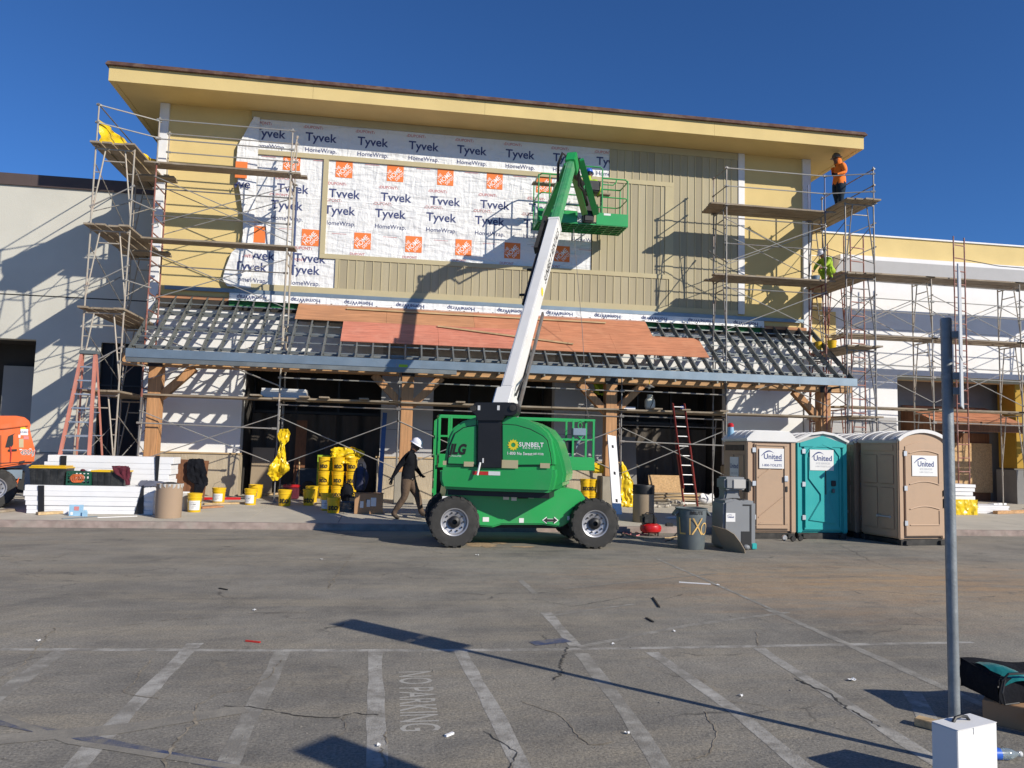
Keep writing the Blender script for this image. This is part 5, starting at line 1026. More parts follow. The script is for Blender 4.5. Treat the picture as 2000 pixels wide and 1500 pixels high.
for a in (l0, r0): part('foot', MB().box(a.x-.03, a.x+.03, a.y-.05, a.y+.05, a.z, a.z+.05), 'black', t)
# hanging yellow plastic, sheets on the bucket stacks, scaffold cover
HY = 20.2
cloth('crumpled yellow plastic sheeting hanging from the scaffold leg in the bay', 'plastic_sheeting', 'plastic sheet', 'yellow_sheet', [(548, 562, 838), (542, 567, 847), (544, 563, 860), (547, 556, 870), (541, 557, 885), (536, 557, 899), (530, 566, 907), (526, 565, 918), (523, 556, 926), (529, 549, 932), (532, 541, 939)], lambda v: HY+.05*sin(v*9), 5, nv=14, fold=.07)
cloth('crumpled yellow plastic thrown over the stacked buckets', 'plastic_sheeting', 'plastic sheet', 'yellow_sheet', [(652, 690, 874), (648, 706, 879), (646, 711, 886), (650, 708, 893), (664, 700, 898), (668, 697, 905)], lambda v: sy+.3-.25*v, 6, nv=16, fold=.07)
cloth('pale clear film draped behind the navy rucksack', 'plastic_film', 'plastic sheet', 'toilet_roof_grey', [(668, 705, 890), (668, 712, 900), (690, 716, 912), (694, 716, 925), (696, 716, 945)], lambda v: sy+.32, 16, nv=12, fold=.03)
solo('yellow_board', MB().box(at(620, 900, sy+.5).x, at(672, 900, sy+.5).x, sy+.5, sy+.53, wz(sy), at(640, 889, sy+.5).z), 'hivis', 'flat yellow-green sheet standing upright behind the bucket stacks', 'sheet')
nz_ = mathutils.noise.noise
def sag(u, v):
    x, y = -7.46+.6*u, 19.8+2.85*u; z = 8.98+.62*v-.07*sin(u*3.14)*v+.06*nz_((u*7, v*2, 1)); d = .13*nz_((u*6, v*1.5, 4))+.07*nz_((u*15, v*5, 9)); return (x+d+.1*(1-v)*sin(u*9), y, z)
solo('plastic_sheeting', MB().grid(sag, 44, 12), 'yellow_sheet', 'yellow plastic sheeting slung along the left top deck of the scaffold', 'plastic sheet', smooth=True, solid=.006)
YB = walk(1232, 990).y
cloth('yellow plastic sheet slumped in a heap right of the white steel stud', 'plastic_sheeting', 'plastic sheet', 'yellow_sheet', [(1214, 1217, 902), (1212, 1224, 915), (1213, 1231, 930), (1214, 1238, 945), (1212, 1243, 960), (1213, 1245, 972), (1214, 1244, 982), (1210, 1246, 990)], lambda v: YB-.1*v, 8, nv=12, fold=.06)
solo('yellow_sheet_bundle', MB().box(at(1160, 915, YB).x, at(1208, 915, YB).x, YB+.1, YB+.35, at(1185, 925, YB).z, at(1185, 905, YB).z), 'yellow_sheet', 'folded yellow sheet lying behind the timber post base', 'sheet', bevel=.05)
# stud, level, carton, rucksack and site clutter
p, q = walk(1205, 1004)+Vector((0, -.05, 0)), at(1195, 851, 20.3)
t = thing('steel_stud', 'white slotted steel stud leaning on the third timber post', 'stud', base=p); ax = (q-p).normalized()
part('web', MB().bar(p, q, .23, .012, (0, -1, 0)), 'foam', t)
for s in (-1, 1): sd_ = ax.cross(Vector((0, -1, 0))).normalized(); part('flange', MB().bar(p+sd_*.112*s+Vector((0, .03, 0)), q+sd_*.112*s+Vector((0, .03, 0)), .012, .06, (0, -1, 0)), 'foam', t)
for f in (.16, .5, .85): c = p.lerp(q, f); part('slot', MB().bar(c-ax*.05+Vector((0, -.008, 0)), c+ax*.05+Vector((0, -.008, 0)), .055, .006, (0, -1, 0)), 'black', t)
p, q = at(741, 966, 21.2), at(752, 806, 21.62); solo('straight_edge', MB().bar(p+Vector((0, 0, .0)), q, .12, .05, (0, -1, 0)), 'blue_tape', 'long blue straight-edge leaning beside the grey pier', 'straight-edge', bevel=.006)
x0, x1, Y, zb, zt = fitw(692, 748, 964, 1004)
t = thing('cardboard_box', 'brown cardboard box with shipping labels on the pavement', 'box', loc=(x0, Y, zb), rz=.04); w_, h = x1-x0, zt-zb
part('body', MB().box(0, w_, 0, .42, 0, h), 'cardboard', t, bevel=.006); part('flap', MB().box(-.02, w_+.02, -.012, .2, h+.001, h+.008), 'cardboard', t); part('hand_hole', plate(w_*.4, w_*.52, h*.55, h*.72, -.001, .002), 'black', t)
for a, b, c, d in ((.2, .32, .3, .62), (.43, .55, .35, .7), (.57, .76, .38, .8)): part('shipping_label', plate(w_*a, w_*b, h*c, h*d, -.003, .002), 'paper', t)
bz = zt
x0, x1 = at(688, 940, Y+.1).x, at(718, 940, Y+.1).x; zt = at(703, 911, Y+.1).z
t = thing('rucksack', 'navy rucksack sitting on the cardboard box', 'rucksack', loc=((x0+x1)/2, Y+.2, bz+.01)); h = zt-bz; w_ = (x1-x0)/2
def blob(sx, sy_, h, pw=.6, n=20, m=10, wob=.06, seed=0):
    rr = random.Random(seed); ph = [rr.uniform(0, 6) for _ in range(3)]; mb = MB(); vs = []
    for j in range(m+1):
        v = j/m; s = max(.03, sin(pi*min(max(v, .0), 1))**pw)
        for i in range(n):
            a = 2*pi*i/n; k = 1+wob*sin(3*a+ph[0]+v*4)+wob*.6*sin(5*a+ph[1]-v*6); vs.append((sx*s*cos(a)*k, sy_*s*sin(a)*k, h*v))
    mb.v = vs; mb.f = [(j*n+i, j*n+(i+1) % n, (j+1)*n+(i+1) % n, (j+1)*n+i) for j in range(m) for i in range(n)] + [tuple(range(n-1, -1, -1)), tuple(range(m*n, m*n+n))]; return mb
part('body', blob(w_, .15, h, .35, seed=2), 'navy_cloth', t, smooth=True); part('pocket', blob(w_*.6, .07, h*.5, .4, seed=3), 'navy_cloth', t, smooth=True, loc=(0, -.13, .04)); part('handle', MB().path([(-.05, 0, h*.96), (-.03, 0, h+.05), (.03, 0, h+.05), (.05, 0, h*.96)], .012), 'black', t)
for s in (-1, 1): part('strap', MB().path([(s*w_*.5, -.13, h*.92), (s*w_*.55, -.19, h*.6), (s*w_*.6, -.16, h*.15)], .018), 'black', t)
c = walk(676, 1000); t = thing('hose_coil', 'coiled grey hose on the pavement left of the cardboard box', 'hose', loc=(c.x, c.y+.25, c.z)); mb = MB()
for k in range(6): mb.path([(.24*cos(i*.4), .24*sin(i*.4), .02+.036*k) for i in range(16)], .018, 6, True)
part('coils', mb, 'bin_grey', t, smooth=True)
c = walk(672, 985); t = thing('tool_bag', 'black tool bag slumped against the bucket stacks', 'bag', loc=(c.x+.05, c.y+.1, c.z)); part('body', blob(.16, .14, .55, .5, seed=5, wob=.1), 'black_cloth', t, smooth=True); part('handle', MB().path([(-.08, -.05, .45), (-.04, -.1, .58), (.06, -.1, .58), (.1, -.05, .45)], .012), 'black', t)
c = walk(688, 985); t = thing('mixer_drill', 'black power tool standing beside the rucksack box', 'power tool', loc=(c.x, c.y, c.z)); part('body', MB().box(-.1, .1, -.07, .07, .03, .2), 'black', t, bevel=.03); part('grip', MB().path([(-.06, 0, .2), (-.05, 0, .3), (.06, 0, .3), (.08, 0, .2)], .018), 'black', t); part('battery', MB().box(-.06, .1, -.05, .05, 0, .028), 'yellow', t)
c = walk(603, 975); t = thing('toolbox', 'dark red toolbox in the shade of the bay', 'toolbox', loc=(at(568, 960, 21.3).x, 21.35, wz(21.3))); part('body', MB().box(-.2, .2, -.12, .12, 0, .3), 'maroon', t, bevel=.02); part('lid', MB().box(-.21, .21, -.13, .13, .301, .38), 'comp_red', t, bevel=.02); part('handle', MB().path([(-.1, 0, .38), (-.09, 0, .44), (.09, 0, .44), (.1, 0, .38)], .012), 'black', t)
t = thing('wheelbarrow', 'dark wheelbarrow tipped up at the back of the left bay', 'wheelbarrow', loc=(at(602, 950, 22.4).x, 22.5, .3)); part('tray', MB().add([(-.4, -.1, .15), (.4, -.1, .15), (.34, .05, .75), (-.34, .05, .75), (-.3, .2, .15), (.3, .2, .15), (.26, .2, .65), (-.26, .2, .65)], [(0, 1, 2, 3), (0, 4, 5, 1), (1, 5, 6, 2), (2, 6, 7, 3), (3, 7, 4, 0)]), 'tub_black', t, bevel=.02); part('tyre', MB().lathe([(.1, -.04), (.19, -.045), (.2, 0), (.19, .045), (.1, .04)], 20, T=TR(0, -.05, .2) @ RX(pi/2)), 'rubber', t, smooth=True)
for s in (-1, 1): part('handle', MB().tube((s*.25, -.1, .2), (s*.3, .1, 1.0), .018), 'lumber', t)
# foam pack on the deck, propane tank and small things on the planks
foam_stack('small stack of white foam boards on the shaded scaffold deck', 20.75, .6, [(576, 600, 776, 783), (509, 600, 771, 777), (509, 599, 767, 771), (510, 598, 763, 767), (511, 597, 759, 763)], [], 'toilet_roof')
DY = 20.75; c = at(1269, 800, DY); zt = at(1269, 777, DY).z; k_ = 2.915
t = thing('propane_tank', 'small off-white propane tank on the shaded scaffold deck', 'gas tank', loc=(c.x, DY, k_)); r = .145
part('vessel', MB().lathe([(.02, .03), (r*.75, .03), (r*.97, .08), (r, .13), (r, .24), (r*.93, .3), (r*.6, .345), (.03, .355)], 24), 'tank_white', t, smooth=True); part('foot_ring', MB().lathe([(r*.72, 0), (r*.74, .05), (r*.7, .05)], 24), 'tank_white', t, smooth=True); part('collar', MB().lathe([(r*.5, .33), (r*.58, .44), (r*.54, .44), (r*.45, .34)], 20), 'tank_white', t, smooth=True); part('valve', MB().tube((0, 0, .35), (0, 0, .43), .025, 8), 'steel', t); part('gas_hose', MB().path([(0, -.03, .42), (.06, -.15, .36), (.02, -.18, .2), (-.06, -.2, .05)], .01), 'black', t)
t = thing('work_lamp', 'clamp lamp hanging under the canopy beam in the right bay', 'lamp', loc=(at(1268, 755, 20.3).x, 20.3, at(1268, 755, 20.3).z)); part('reflector', MB().lathe([(.04, .06), (.16, -.02), (.15, -.02), (.03, .05)], 20), 'aluminium', t, smooth=True); part('bulb', MB().ellip((0, 0, -.02), .04, .04, .05), 'paper', t); part('hanger', MB().tube((0, 0, .06), (0, -.05, .4), .012), 'yellow', t)
c = at(1212, 795, 20.7); solo('foam_strip', MB().box(c.x-.2, c.x+.4, 20.6, 20.8, 2.915, 2.985), 'foam', 'loose white foam strip on the deck right of the third post', 'foam strip', bevel=.005)
solo('blue_can', MB().lathe([(.05, 0), (.055, .02), (.055, .15), (.05, .16)], 16, c=(at(1333, 798, 20.7).x, 20.7, 2.915)), 'hat_blue', 'small blue can on the deck beside the red ladder top', 'can', smooth=True)
# red extension ladder
p0, p1 = walk(1360, 992)+Vector((0, .4, 0)), at(1324, 788, 20.2)
t = thing('extension_ladder', 'dark red extension ladder leaning against the shaded deck', 'ladder', base=p0); ax = (p1-p0).normalized(); sd_ = Vector((1, 0, 0)); hw = .2
for s in (-1, 1):
    part('rail', MB().bar(p0+sd_*s*hw, p0.lerp(p1, .64)+sd_*s*hw, .03, .08, (0, -1, .3)), 'ladder_red', t, bevel=.004); part('fly_rail', MB().bar(p0.lerp(p1, .18)+sd_*s*(hw-.033)+Vector((0, -.05, 0)), p1+sd_*s*(hw-.033)+Vector((0, -.05, 0)), .028, .075, (0, -1, .3)), 'ladder_red', t, bevel=.004)
n = 11
for k in range(n): f = .035+.93*k/(n-1); o_ = Vector((0, -.05, 0)) if f > .2 else Vector((0, 0, 0)); part('rung', MB().tube(p0.lerp(p1, f)-sd_*(hw-.03)+o_, p0.lerp(p1, f)+sd_*(hw-.03)+o_, .017, 8), 'aluminium', t, smooth=True)
# drum with black top, compressor, hoses
x0, x1, Y, zb, zt = fitw(1243, 1284, 948, 1022); r = (x1-x0)/2; h = zt-zb
t = thing('fibre_drum', 'brown fibre drum with a black top behind the red compressor', 'drum', loc=((x0+x1)/2, Y+r, zb)); part('body', MB().lathe([(r*.96, 0), (r*.98, .01), (r*.98, h*.77)], 32), 'cardboard_grey', t, smooth=True); part('top_band', MB().lathe([(r*1.0, h*.76), (r*1.02, h*.8), (r*1.0, h*.84), (r*1.02, h*.88), (r*1.0, h*.92), (r*1.02, h*.97), (r*.98, h), (r*.9, h*.98)], 32), 'black', t, smooth=True)
x0, x1, Y, zb, zt = fitw(1256, 1298, 1004, 1048, lot); w_ = x1-x0; h = zt-zb
t = thing('air_compressor', 'red pancake air compressor with black motor on the ground', 'compressor', loc=((x0+x1)/2, Y+.2, 0))
part('tank', MB().lathe([(.03, h*.1), (w_*.32, h*.11), (w_*.46, h*.2), (w_*.5, h*.33), (w_*.46, h*.46), (w_*.3, h*.54), (.03, h*.55)], 28, sy=.9), 'comp_red', t, smooth=True); part('motor', MB().box(-w_*.45, w_*.05, -.12, .13, h*.5, h*.95), 'tub_black', t, bevel=.04); part('pump_head', MB().box(w_*.06, w_*.22, -.1, .1, h*.52, h*.85), 'black', t, bevel=.02); part('handle', MB().path([(-w_*.3, 0, h*.93), (-w_*.2, 0, h*1.02), (w_*.1, 0, h*1.0), (w_*.2, 0, h*.8)], .014), 'black', t)
for a in (.6, 2.5, 4.2, 5.6): part('foot', MB().tube((w_*.36*cos(a), .16*sin(a), 0), (w_*.36*cos(a), .16*sin(a), h*.2), .018, 7), 'rubber', t)
c = lot(1308, 1040); t = thing('nail_gun', 'black and silver nail gun lying beside the compressor', 'nail gun', loc=(c.x, c.y, 0)); part('magazine', MB().box(-.05, .25, -.02, .03, .03, .08), 'aluminium', t); part('body', MB().box(-.08, .1, .03, .1, .02, .2), 'black', t, bevel=.02); part('grip', MB().tube((0, .06, .1), (.16, .06, .06), .022), 'rubber', t, smooth=True)
def rope(label, name, cat, m_, pts, r, surf=lot, nn=24, wob=.03, seed=1):
    rr = random.Random(seed); P = [surf(*p) for p in pts]; Q = []
    for i in range(len(P)-1):
        a, b, c, d = P[max(i-1, 0)], P[i], P[i+1], P[min(i+2, len(P)-1)]
        for k in range(6): u = k/6; Q.append(.5*((2*b)+(c-a)*u+(2*a-5*b+4*c-d)*u*u+(3*b-a-3*c+d)*u**3)+Vector((rr.uniform(-wob, wob), rr.uniform(-wob, wob), 0)))
    Q.append(P[-1]); Q = [q+Vector((0, 0, r+.003)) for q in Q]; return solo(name, MB().path(Q, r, 6), m_, label, cat, smooth=True)
rope('tangle of faded red air hose left of the compressor', 'air_hose', 'hose', 'red_print', [(1212, 1034), (1222, 1042), (1236, 1033), (1230, 1046), (1214, 1040), (1240, 1048), (1256, 1040), (1225, 1031), (1248, 1044), (1262, 1046)], .012)
rope('tan air hose trailing from the compressor towards the bin', 'air_hose', 'hose', 'lumber', [(1215, 1043), (1245, 1051), (1280, 1053), (1310, 1051), (1338, 1047)], .011, seed=2); rope('thin black cable looping right of the compressor', 'cable', 'cable', 'black', [(1290, 1022), (1310, 1020), (1322, 1036), (1318, 1050), (1300, 1058)], .009, seed=3); rope('black hose lying between the drum and the bin', 'air_hose', 'hose', 'black', [(1212, 1050), (1250, 1025), (1290, 1018), (1330, 1030)], .012, seed=4)
lying('white strip of foam lying behind the compressor', 'foam_strip', 'foam strip', 'foam', 1302, 1013, 1330, 1012, .1, .04)
# rubble heap and white bag
rb = thing('rubble_heap', 'heap of broken pale plaster at the right bay threshold', 'rubble', base=walk(1310, 985)); rr = random.Random(4)
for k in range(44):
    c = walk(rr.uniform(1246, 1345), rr.uniform(973, 992)); s = rr.uniform(.02, .075); mb = MB().ellip((0, 0, 0), s*rr.uniform(.8, 1.6), s, s*rr.uniform(.5, 1), 6, 4, TR(c.x, c.y, c.z+s*.4+max(0, .07*(1-abs(c.x-walk(1300, 982).x)/.5))) @ RZ(rr.uniform(0, 6)) @ RX(rr.uniform(-.6, .6))); part('lump', mb, 'rubble', rb)
c = walk(1378, 985); t = thing('rubble_bag', 'torn white sack beside the foot of the red ladder', 'sack', loc=(c.x, c.y, c.z)); part('body', blob(.22, .16, .3, .45, seed=8, wob=.1), 'foam', t, smooth=True); part('flap', MB().grid(lambda u, v: (-.2+.4*u, -.1-.06*v, .3-.12*v+.03*sin(u*9)), 8, 3), 'foam', t, smooth=True)
# dim clutter inside the bays
def leaning(label, nm, cat, m_, x, y, w_, h_, tilt, rz=0.):
    return solo(nm, MB().box(-w_/2, w_/2, -.012, .012, 0, h_, RX(-tilt)), m_, label, cat, loc=(x, y, wz(y)+.02), rz=rz)
leaning('offcut of pale board leaning at the back of the right bay', 'board', 'board', 'osb', 8.3, 22.6, 1.1, .75, .2); leaning('tall grey sheet leaning at the left side of the right bay', 'sheet', 'sheet', 'grey_wall', 7.0, 22.7, .8, 1.9, .15)
leaning('narrow brown board standing behind the hanging yellow plastic', 'board', 'board', 'brown_board', -2.6, 22.6, .3, 2.1, .12); leaning('dusty cardboard sheet leaning at the left end of the left bay', 'cardboard', 'cardboard', 'cardboard_grey', -3.6, 22.5, .6, 1.3, .18)
for i in range(5): solo('floor_board', MB().box(-1.0, 1.0, -.07, .07, 0, .045), 'lumber' if i % 2 else 'plank', ('lowest', 'second', 'third', 'fourth', 'topmost')[i]+' of the loose boards piled on the floor of the right bay', 'board', 'boards piled in the right bay', loc=(8.6+.03*i, 22.4+.02*(i % 3), .31+.047*i), rz=.05*(-1)**i)
# ------------------------------------------------------------------ bin, wash station and cardboard
x0, x1, Y, zb, zt = fitw(1333, 1389, 994, 1075, lot); r = (x1-x0)/2; h = zt-zb
t = thing('rubbish_bin', 'round grey rubbish bin with LIXO sprayed on it in yellow', 'bin', loc=((x0+x1)/2, Y+r, 0))
part('body', MB().lathe([(r*.86, 0), (r*.88, .01), (r*.99, h*.8), (r*1.0, h*.8), (r*1.01, h*.97), (r*1.08, h*.98), (r*1.08, h), (r*1.0, h), (r*.85, .03)], 40), 'bin_grey', t, smooth=True)
for s in (-1, 1): part('handle', MB().add([(s*r*.98, -.09, h*.98), (s*r*.98, .09, h*.98), (s*r*1.3, .08, h*.84), (s*r*1.3, -.08, h*.84), (s*r*.98, -.09, h*.9), (s*r*.98, .09, h*.9), (s*r*1.24, .08, h*.8), (s*r*1.24, -.08, h*.8)], [(0, 1, 2, 3), (7, 6, 5, 4), (0, 4, 5, 1), (1, 5, 6, 2), (2, 6, 7, 3), (3, 7, 4, 0)]), 'bin_grey', t, bevel=.008)
for ch_, a in (('L', -1.05), ('I', -.45), ('X', .05), ('O', .62)):
    sz = .46 if ch_ != 'O' else .34; rr_ = r*.93+.008; o = text(ch_, sz, 'spray_paint', t, (rr_*sin(a), -rr_*cos(a), h*.36), rot=(pi/2+.1, 0, a), bold=-.012, sx=.72, bend=rr_)
text('BRUTE', .085, 'black_print', t, (0, -r*1.012-.004, h*.86), bold=.03, bend=r)
x0, x1, Y, zb, zt = fitw(1411, 1477, 932, 1078, lot)
k_ = (Y+.3)/Y; x0 *= k_; x1 *= k_; Y += .3
t = thing('wash_station', 'grey portable hand-wash station with towel dispenser beside the tan toilet', 'wash station', loc=((x0+x1)/2, Y, 0), rz=.02); w_, h = (x1-x0)/2, zt
part('body', MB().prism([(-w_*.96, .02), (w_, .02), (w_*1.02, h*.66), (w_*.55, h*.68), (w_*.2, h*.66), (-w_*.3, h*.7), (-w_*.9, h*.66)], 0, .55), 'station_grey', t, bevel=.04)
part('post', MB().prism([(-w_*.62, h*.64), (w_*.5, h*.64), (w_*.3, h*.78), (w_*.4, h*.84), (-w_*.6, h*.84), (-w_*.5, h*.76)], .22, .5), 'station_grey', t, bevel=.03)
part('towel_dispenser', MB().box(-w_*.7, w_*.62, .1, .5, h*.81, h*.99), 'station_grey', t, bevel=.04); part('dispenser_door', MB().box(-w_*.25, w_*.5, .075, .1, h*.83, h*.96), 'toilet_roof_grey', t, bevel=.012); part('soap_dispenser', MB().box(w_*.63, w_*.9, .1, .4, h*.78, h*.97), 'tub_black', t, bevel=.03)
part('basin', MB().ellip((0, .2, h*.675), w_*.55, .16, .03), 'black', t); part('foot_recess', MB().box(w_*.1, w_*.62, -.006, .02, .02, h*.25), 'black', t); part('groove', MB().box(w_*.62, w_*.72, -.006, .02, .03, h*.62), 'black', t); part('groove', MB().box(w_*.2, w_*.619, -.006, .02, h*.6, h*.62), 'black', t); part('pedal', MB().ellip((w_*.36, -.03, .05), .07, .06, .05), 'station_grey', t); part('corner_cap', MB().box(w_*.74, w_*1.04, -.012, .05, .01, .12), 'toilet_teal', t, bevel=.01)
ws = part('sticker', plate(-w_*.8, -w_*.25, h*.38, h*.5, -.002, .003), 'paper', t); text('United', .045, 'blue_print', ws, (-w_*.52, -.008, h*.435), bold=.02); part('arc', MB().path([(-w_*.72+.03*k, -.008, h*.468+.012*sin(k*.9)) for k in range(4)], .004, 4), 'blue_print', ws)
q0, q1, q2 = lot(1413, 1073), lot(1455, 1081), at(1391, 1027, lot(1413, 1073).y+.1); qn = (q1-q0).cross(q2-q0)
def onq(x, y): d = ray(x, y); return CAM+d*((q0-CAM).dot(qn)/d.dot(qn))
P5 = [q0, q1]+[onq(x, y) for x, y in ((1454, 1074), (1446, 1060), (1434, 1044), (1423, 1037), (1418, 1034))]+[q2]
solo('cardboard_sheet', MB().add(P5+[p-qn.normalized()*.012 for p in P5], [tuple(range(8)), tuple(range(15, 7, -1))]+[(i, (i+1) % 8, 8+(i+1) % 8, 8+i) for i in range(8)]), 'cardboard_grey', 'torn cardboard sheet propped between the bin and the wash station', 'cardboard')
# ------------------------------------------------------------------ portable toilets
def sticker(t, x0, x1, z0, z1, y, sub, mirror=False, phone=True):
    s = part('sticker', plate(x0, x1, z0, z1, y, .004), 'paper', t); w_, h = x1-x0, z1-z0; xm = (x0+x1)/2; yy = y-.0055
    text('United', h*.36, 'blue_print', s, (xm+w_*.04, yy, z0+h*.47), bold=.02, sx=1.0)
    arc = MB(); n = 12; o = [(x0+w_*(.08+.52*k/n), z0+h*(.5+.4*sin(.35+2.1*k/n))) for k in range(n+1)]; i_ = [(x, z-h*.07*sin(pi*(.15+.85*k/n))) for k, (x, z) in enumerate(o)]
    arc.v = [(x, yy, z) for x, z in o]+[(x, yy, z) for x, z in i_]; arc.f = [(n+1+k, n+2+k, k+1, k) for k in range(n)]; part('arc', arc, 'blue_print', s)
    if sub: text(sub, h*.12, 'grey_print', s, (xm+w_*.05, yy, z0+h*.3), bold=.01); text('1-800-TOILETS.com', h*.1, 'grey_print', s, (xm+w_*.05, yy, z0+h*.16), bold=.005)
    else: part('bar', rect(x0+w_*.6, x0+w_*.92, z0+h*.38, z0+h*.43, yy), 'blue_print', s); text('1-800-TOILETS', h*.17, 'blue_print', s, (xm, yy, z0+h*.1), bold=.012)
    return s
def roof_arch(w_, d_, z0, rise, n=10, ov=.05, flat=.0):
    pr = [(-ov, z0), (-ov, z0+.06)]
    for k in range(n+1): x = -ov+(w_+2*ov)*k/n; s = sin(pi*k/n); pr.append((x, z0+.06+rise*(s**.7 if flat == 0 else min(1, s*flat))))
    return pr+[(w_+ov, z0+.06), (w_+ov, z0)]
def toilet(label, loc, rz, w_, d_, style, mc, H=2.08):
    t = thing('portable_toilet', label, 'portable toilet', 'portable toilets', loc=loc, rz=rz); z0 = .13
    part('skid', MB().box(.02, w_-.02, .0, .1, .0, .12).box(.02, w_-.02, d_-.1, d_, .0, .12).box(.1, .2, -.06, d_+.05, .02, .1).box(w_-.2, w_-.1, -.06, d_+.05, .02, .1), 'rubber', t)
    part('body', MB().box(0, w_, .03, d_, z0, H), mc, t, bevel=.035)
    for x in (0, w_-.1): part('corner_post', MB().box(x-.012, x+.112, 0, .06, z0-.01, H), mc, t, bevel=.02)
    for y0, y1 in ((.14, d_*.5-.04), (d_*.5+.04, d_-.1)):
        for z_0, z_1 in ((.3, 1.15), (1.22, H-.3)): part('side_panel', MB().box(-.014, .01, y0, y1, z_0, z_1), mc, t, bevel=.012)
    part('vent', MB().box(-.016, .01, .15, d_-.12, H-.22, H-.1), 'tub_black' if style != 'tan2' else mc, t, bevel=.006)
    dx0, dx1, dz0, dz1 = .15, w_-.15, z0+.06, H-.06
    def dbox(n_, a, b, c, d, y0, y1, m_=None, bv=.01): return part(n_, MB().box(a, b, y0, y1, c, d), m_ or mc, t, bevel=bv)
    if style == 'tan':
        dbox('door', dx0, dx1, dz0, dz1, -.005, .035); 
        for a, b, c, d in ((dx0+.03, dx1-.03, dz1-.05, dz1-.015), (dx0+.03, dx1-.03, dz0+.02, dz0+.1), (dx0+.03, dx0+.07, dz0+.1, dz1-.05), (dx1-.12, dx1-.03, dz0+.1, dz1-.05)): dbox('door_frame', a, b, c, d, -.03, -.004)
        for p, q in (((dx0+.08, dz0+.25), (dx1-.14, dz0+.68)), ((dx0+.08, dz1-.72), (dx1-.14, dz1-.32))): part('door_rib', MB().bar((p[0], -.006, p[1]), (q[0], -.006, q[1]), .03, .03, (0, 1, 0)), mc, t, bevel=.008)
        part('kick_panel', MB().prism([(dx0+.08, dz0+.11), (dx1-.14, dz0+.11), (dx1-.2, dz0+.15), ((dx0+dx1)/2, dz0+.17), (dx0+.14, dz0+.15)], -.02, -.004), mc, t)
        rp = roof_arch(w_, d_, H-.02, .17, 12, .03, 2.2); part('roof', MB().prism(rp, .0, d_+.03), 'toilet_roof', t, bevel=.02)
        for k in range(4): part('roof_rib', MB().prism([(x, z+.012) for x, z in rp[1:-1]], .15+k*.26, .21+k*.26), 'toilet_roof', t, bevel=.006)
        part('front_trim', MB().prism(rp, -.03, -.001), 'toilet_roof', t, bevel=.015)
        part('vent_pipe', MB().lathe([(.075, 0), (.07, .12), (.075, .13), (.06, .24), (.065, .25), (.03, .28)], 16, c=(-.02+.1, d_-.2, H+.05)), 'light_blue_box', t, smooth=True); part('pipe_cap', MB().lathe([(.066, .25), (.07, .3), (.04, .34)], 16, c=(.08, d_-.2, H+.05)), 'comp_red', t, smooth=True)
        sticker(t, dx0+.1, dx1-.13, H-.58, H-.16, -.032, None)
        s2 = part('sticker', MB().box(-.022, -.015, d_*.5-.2, d_*.5+.2, H-.78, H-.36), 'paper', t); text('United', .14, 'blue_print', s2, (-.0235, d_*.5, H-.6), rot=(pi/2, 0, -pi/2), bold=.02); text('1-800-TOILETS', .055, 'grey_print', s2, (-.0235, d_*.5, H-.73), rot=(pi/2, 0, -pi/2), bold=.01)
    elif style == 'teal':
        dbox('door', dx0, dx1, dz0, dz1, -.005, .035); cx = (dx0+dx1)/2
        arch = [(dx0+.03, dz0+.06), (dx0+.03, dz1-.22), (dx0+.14, dz1-.08), (cx, dz1+.02), (dx1-.14, dz1-.08), (dx1-.03, dz1-.22), (dx1-.03, dz0+.06)]
        mb = MB(); [mb.bar((a[0], -.01, a[1]), (b[0], -.01, b[1]), .025, .03, (0, 1, 0)) for a, b in zip(arch, arch[1:])]; part('door_frame', mb, mc, t)
        part('door_panel', MB().prism([(dx0+.09, dz1-.72), (dx0+.36, dz1-1.05), (dx0+.36, dz0+.62), (dx0+.09, dz0+.2), (dx1-.1, dz0+.12), (dx1-.1, dz0+.2), (dx1-.28, dz0+.6), (dx1-.28, dz1-1.05), (dx1-.1, dz1-.7), (dx1-.1, dz1-.25), (dx0+.09, dz1-.25)], -.03, -.004), mc, t, bevel=.012)
        dbox('door_groove', cx+.06-.012, cx+.06+.012, dz0+.75, dz0+1.35, -.034, -.029, 'tub_black', 0)
        rp = [(-.04, H-.04), (w_+.04, H-.04), (w_+.03, H+.02), (w_*.74, H+.17), (w_*.5, H+.21), (w_*.26, H+.17), (-.03, H+.02)]; part('gable', MB().prism([(.06, H-.1), (w_-.06, H-.1), (w_-.06, H-.02), (w_*.5, H+.14), (.06, H-.02)], -.02, .02), mc, t)
        roof = MB(); n = len(rp); roof.prism(rp, .01, d_+.04); part('roof', roof, 'toilet_roof_grey', t, bevel=.02)
        for k in range(4): part('roof_rib', MB().prism([(x, z+.014) for x, z in rp[2:]], .12+k*.28, .24+k*.28), 'toilet_roof', t, bevel=.006)
        ed = rp[2:]; mb = MB(); [mb.bar((a[0], -.02, a[1]), (b[0], -.02, b[1]), .05, .05, (0, 1, 0)) for a, b in zip(ed, ed[1:])]; part('front_trim', mb, 'toilet_roof', t)
        dbox('lock', dx1-.24, dx1-.13, 1.12, 1.24, -.05, -.028, 'black'); dbox('lock', dx1-.22, dx1-.15, .98, 1.06, -.04, -.028, 'bin_grey')
        sticker(t, dx0+.12, dx1-.18, H-.6, H-.16, -.035, 'SITE SERVICES')
    else:
        dbox('door', dx0-.02, dx1+.06, dz0, dz1-.06, -.02, .035); cx = (dx0+dx1)/2
        n = 10; top = [(dx0-.02+(dx1-dx0+.08)*k/n, dz1-.06+.1*sin(pi*k/n)) for k in range(n+1)]; part('door_top', MB().prism([(dx0-.02, dz1-.1)]+top+[(dx1+.06, dz1-.1)], -.021, .03), mc, t, bevel=.008)
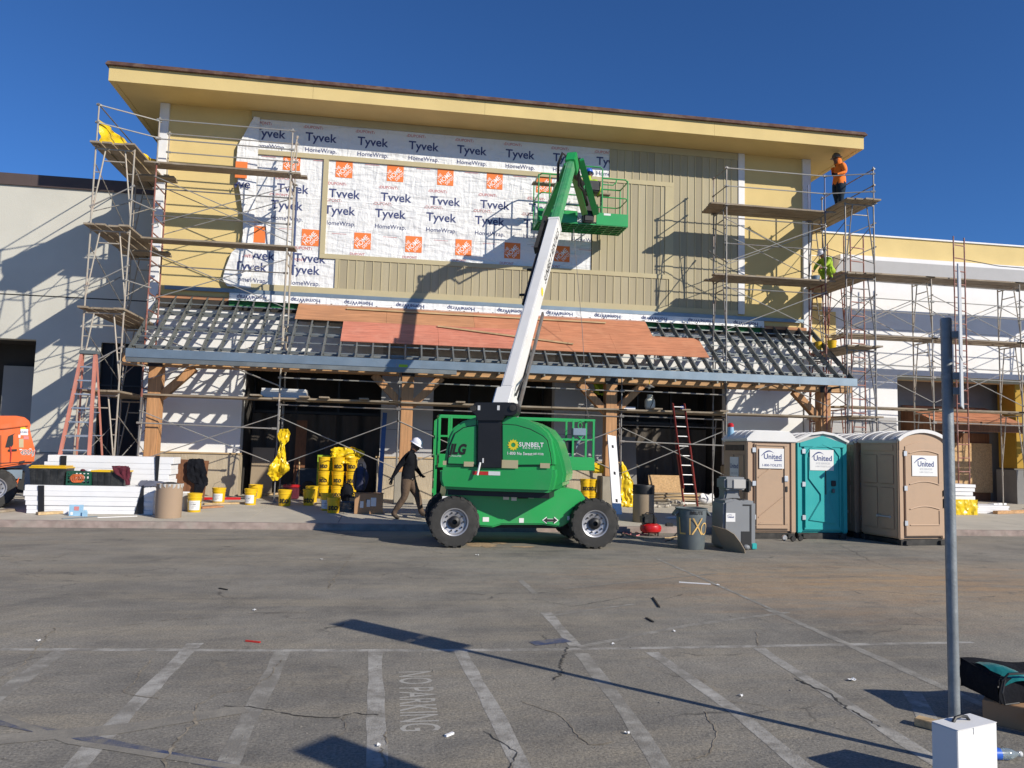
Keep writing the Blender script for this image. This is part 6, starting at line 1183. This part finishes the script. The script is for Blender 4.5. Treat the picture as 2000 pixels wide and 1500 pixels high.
        for zz, rise in ((dz1-.2, .06), (dz1-.83, .06), (dz1-1.33, .06)):
            mb = MB(); pts = [(dx0+.08+(dx1-dx0-.12)*k/n, -.026, zz+rise*sin(pi*k/n)) for k in range(n+1)]; mb.path(pts, .014, 5); part('door_rib', mb, mc, t, smooth=True)
        mb = MB(); mb.tube((dx1-.04, -.024, dz1-.83), (dx1-.04, -.024, dz1-.2), .012, 5); mb.tube((dx1-.04, -.024, dz0+.22), (dx1-.04, -.024, dz1-1.36), .012, 5); mb.tube((dx0+.08, -.024, dz0+.22), (dx1-.04, -.024, dz0+.22), .014, 5); part('door_rib', mb, mc, t, smooth=True)
        rp = roof_arch(w_, d_, H-.06, .2, 12, .04); part('roof', MB().prism(rp, .02, d_+.04), 'toilet_roof_grey', t, bevel=.02)
        for k in range(4): part('roof_rib', MB().prism([(x, z+.014) for x, z in rp[1:-1]], .1+k*.3, .22+k*.3), 'toilet_roof', t, bevel=.006)
        part('gable', MB().prism([(.01, H-.2)]+[(min(max(x, .01), w_-.01), z-.03) for x, z in rp[1:-1]]+[(w_-.01, H-.2)], -.004, .022), mc, t)
        ed = rp[1:-1]; mb = MB(); [mb.bar((a[0], -.03, a[1]), (b[0], -.03, b[1]), .07, .05, (0, 1, 0)) for a, b in zip(ed, ed[1:])]; part('front_trim', mb, 'toilet_roof', t)
        dbox('lock', dx1+.06, dx1+.12, 1.0, 1.12, -.05, -.01, 'black'); dbox('lock', dx1+.06, dx1+.1, .75, .95, -.04, -.01, 'black')
        mb = MB(); mb.tube((-.03, .25, .55), (-.03, .6, .55), .018, 8); mb.tube((-.03, .25, .55), (.0, .25, .55), .03, 8); mb.tube((-.03, .6, .55), (0, .6, .55), .03, 8); part('grab_handle', mb, 'toilet_roof_grey', t, smooth=True)
        sticker(t, dx0+.14, dx1-.08, H-.72, H-.3, -.03, 'SITE SERVICES')
    for z in (.45, 1.15, 1.85): dbox('hinge', dx0-.05, dx0+.03, z-.05, z+.05, -.026, -.004 if style != 'tan2' else -.02, 'aluminium', .004)
    if style == 'tan': dbox('lock', dx1-.13, dx1-.04, 1.2, 1.32, -.055, -.03, 'aluminium'); dbox('lock', dx1-.1, dx1-.05, .98, 1.1, -.045, -.03, 'black')
    return t
toilet('tan portable toilet with white flat roof, left of the teal one', (7.38, 15.3, 0), .02, 1.09, 1.15, 'tan', 'toilet_tan', 2.05)
toilet('teal portable toilet standing between the tan ones', (8.54, 15.37, 0), .0, 1.145, 1.15, 'teal', 'toilet_teal', 2.05)
toilet('nearest tan portable toilet with a white arched roof, rightmost in the row', (10.16, 14.3, 0), .125, 1.15, 1.12, 'tan2', 'toilet_tan', 2.12)
toilet('tan portable toilet tucked behind the rightmost one, only its dark side showing', (10.01, 15.56, 0), .125, 1.14, 1.12, 'tan2', 'toilet_tan')
for i, (px, py) in enumerate(((1532, 1056), (1549, 1058), (1563, 1057))): c = lot(px, py); solo('hitch_wheel', MB().lathe([(.02, -.03), (.05, -.03), (.06, 0), (.05, .03), (.02, .03)], 14, T=TR(c.x, c.y, .06) @ RX(pi/2)), 'rubber' if i else 'aluminium', ('small pale', 'small black', 'second small black')[i]+' castor wheel on the ground before the toilets', 'castor', smooth=True)
# ------------------------------------------------------------------ right-hand pavement materials
FY = walk(1885, 1005).y
foam_stack('foam boards on a yellow-wrapped pallet right of the toilets', FY, .8, [(1840, 1905, 978, 987), (1842, 1905, 969, 978), (1842, 1901, 960.5, 968), (1843, 1905, 953, 960), (1843, 1906, 946, 952)], [])
a, b = at(1840, 1008, FY-.1), at(1909, 976, FY-.1)
solo('wrapped_pallet', MB().grid(lambda u, v: (a.x+(b.x-a.x)*u, FY-.11+.05*nz_((u*7, v*2.5, 3))+.03*nz_((u*19, v*6, 8)), wz(FY)+(b.z-wz(FY))*v+.012*nz_((u*9, 1, v*3))), 40, 12).box(a.x, b.x-.01, FY-.06, FY+.85, wz(FY), b.z-.004), 'yellow_sheet', 'yellow plastic wrapped bundle under the foam boards', 'bundle', smooth=True)
F2 = walk(1945, 1005).y; foam_stack('thin foam boards laid flat at the far right of the pavement', F2+.3, .9, [(1910, 1968, 1000, 1004), (1908, 1975, 996, 1000), (1909, 1970, 992, 996), (1911, 1972, 988, 992)], [])
lying('brown beam lying at the right edge of the pavement', 'beam', 'beam', 'timber_x', 1944, 1004, 2030, 1001, .14, .09); lying('pale plank lying at the kerb right of the signpost', 'board', 'board', 'lumber', 1888, 1040, 1978, 1036, .24, .04, lot); lying('second plank at the kerb, cut by the right picture edge', 'board', 'board', 'plywood_tan', 1984, 1041, 2040, 1038, .2, .04, lot)
lying('single white foam offcut on the far right pavement', 'foam_strip', 'foam strip', 'foam', 1935, 987, 1960, 986, .2, .06)
# ------------------------------------------------------------------ sign posts
def signpost(label, x, y, group='parking sign posts'):
    t = thing('sign_post', label, 'sign post', group, loc=(x, y, 0)); r = .031
    part('pole', MB().lathe([(r, 0), (r, 2.57), (r*.92, 2.59)], 24), 'pole_steel', t, smooth=True); part('cap', MB().lathe([(r*1.04, 2.555), (r*1.04, 2.595), (r*.9, 2.605)], 24), 'pole_steel', t, smooth=True)
    az = radians(41.5); d = Vector((sin(az), cos(az), 0)); n = Vector((d.y, -d.x, 0)); c = n*.075
    sg = MB()
    for z0, z1, hw in ((2.36, 2.9, .16), (2.06, 2.345, .16)): sg.add([c+d*s*hw+n*k*.0035+Vector((0, 0, z)) for z in (z0, z1) for k in (-1, 1) for s in (-1, 1)], [(0, 2, 3, 1), (4, 5, 7, 6), (0, 1, 5, 4), (2, 6, 7, 3), (0, 4, 6, 2), (1, 3, 7, 5)])
    part('sign_plate', sg, 'trim_white', t)
    for z in (2.5, 2.25, 2.16): mb = MB(); mb.lathe([(r*1.06, -.012), (r*1.06, .012)], 20, c=(0, 0, z)); mb.bar(n*.03+Vector((0, 0, z)), n*.072+Vector((0, 0, z)), .05, .04); part('bracket', mb, 'pole_steel', t)
    return t
signpost('grey steel sign post with edge-on sign plates at the right', 3.29, 4.17); signpost('grey steel sign post just outside the picture to the right', 3.32, 1.02); signpost('grey steel sign post added outside the picture for the shadow it casts', 16.2, 9.3)  # third post is unseen, added to cast the shadow at the right edge
# ------------------------------------------------------------------ things at the foot of the near post
t = thing('carton', 'white carton with a black handle at the foot of the sign post', 'box', loc=(2.95, 3.72, 0), rz=.31)
part('body', MB().box(0, .33, 0, .145, 0, .348), 'paper', t, bevel=.003); part('lid', MB().box(0.002, .328, -.003, .145, .349, .352), 'paper', t); part('tab', MB().box(.13, .22, -.003, -.0008, .315, .348), 'paper', t); part('handle', MB().path([(.1, .09, .352), (.12, .09, .372), (.16, .085, .378), (.2, .08, .37), (.215, .078, .352)], .009, 8), 'black', t, smooth=True)
t = thing('cardboard_box', 'low brown cardboard box under the black bag at the right edge', 'box', loc=(3.98, 4.78, 0), rz=-.85); part('body', MB().box(0, .6, 0, .4, 0, .15), 'cardboard', t, bevel=.004); part('flap', MB().add([(.25, -.002, .15), (.6, -.002, .15), (.6, -.1, .08), (.25, -.1, .08)], [(0, 1, 2, 3)]), 'cardboard', t, solid=.004)
t = thing('cooler_bag', 'black and teal soft bag resting on the low cardboard box', 'bag', loc=(4.26, 4.83, .155), rz=-.1)
part('body', MB().grid(lambda u, v: (-.24+.75*u, (-.2+.05*sin(u*5)) if v < .5 else .2, .0+.2*(v*2 if v < .5 else 2-2*v)*(.92+.08*sin(u*7+1))), 14, 10), 'black_cloth', t, smooth=True); part('cover', MB().grid(lambda u, v: (-.2+.7*u, -.19+.36*v, .17+.03*sin(u*5+v*3)+.02*sin(u*11)-.06*(1-v)**3), 16, 8), 'teal_cloth', t, smooth=True); part('side', MB().grid(lambda u, v: (-.22-.03*sin(v*3), -.2+.4*u, .19*v), 6, 6), 'black_cloth', t, smooth=True); part('trim', MB().path([(-.22, -.2, .15), (-.18, -.21, .2), (0, -.21, .21), (.3, -.21, .195), (.5, -.2, .18)], .008), 'black', t); part('strap', MB().path([(-.2, -.205, .16), (-.23, -.22, .08), (-.22, -.225, .01), (-.12, -.22, .02)], .007), 'black', t)
t = thing('water_bottle', 'clear plastic bottle with a blue label lying by the white carton', 'bottle', loc=(3.52, 4.2, .034), rz=-.12); Tb = RY(pi/2)
part('body', MB().lathe([(.02, 0), (.032, .005), (.033, .05), (.031, .06), (.033, .12), (.03, .145), (.014, .175), (.013, .19)], 20, T=Tb), 'clear_bottle', t, smooth=True); part('label', MB().lathe([(.0338, .02), (.0338, .075)], 20, T=Tb), 'hat_blue', t, smooth=True); part('cap', MB().lathe([(.015, .19), (.016, .192), (.016, .207), (.012, .209)], 16, T=Tb), 'paper', t, smooth=True)
lying('short timber block lying left of the white carton', 'timber_offcut', 'offcut', 'lumber', 1790, 1415, 1850, 1430, .09, .05, lot)
# litter
for i, (px, py, s, lb) in enumerate(((932, 1085, .05, 'white scrap of paper under the lift'), (1664, 1330, .06, 'white scrap of paper in the middle of a bay'), (628, 1093, .035, 'small white scrap left of the lift'), (497, 1193, .035, 'white fleck on the asphalt, left of centre'), (1198, 1259, .03, 'white pebble of foam on the long line'), (1447, 1360, .03, 'white fleck between the slanting lines'), (1225, 1434, .03, 'white fleck near the bottom of a line'), (1402, 1144, .05, 'crumpled tape end right of centre'), (75, 1253, .03, 'white fleck near the left edge'), (740, 1458, .03, 'white fleck at the foot of the stripe'), (1317, 1234, .03, 'pale fleck beside the faint diagonal'))):
    c = lot(px, py); rr = random.Random(i); s *= .48; mb = MB().grid(lambda u, v: (s*(u-.5)*2, s*(v-.5)*1.3, .012+.006*sin(u*7+i)+.004*cos(v*5+u*3)), 3, 3); solo('paper_scrap', mb, 'paper', lb, 'litter', 'litter on the asphalt', loc=(c.x, c.y, 0), rz=rr.uniform(0, 3), solid=.002)
for i, (xa, ya, xb, yb, lb, m_) in enumerate(((480, 1253, 508, 1256, 'short red stick on the asphalt at the left', 'red_tape'), (1326, 1138, 1388, 1142, 'long white strip on the asphalt right of centre', 'foam'), (870, 1440, 885, 1434, 'white straw beside the stencilled letters', 'foam'), (428, 1150, 444, 1153, 'dark twig at the left', 'black'), (1275, 1168, 1288, 1187, 'bent dark twig right of centre', 'black'), (1262, 1208, 1276, 1216, 'short dark twig below the faint line', 'black'))): lying(lb, 'litter_strip', 'litter', m_, xa, ya, xb, yb, .018, .012, lot, 0)
# ------------------------------------------------------------------ people (front = +x, left = +y)
def human(label, loc, rz, J, cols, hat=None, hood=None, girth=1., group=None):
    """J: joints; one continuous skinned body, coloured by what covers each limb"""
    t = thing('person', label, 'person', group, loc=loc, rz=rz)
    P = {k: Vector(v) for k, v in J.items() if k != 'face'}
    for k in ('shL', 'shR'): P[k].y *= 1.1
    V = []; R = []; E = []; S = []
    def vtx(p, r, r2=None):
        k = 1.0 if r < .012 else 1.3; V.append(tuple(p)); R.append((r*k, (r2 or r)*k)); return len(V)-1
    g = girth
    pel = vtx(P['pelvis'], .1*g, .12*g); sp = vtx(P['pelvis'].lerp(P['chest'], .5), .1*g, .125*g); chs = vtx(P['chest'], .1*g, .115*g); nk = vtx(P['neck'], .06, .062); hd = vtx(P['neck'].lerp(P['head'], .55), .062); hd2 = vtx(P['head'], .084, .078); hd3 = vtx(P['head']+(P['head']-P['neck']).normalized()*.075, .07, .065)
    for a, b, c in ((pel, sp, 'shirt'), (sp, chs, 'shirt'), (chs, nk, 'shirt'), (nk, hd, 'skin'), (hd, hd2, 'skin'), (hd2, hd3, 'skin')): E.append((a, b)); S.append(c)
    for s in 'LR':
        sh, el, wr, hn = (P[k+s] for k in ('sh', 'el', 'wr', 'hn')); a0 = vtx(sh, .06*g); a1 = vtx(sh.lerp(el, .5), .052*g); a2 = vtx(el, .046); a3 = vtx(el.lerp(wr, .4), .043); a4 = vtx(wr, .032); a5 = vtx(wr.lerp(hn, .6), .036, .022)
        for a, b, c in ((chs, a0, 'shirt'), (a0, a1, 'shirt'), (a1, a2, 'shirt'), (a2, a3, 'shirt'), (a3, a4, 'shirt'), (a4, a5, 'hand')): E.append((a, b)); S.append(c)
        d = (hn-wr).normalized(); sd_ = d.cross(Vector((1, .2, .1))).normalized(); up = d.cross(sd_)
        for k, (o, L) in enumerate(((-.028, .062), (-.01, .075), (.01, .072), (.027, .055))):
            b0 = wr.lerp(hn, .95)+up*o; f0 = vtx(b0, .0105); f1 = vtx(b0+d*L*.5+sd_*.008, .0095); f2 = vtx(b0+d*L*.85+sd_*.03, .0085)
            for a, b in ((a5, f0), (f0, f1), (f1, f2)): E.append((a, b)); S.append('hand')
        b0 = wr.lerp(hn, .35)+up*.04; f0 = vtx(b0, .0115); f1 = vtx(b0+d*.04+up*.022+sd_*.01, .010)
        for a, b in ((a4, f0), (f0, f1)): E.append((a, b)); S.append('hand')
        hp, kn, an, to = (P[k+s] for k in ('hp', 'kn', 'an', 'to')); b1 = vtx(hp, .092*g); b2 = vtx(hp.lerp(kn, .5), .08*g); b3 = vtx(kn, .062); b4 = vtx(kn.lerp(an, .35), .06); b5 = vtx(an, .046); hl = vtx(an+(an-to).normalized()*.03+Vector((0, 0, -.045)), .038); b6 = vtx(an.lerp(to, .6)+Vector((0, 0, -.03)), .044, .036); b7 = vtx(to, .036, .028)
        for a, b, c in ((pel, b1, 'pants'), (b1, b2, 'pants'), (b2, b3, 'pants'), (b3, b4, 'pants'), (b4, b5, 'pants'), (b5, hl, 'shoe'), (b5, b6, 'shoe'), (b6, b7, 'shoe')): E.append((a, b)); S.append(c)
    me = bpy.data.meshes.new('b'); me.from_pydata(V, E, []); o = bpy.data.objects.new('tmp', me); COL.objects.link(o)
    m1 = o.modifiers.new('s', 'SKIN'); m1.branch_smoothing = .6; sv = me.skin_vertices[0].data
    for i, r in enumerate(R): sv[i].radius = r; sv[i].use_root = (i == 0)
    m2 = o.modifiers.new('d', 'SUBSURF'); m2.levels = 2; bpy.context.view_layer.update()
    bme = bpy.data.meshes.new_from_object(o.evaluated_get(bpy.context.evaluated_depsgraph_get())); bpy.data.objects.remove(o); bme.name = 'body'
    keys = ['shirt', 'pants', 'skin', 'shoe', 'hand']; bme.materials.clear()
    for k in keys: bme.materials.append(M[cols[k]])
    segs = [(Vector(V[a]), Vector(V[b]), keys.index(c), (R[a][0]+R[b][0])/2) for (a, b), c in zip(E, S)]; waist = P['pelvis']-(P['chest']-P['pelvis']).normalized()*.04; axs = (P['chest']-P['pelvis']).normalized()
    for p in bme.polygons:
        c = p.center; best = (9, 0)
        for a, b, k, r in segs:
            ab = b-a; u = max(0, min(1, (c-a).dot(ab)/max(ab.length_squared, 1e-9))); dd = (c-a-ab*u).length-r*.8
            if dd < best[0]: best = (dd, k)
        k = best[1]
        if k == 1 and (c-waist).dot(axs) > 0: k = 0
        p.material_index = k; p.use_smooth = True
    put('body', bme, None, t)
    # face
    hc = P['head']; f = Vector(J.get('face', (1, 0, 0))).normalized(); up = (P['head']-P['neck']).normalized(); up = (up-f*up.dot(f)).normalized(); l = up.cross(f); F = Matrix(((f.x, l.x, up.x, hc.x), (f.y, l.y, up.y, hc.y), (f.z, l.z, up.z, hc.z), (0, 0, 0, 1)))
    hm = MB(); hm.ellip((0.012, 0, .012), .098, .078, .122, 18, 12, F); hm.ellip((.045, 0, -.065), .048, .05, .05, 12, 8, F)
    for s in (-1, 1): hm.ellip((-.005, s*.08, 0), .028, .012, .036, 8, 6, F)
    hm.add([F @ Vector(v) for v in ((.098, 0, .035), (.132, 0, -.022), (.1, .02, -.026), (.1, -.02, -.026))], [(0, 2, 1), (0, 1, 3), (1, 2, 3), (0, 3, 2)])
    part('head', hm, cols['skin'], t, smooth=True)
    ey = MB(); [ey.ellip((.098, s*.032, .018), .012, .014, .009, 8, 5, F) for s in (-1, 1)]; part('eyes', ey, 'black', t, smooth=True)
    part('mouth', MB().ellip((.099, 0, -.052), .01, .026, .006, 8, 5, F), 'maroon', t, smooth=True); part('hair', MB().ellip((-.02, 0, .04), .1, .084, .1, 14, 8, F), 'black', t, smooth=True)
    if hat:
        hb = MB(); hb.lathe([(.145, .0), (.148, .008), (.115, .022), (.118, .03), (.112, .075), (.09, .115), (.05, .138), (.01, .145)], 26, (0.0, 0, .058), F, 0, 1.12, .93); hb.lathe([(.115, 0), (.16, -.006), (.17, .0), (.13, .015)], 26, (0.03, 0, .06), F, 0, 1.0, .8); part('hard_hat', hb, hat, t, smooth=True)
        part('hat_ridge', MB().path([F @ Vector((x*.12, 0, .06+.148*sqrt(max(0, 1-x*x)))) for x in (-.9, -.6, -.3, 0, .3, .6, .9)], .014, 6), hat, t, smooth=True)
    if hood: hm = MB(); hm.lathe([(.1, -.17), (.115, -.1), (.112, -.02), (.105, .06), (.08, .1)], 20, (-.025, 0, 0), F, .75, .95, .95); hm.f = [q for q in hm.f if len(q) == 4 and (q[0] % 20) < 15]; part('hood', hm, hood, t, smooth=True)
    return t, F
# walking man: strides to the right, looking down
c = walk(795, 1014)
J = dict(pelvis=(0, 0, .93), chest=(.06, 0, 1.29), neck=(.09, 0, 1.47), head=(.14, 0, 1.585), face=(.88, -.15, -.47),
    shL=(.07, .18, 1.40), elL=(.1, .27, 1.13), wrL=(.25, .25, .96), hnL=(.31, .2, .92), shR=(.04, -.18, 1.40), elR=(-.14, -.25, 1.15), wrR=(-.27, -.28, .9), hnR=(-.3, -.28, .8),
    hpL=(.0, .095, .88), knL=(.22, .1, .50), anL=(.31, .1, .13), toL=(.47, .1, .11), hpR=(0, -.095, .88), knR=(-.03, -.1, .48), anR=(-.28, -.1, .10), toR=(-.12, -.1, .035))
t, F = human('man in white hard hat and black top walking past the lift', (c.x-.02, c.y+.05, c.z), radians(-14), J, dict(shirt='black_cloth', pants='khaki', skin='dark_skin', shoe='boot_tan', hand='black_cloth'), hat='hat_white', girth=1.15)
part('shirt_hem', MB().lathe([(.15, -.012), (.155, .012)], 22, (0.0, 0, .885), None, 0, .82, 1.02), 'paper', t, smooth=True)
part('shirt_emblem', MB().box(.2, .206, -.03, .03, 1.31, 1.345), 'paper', t)
# worker in orange on the right return deck
J = dict(pelvis=(0, 0, .93), chest=(.02, 0, 1.28), neck=(.03, 0, 1.46), head=(.06, 0, 1.585), face=(.97, .05, -.2),
    shL=(.03, .19, 1.40), elL=(.0, .27, 1.14), wrL=(.24, .24, 1.07), hnL=(.34, .22, 1.06), shR=(.0, -.19, 1.40), elR=(-.14, -.27, 1.13), wrR=(-.2, -.26, .88), hnR=(-.18, -.25, .79),
    hpL=(0, .1, .88), knL=(.03, .11, .48), anL=(-.01, .11, .10), toL=(.15, .13, .035), hpR=(0, -.1, .88), knR=(-.02, -.11, .48), anR=(-.08, -.11, .10), toR=(.08, -.13, .035))
ow = at(1630, 404, 21.0)
t, F = human('worker in orange hooded top and dark trousers standing high on the right scaffold', (13.2, 21.2, 9.118), radians(188), J, dict(shirt='orange_cloth', pants='jeans', skin='dark_skin', shoe='boot', hand='black_cloth'), hat='hat_grey', hood='orange_cloth', girth=1.36); t.scale = (1.07, 1.07, 1.07)
# crouching worker in lime on the next deck down
J = dict(pelvis=(-.06, 0, .36), chest=(.16, 0, .64), neck=(.27, 0, .78), head=(.36, 0, .87), face=(.8, 0, -.6),
    shL=(.2, .18, .72), elL=(.38, .22, .52), wrL=(.56, .16, .38), hnL=(.64, .14, .34), shR=(.18, -.18, .72), elR=(.36, -.24, .5), wrR=(.54, -.17, .34), hnR=(.62, -.15, .3),
    hpL=(-.06, .1, .34), knL=(.3, .16, .42), anL=(.06, .14, .1), toL=(.22, .16, .035), hpR=(-.06, -.1, .34), knR=(.28, -.17, .40), anR=(.02, -.14, .1), toR=(.18, -.16, .035))
t, F = human('worker in lime top and white hard hat crouching on the middle right deck', (12.72, 21.0, 6.968), radians(205), J, dict(shirt='hivis', pants='hivis', skin='skin', shoe='boot', hand='skin'), hat='hat_white', girth=1.25); t.scale = (.92, .92, .88)
c = at(1591, 537, 20.9); bt = thing('pail', 'small grey pail beside the crouching worker in lime', 'pail', loc=(c.x, 20.85, 6.87)); part('shell', MB().lathe([(.1, 0), (.13, .2), (.12, .2), (.09, .02)], 20), 'steel', bt, smooth=True); part('handle', MB().path([(-.13, 0, .19), (-.08, 0, .32), (.08, 0, .32), (.13, 0, .19)], .006), 'black', bt)
# kneeling worker under the canopy
J = dict(pelvis=(0, 0, .48), chest=(.08, 0, .84), neck=(.1, 0, 1.02), head=(.13, 0, 1.14), face=(1, 0, -.2),
    shL=(.08, .19, .95), elL=(.2, .25, .7), wrL=(.36, .2, .6), hnL=(.44, .18, .6), shR=(.06, -.19, .95), elR=(.1, -.27, .68), wrR=(.25, -.25, .5), hnR=(.33, -.24, .46),
    hpL=(0, .1, .44), knL=(.22, .12, .09), anL=(-.2, .12, .08), toL=(-.33, .12, .05), hpR=(0, -.1, .44), knR=(.4, -.12, .42), anR=(.34, -.12, .1), toR=(.5, -.12, .035))
human('worker in lime jacket and black trousers kneeling on the shaded deck behind the third post', (at(1170, 795, 21.2).x, 21.2, 2.92), radians(-60), J, dict(shirt='hivis', pants='black_cloth', skin='dark_skin', shoe='boot', hand='black_cloth'), girth=1.1, hat='hat_white')
# worker in the basket, facing the wall
J = dict(pelvis=(0, 0, .93), chest=(.04, 0, 1.28), neck=(.07, 0, 1.46), head=(.11, 0, 1.58), face=(1, .1, -.1),
    shL=(.05, .19, 1.40), elL=(.2, .26, 1.2), wrL=(.4, .18, 1.25), hnL=(.48, .15, 1.28), shR=(.05, -.19, 1.40), elR=(.14, -.3, 1.16), wrR=(.32, -.26, 1.06), hnR=(.4, -.24, 1.06),
    hpL=(0, .1, .88), knL=(.03, .11, .48), anL=(0, .11, .10), toL=(.16, .13, .035), hpR=(0, -.1, .88), knR=(0, -.11, .48), anR=(-.04, -.11, .10), toR=(.12, -.13, .035))
human('worker in blue hard hat and lime vest standing in the raised green basket', (at(1149, 380, 21.05).x, 21.05, bz0+.04), radians(70), J, dict(shirt='hivis', pants='jeans', skin='dark_skin', shoe='boot', hand='black_cloth'), hat='hat_blue')
# ------------------------------------------------------------------ give each thing its base point
for o, b in ROOTS:
    o.location = b
    for ch_ in o.children: ch_.location = Vector(ch_.location)-b
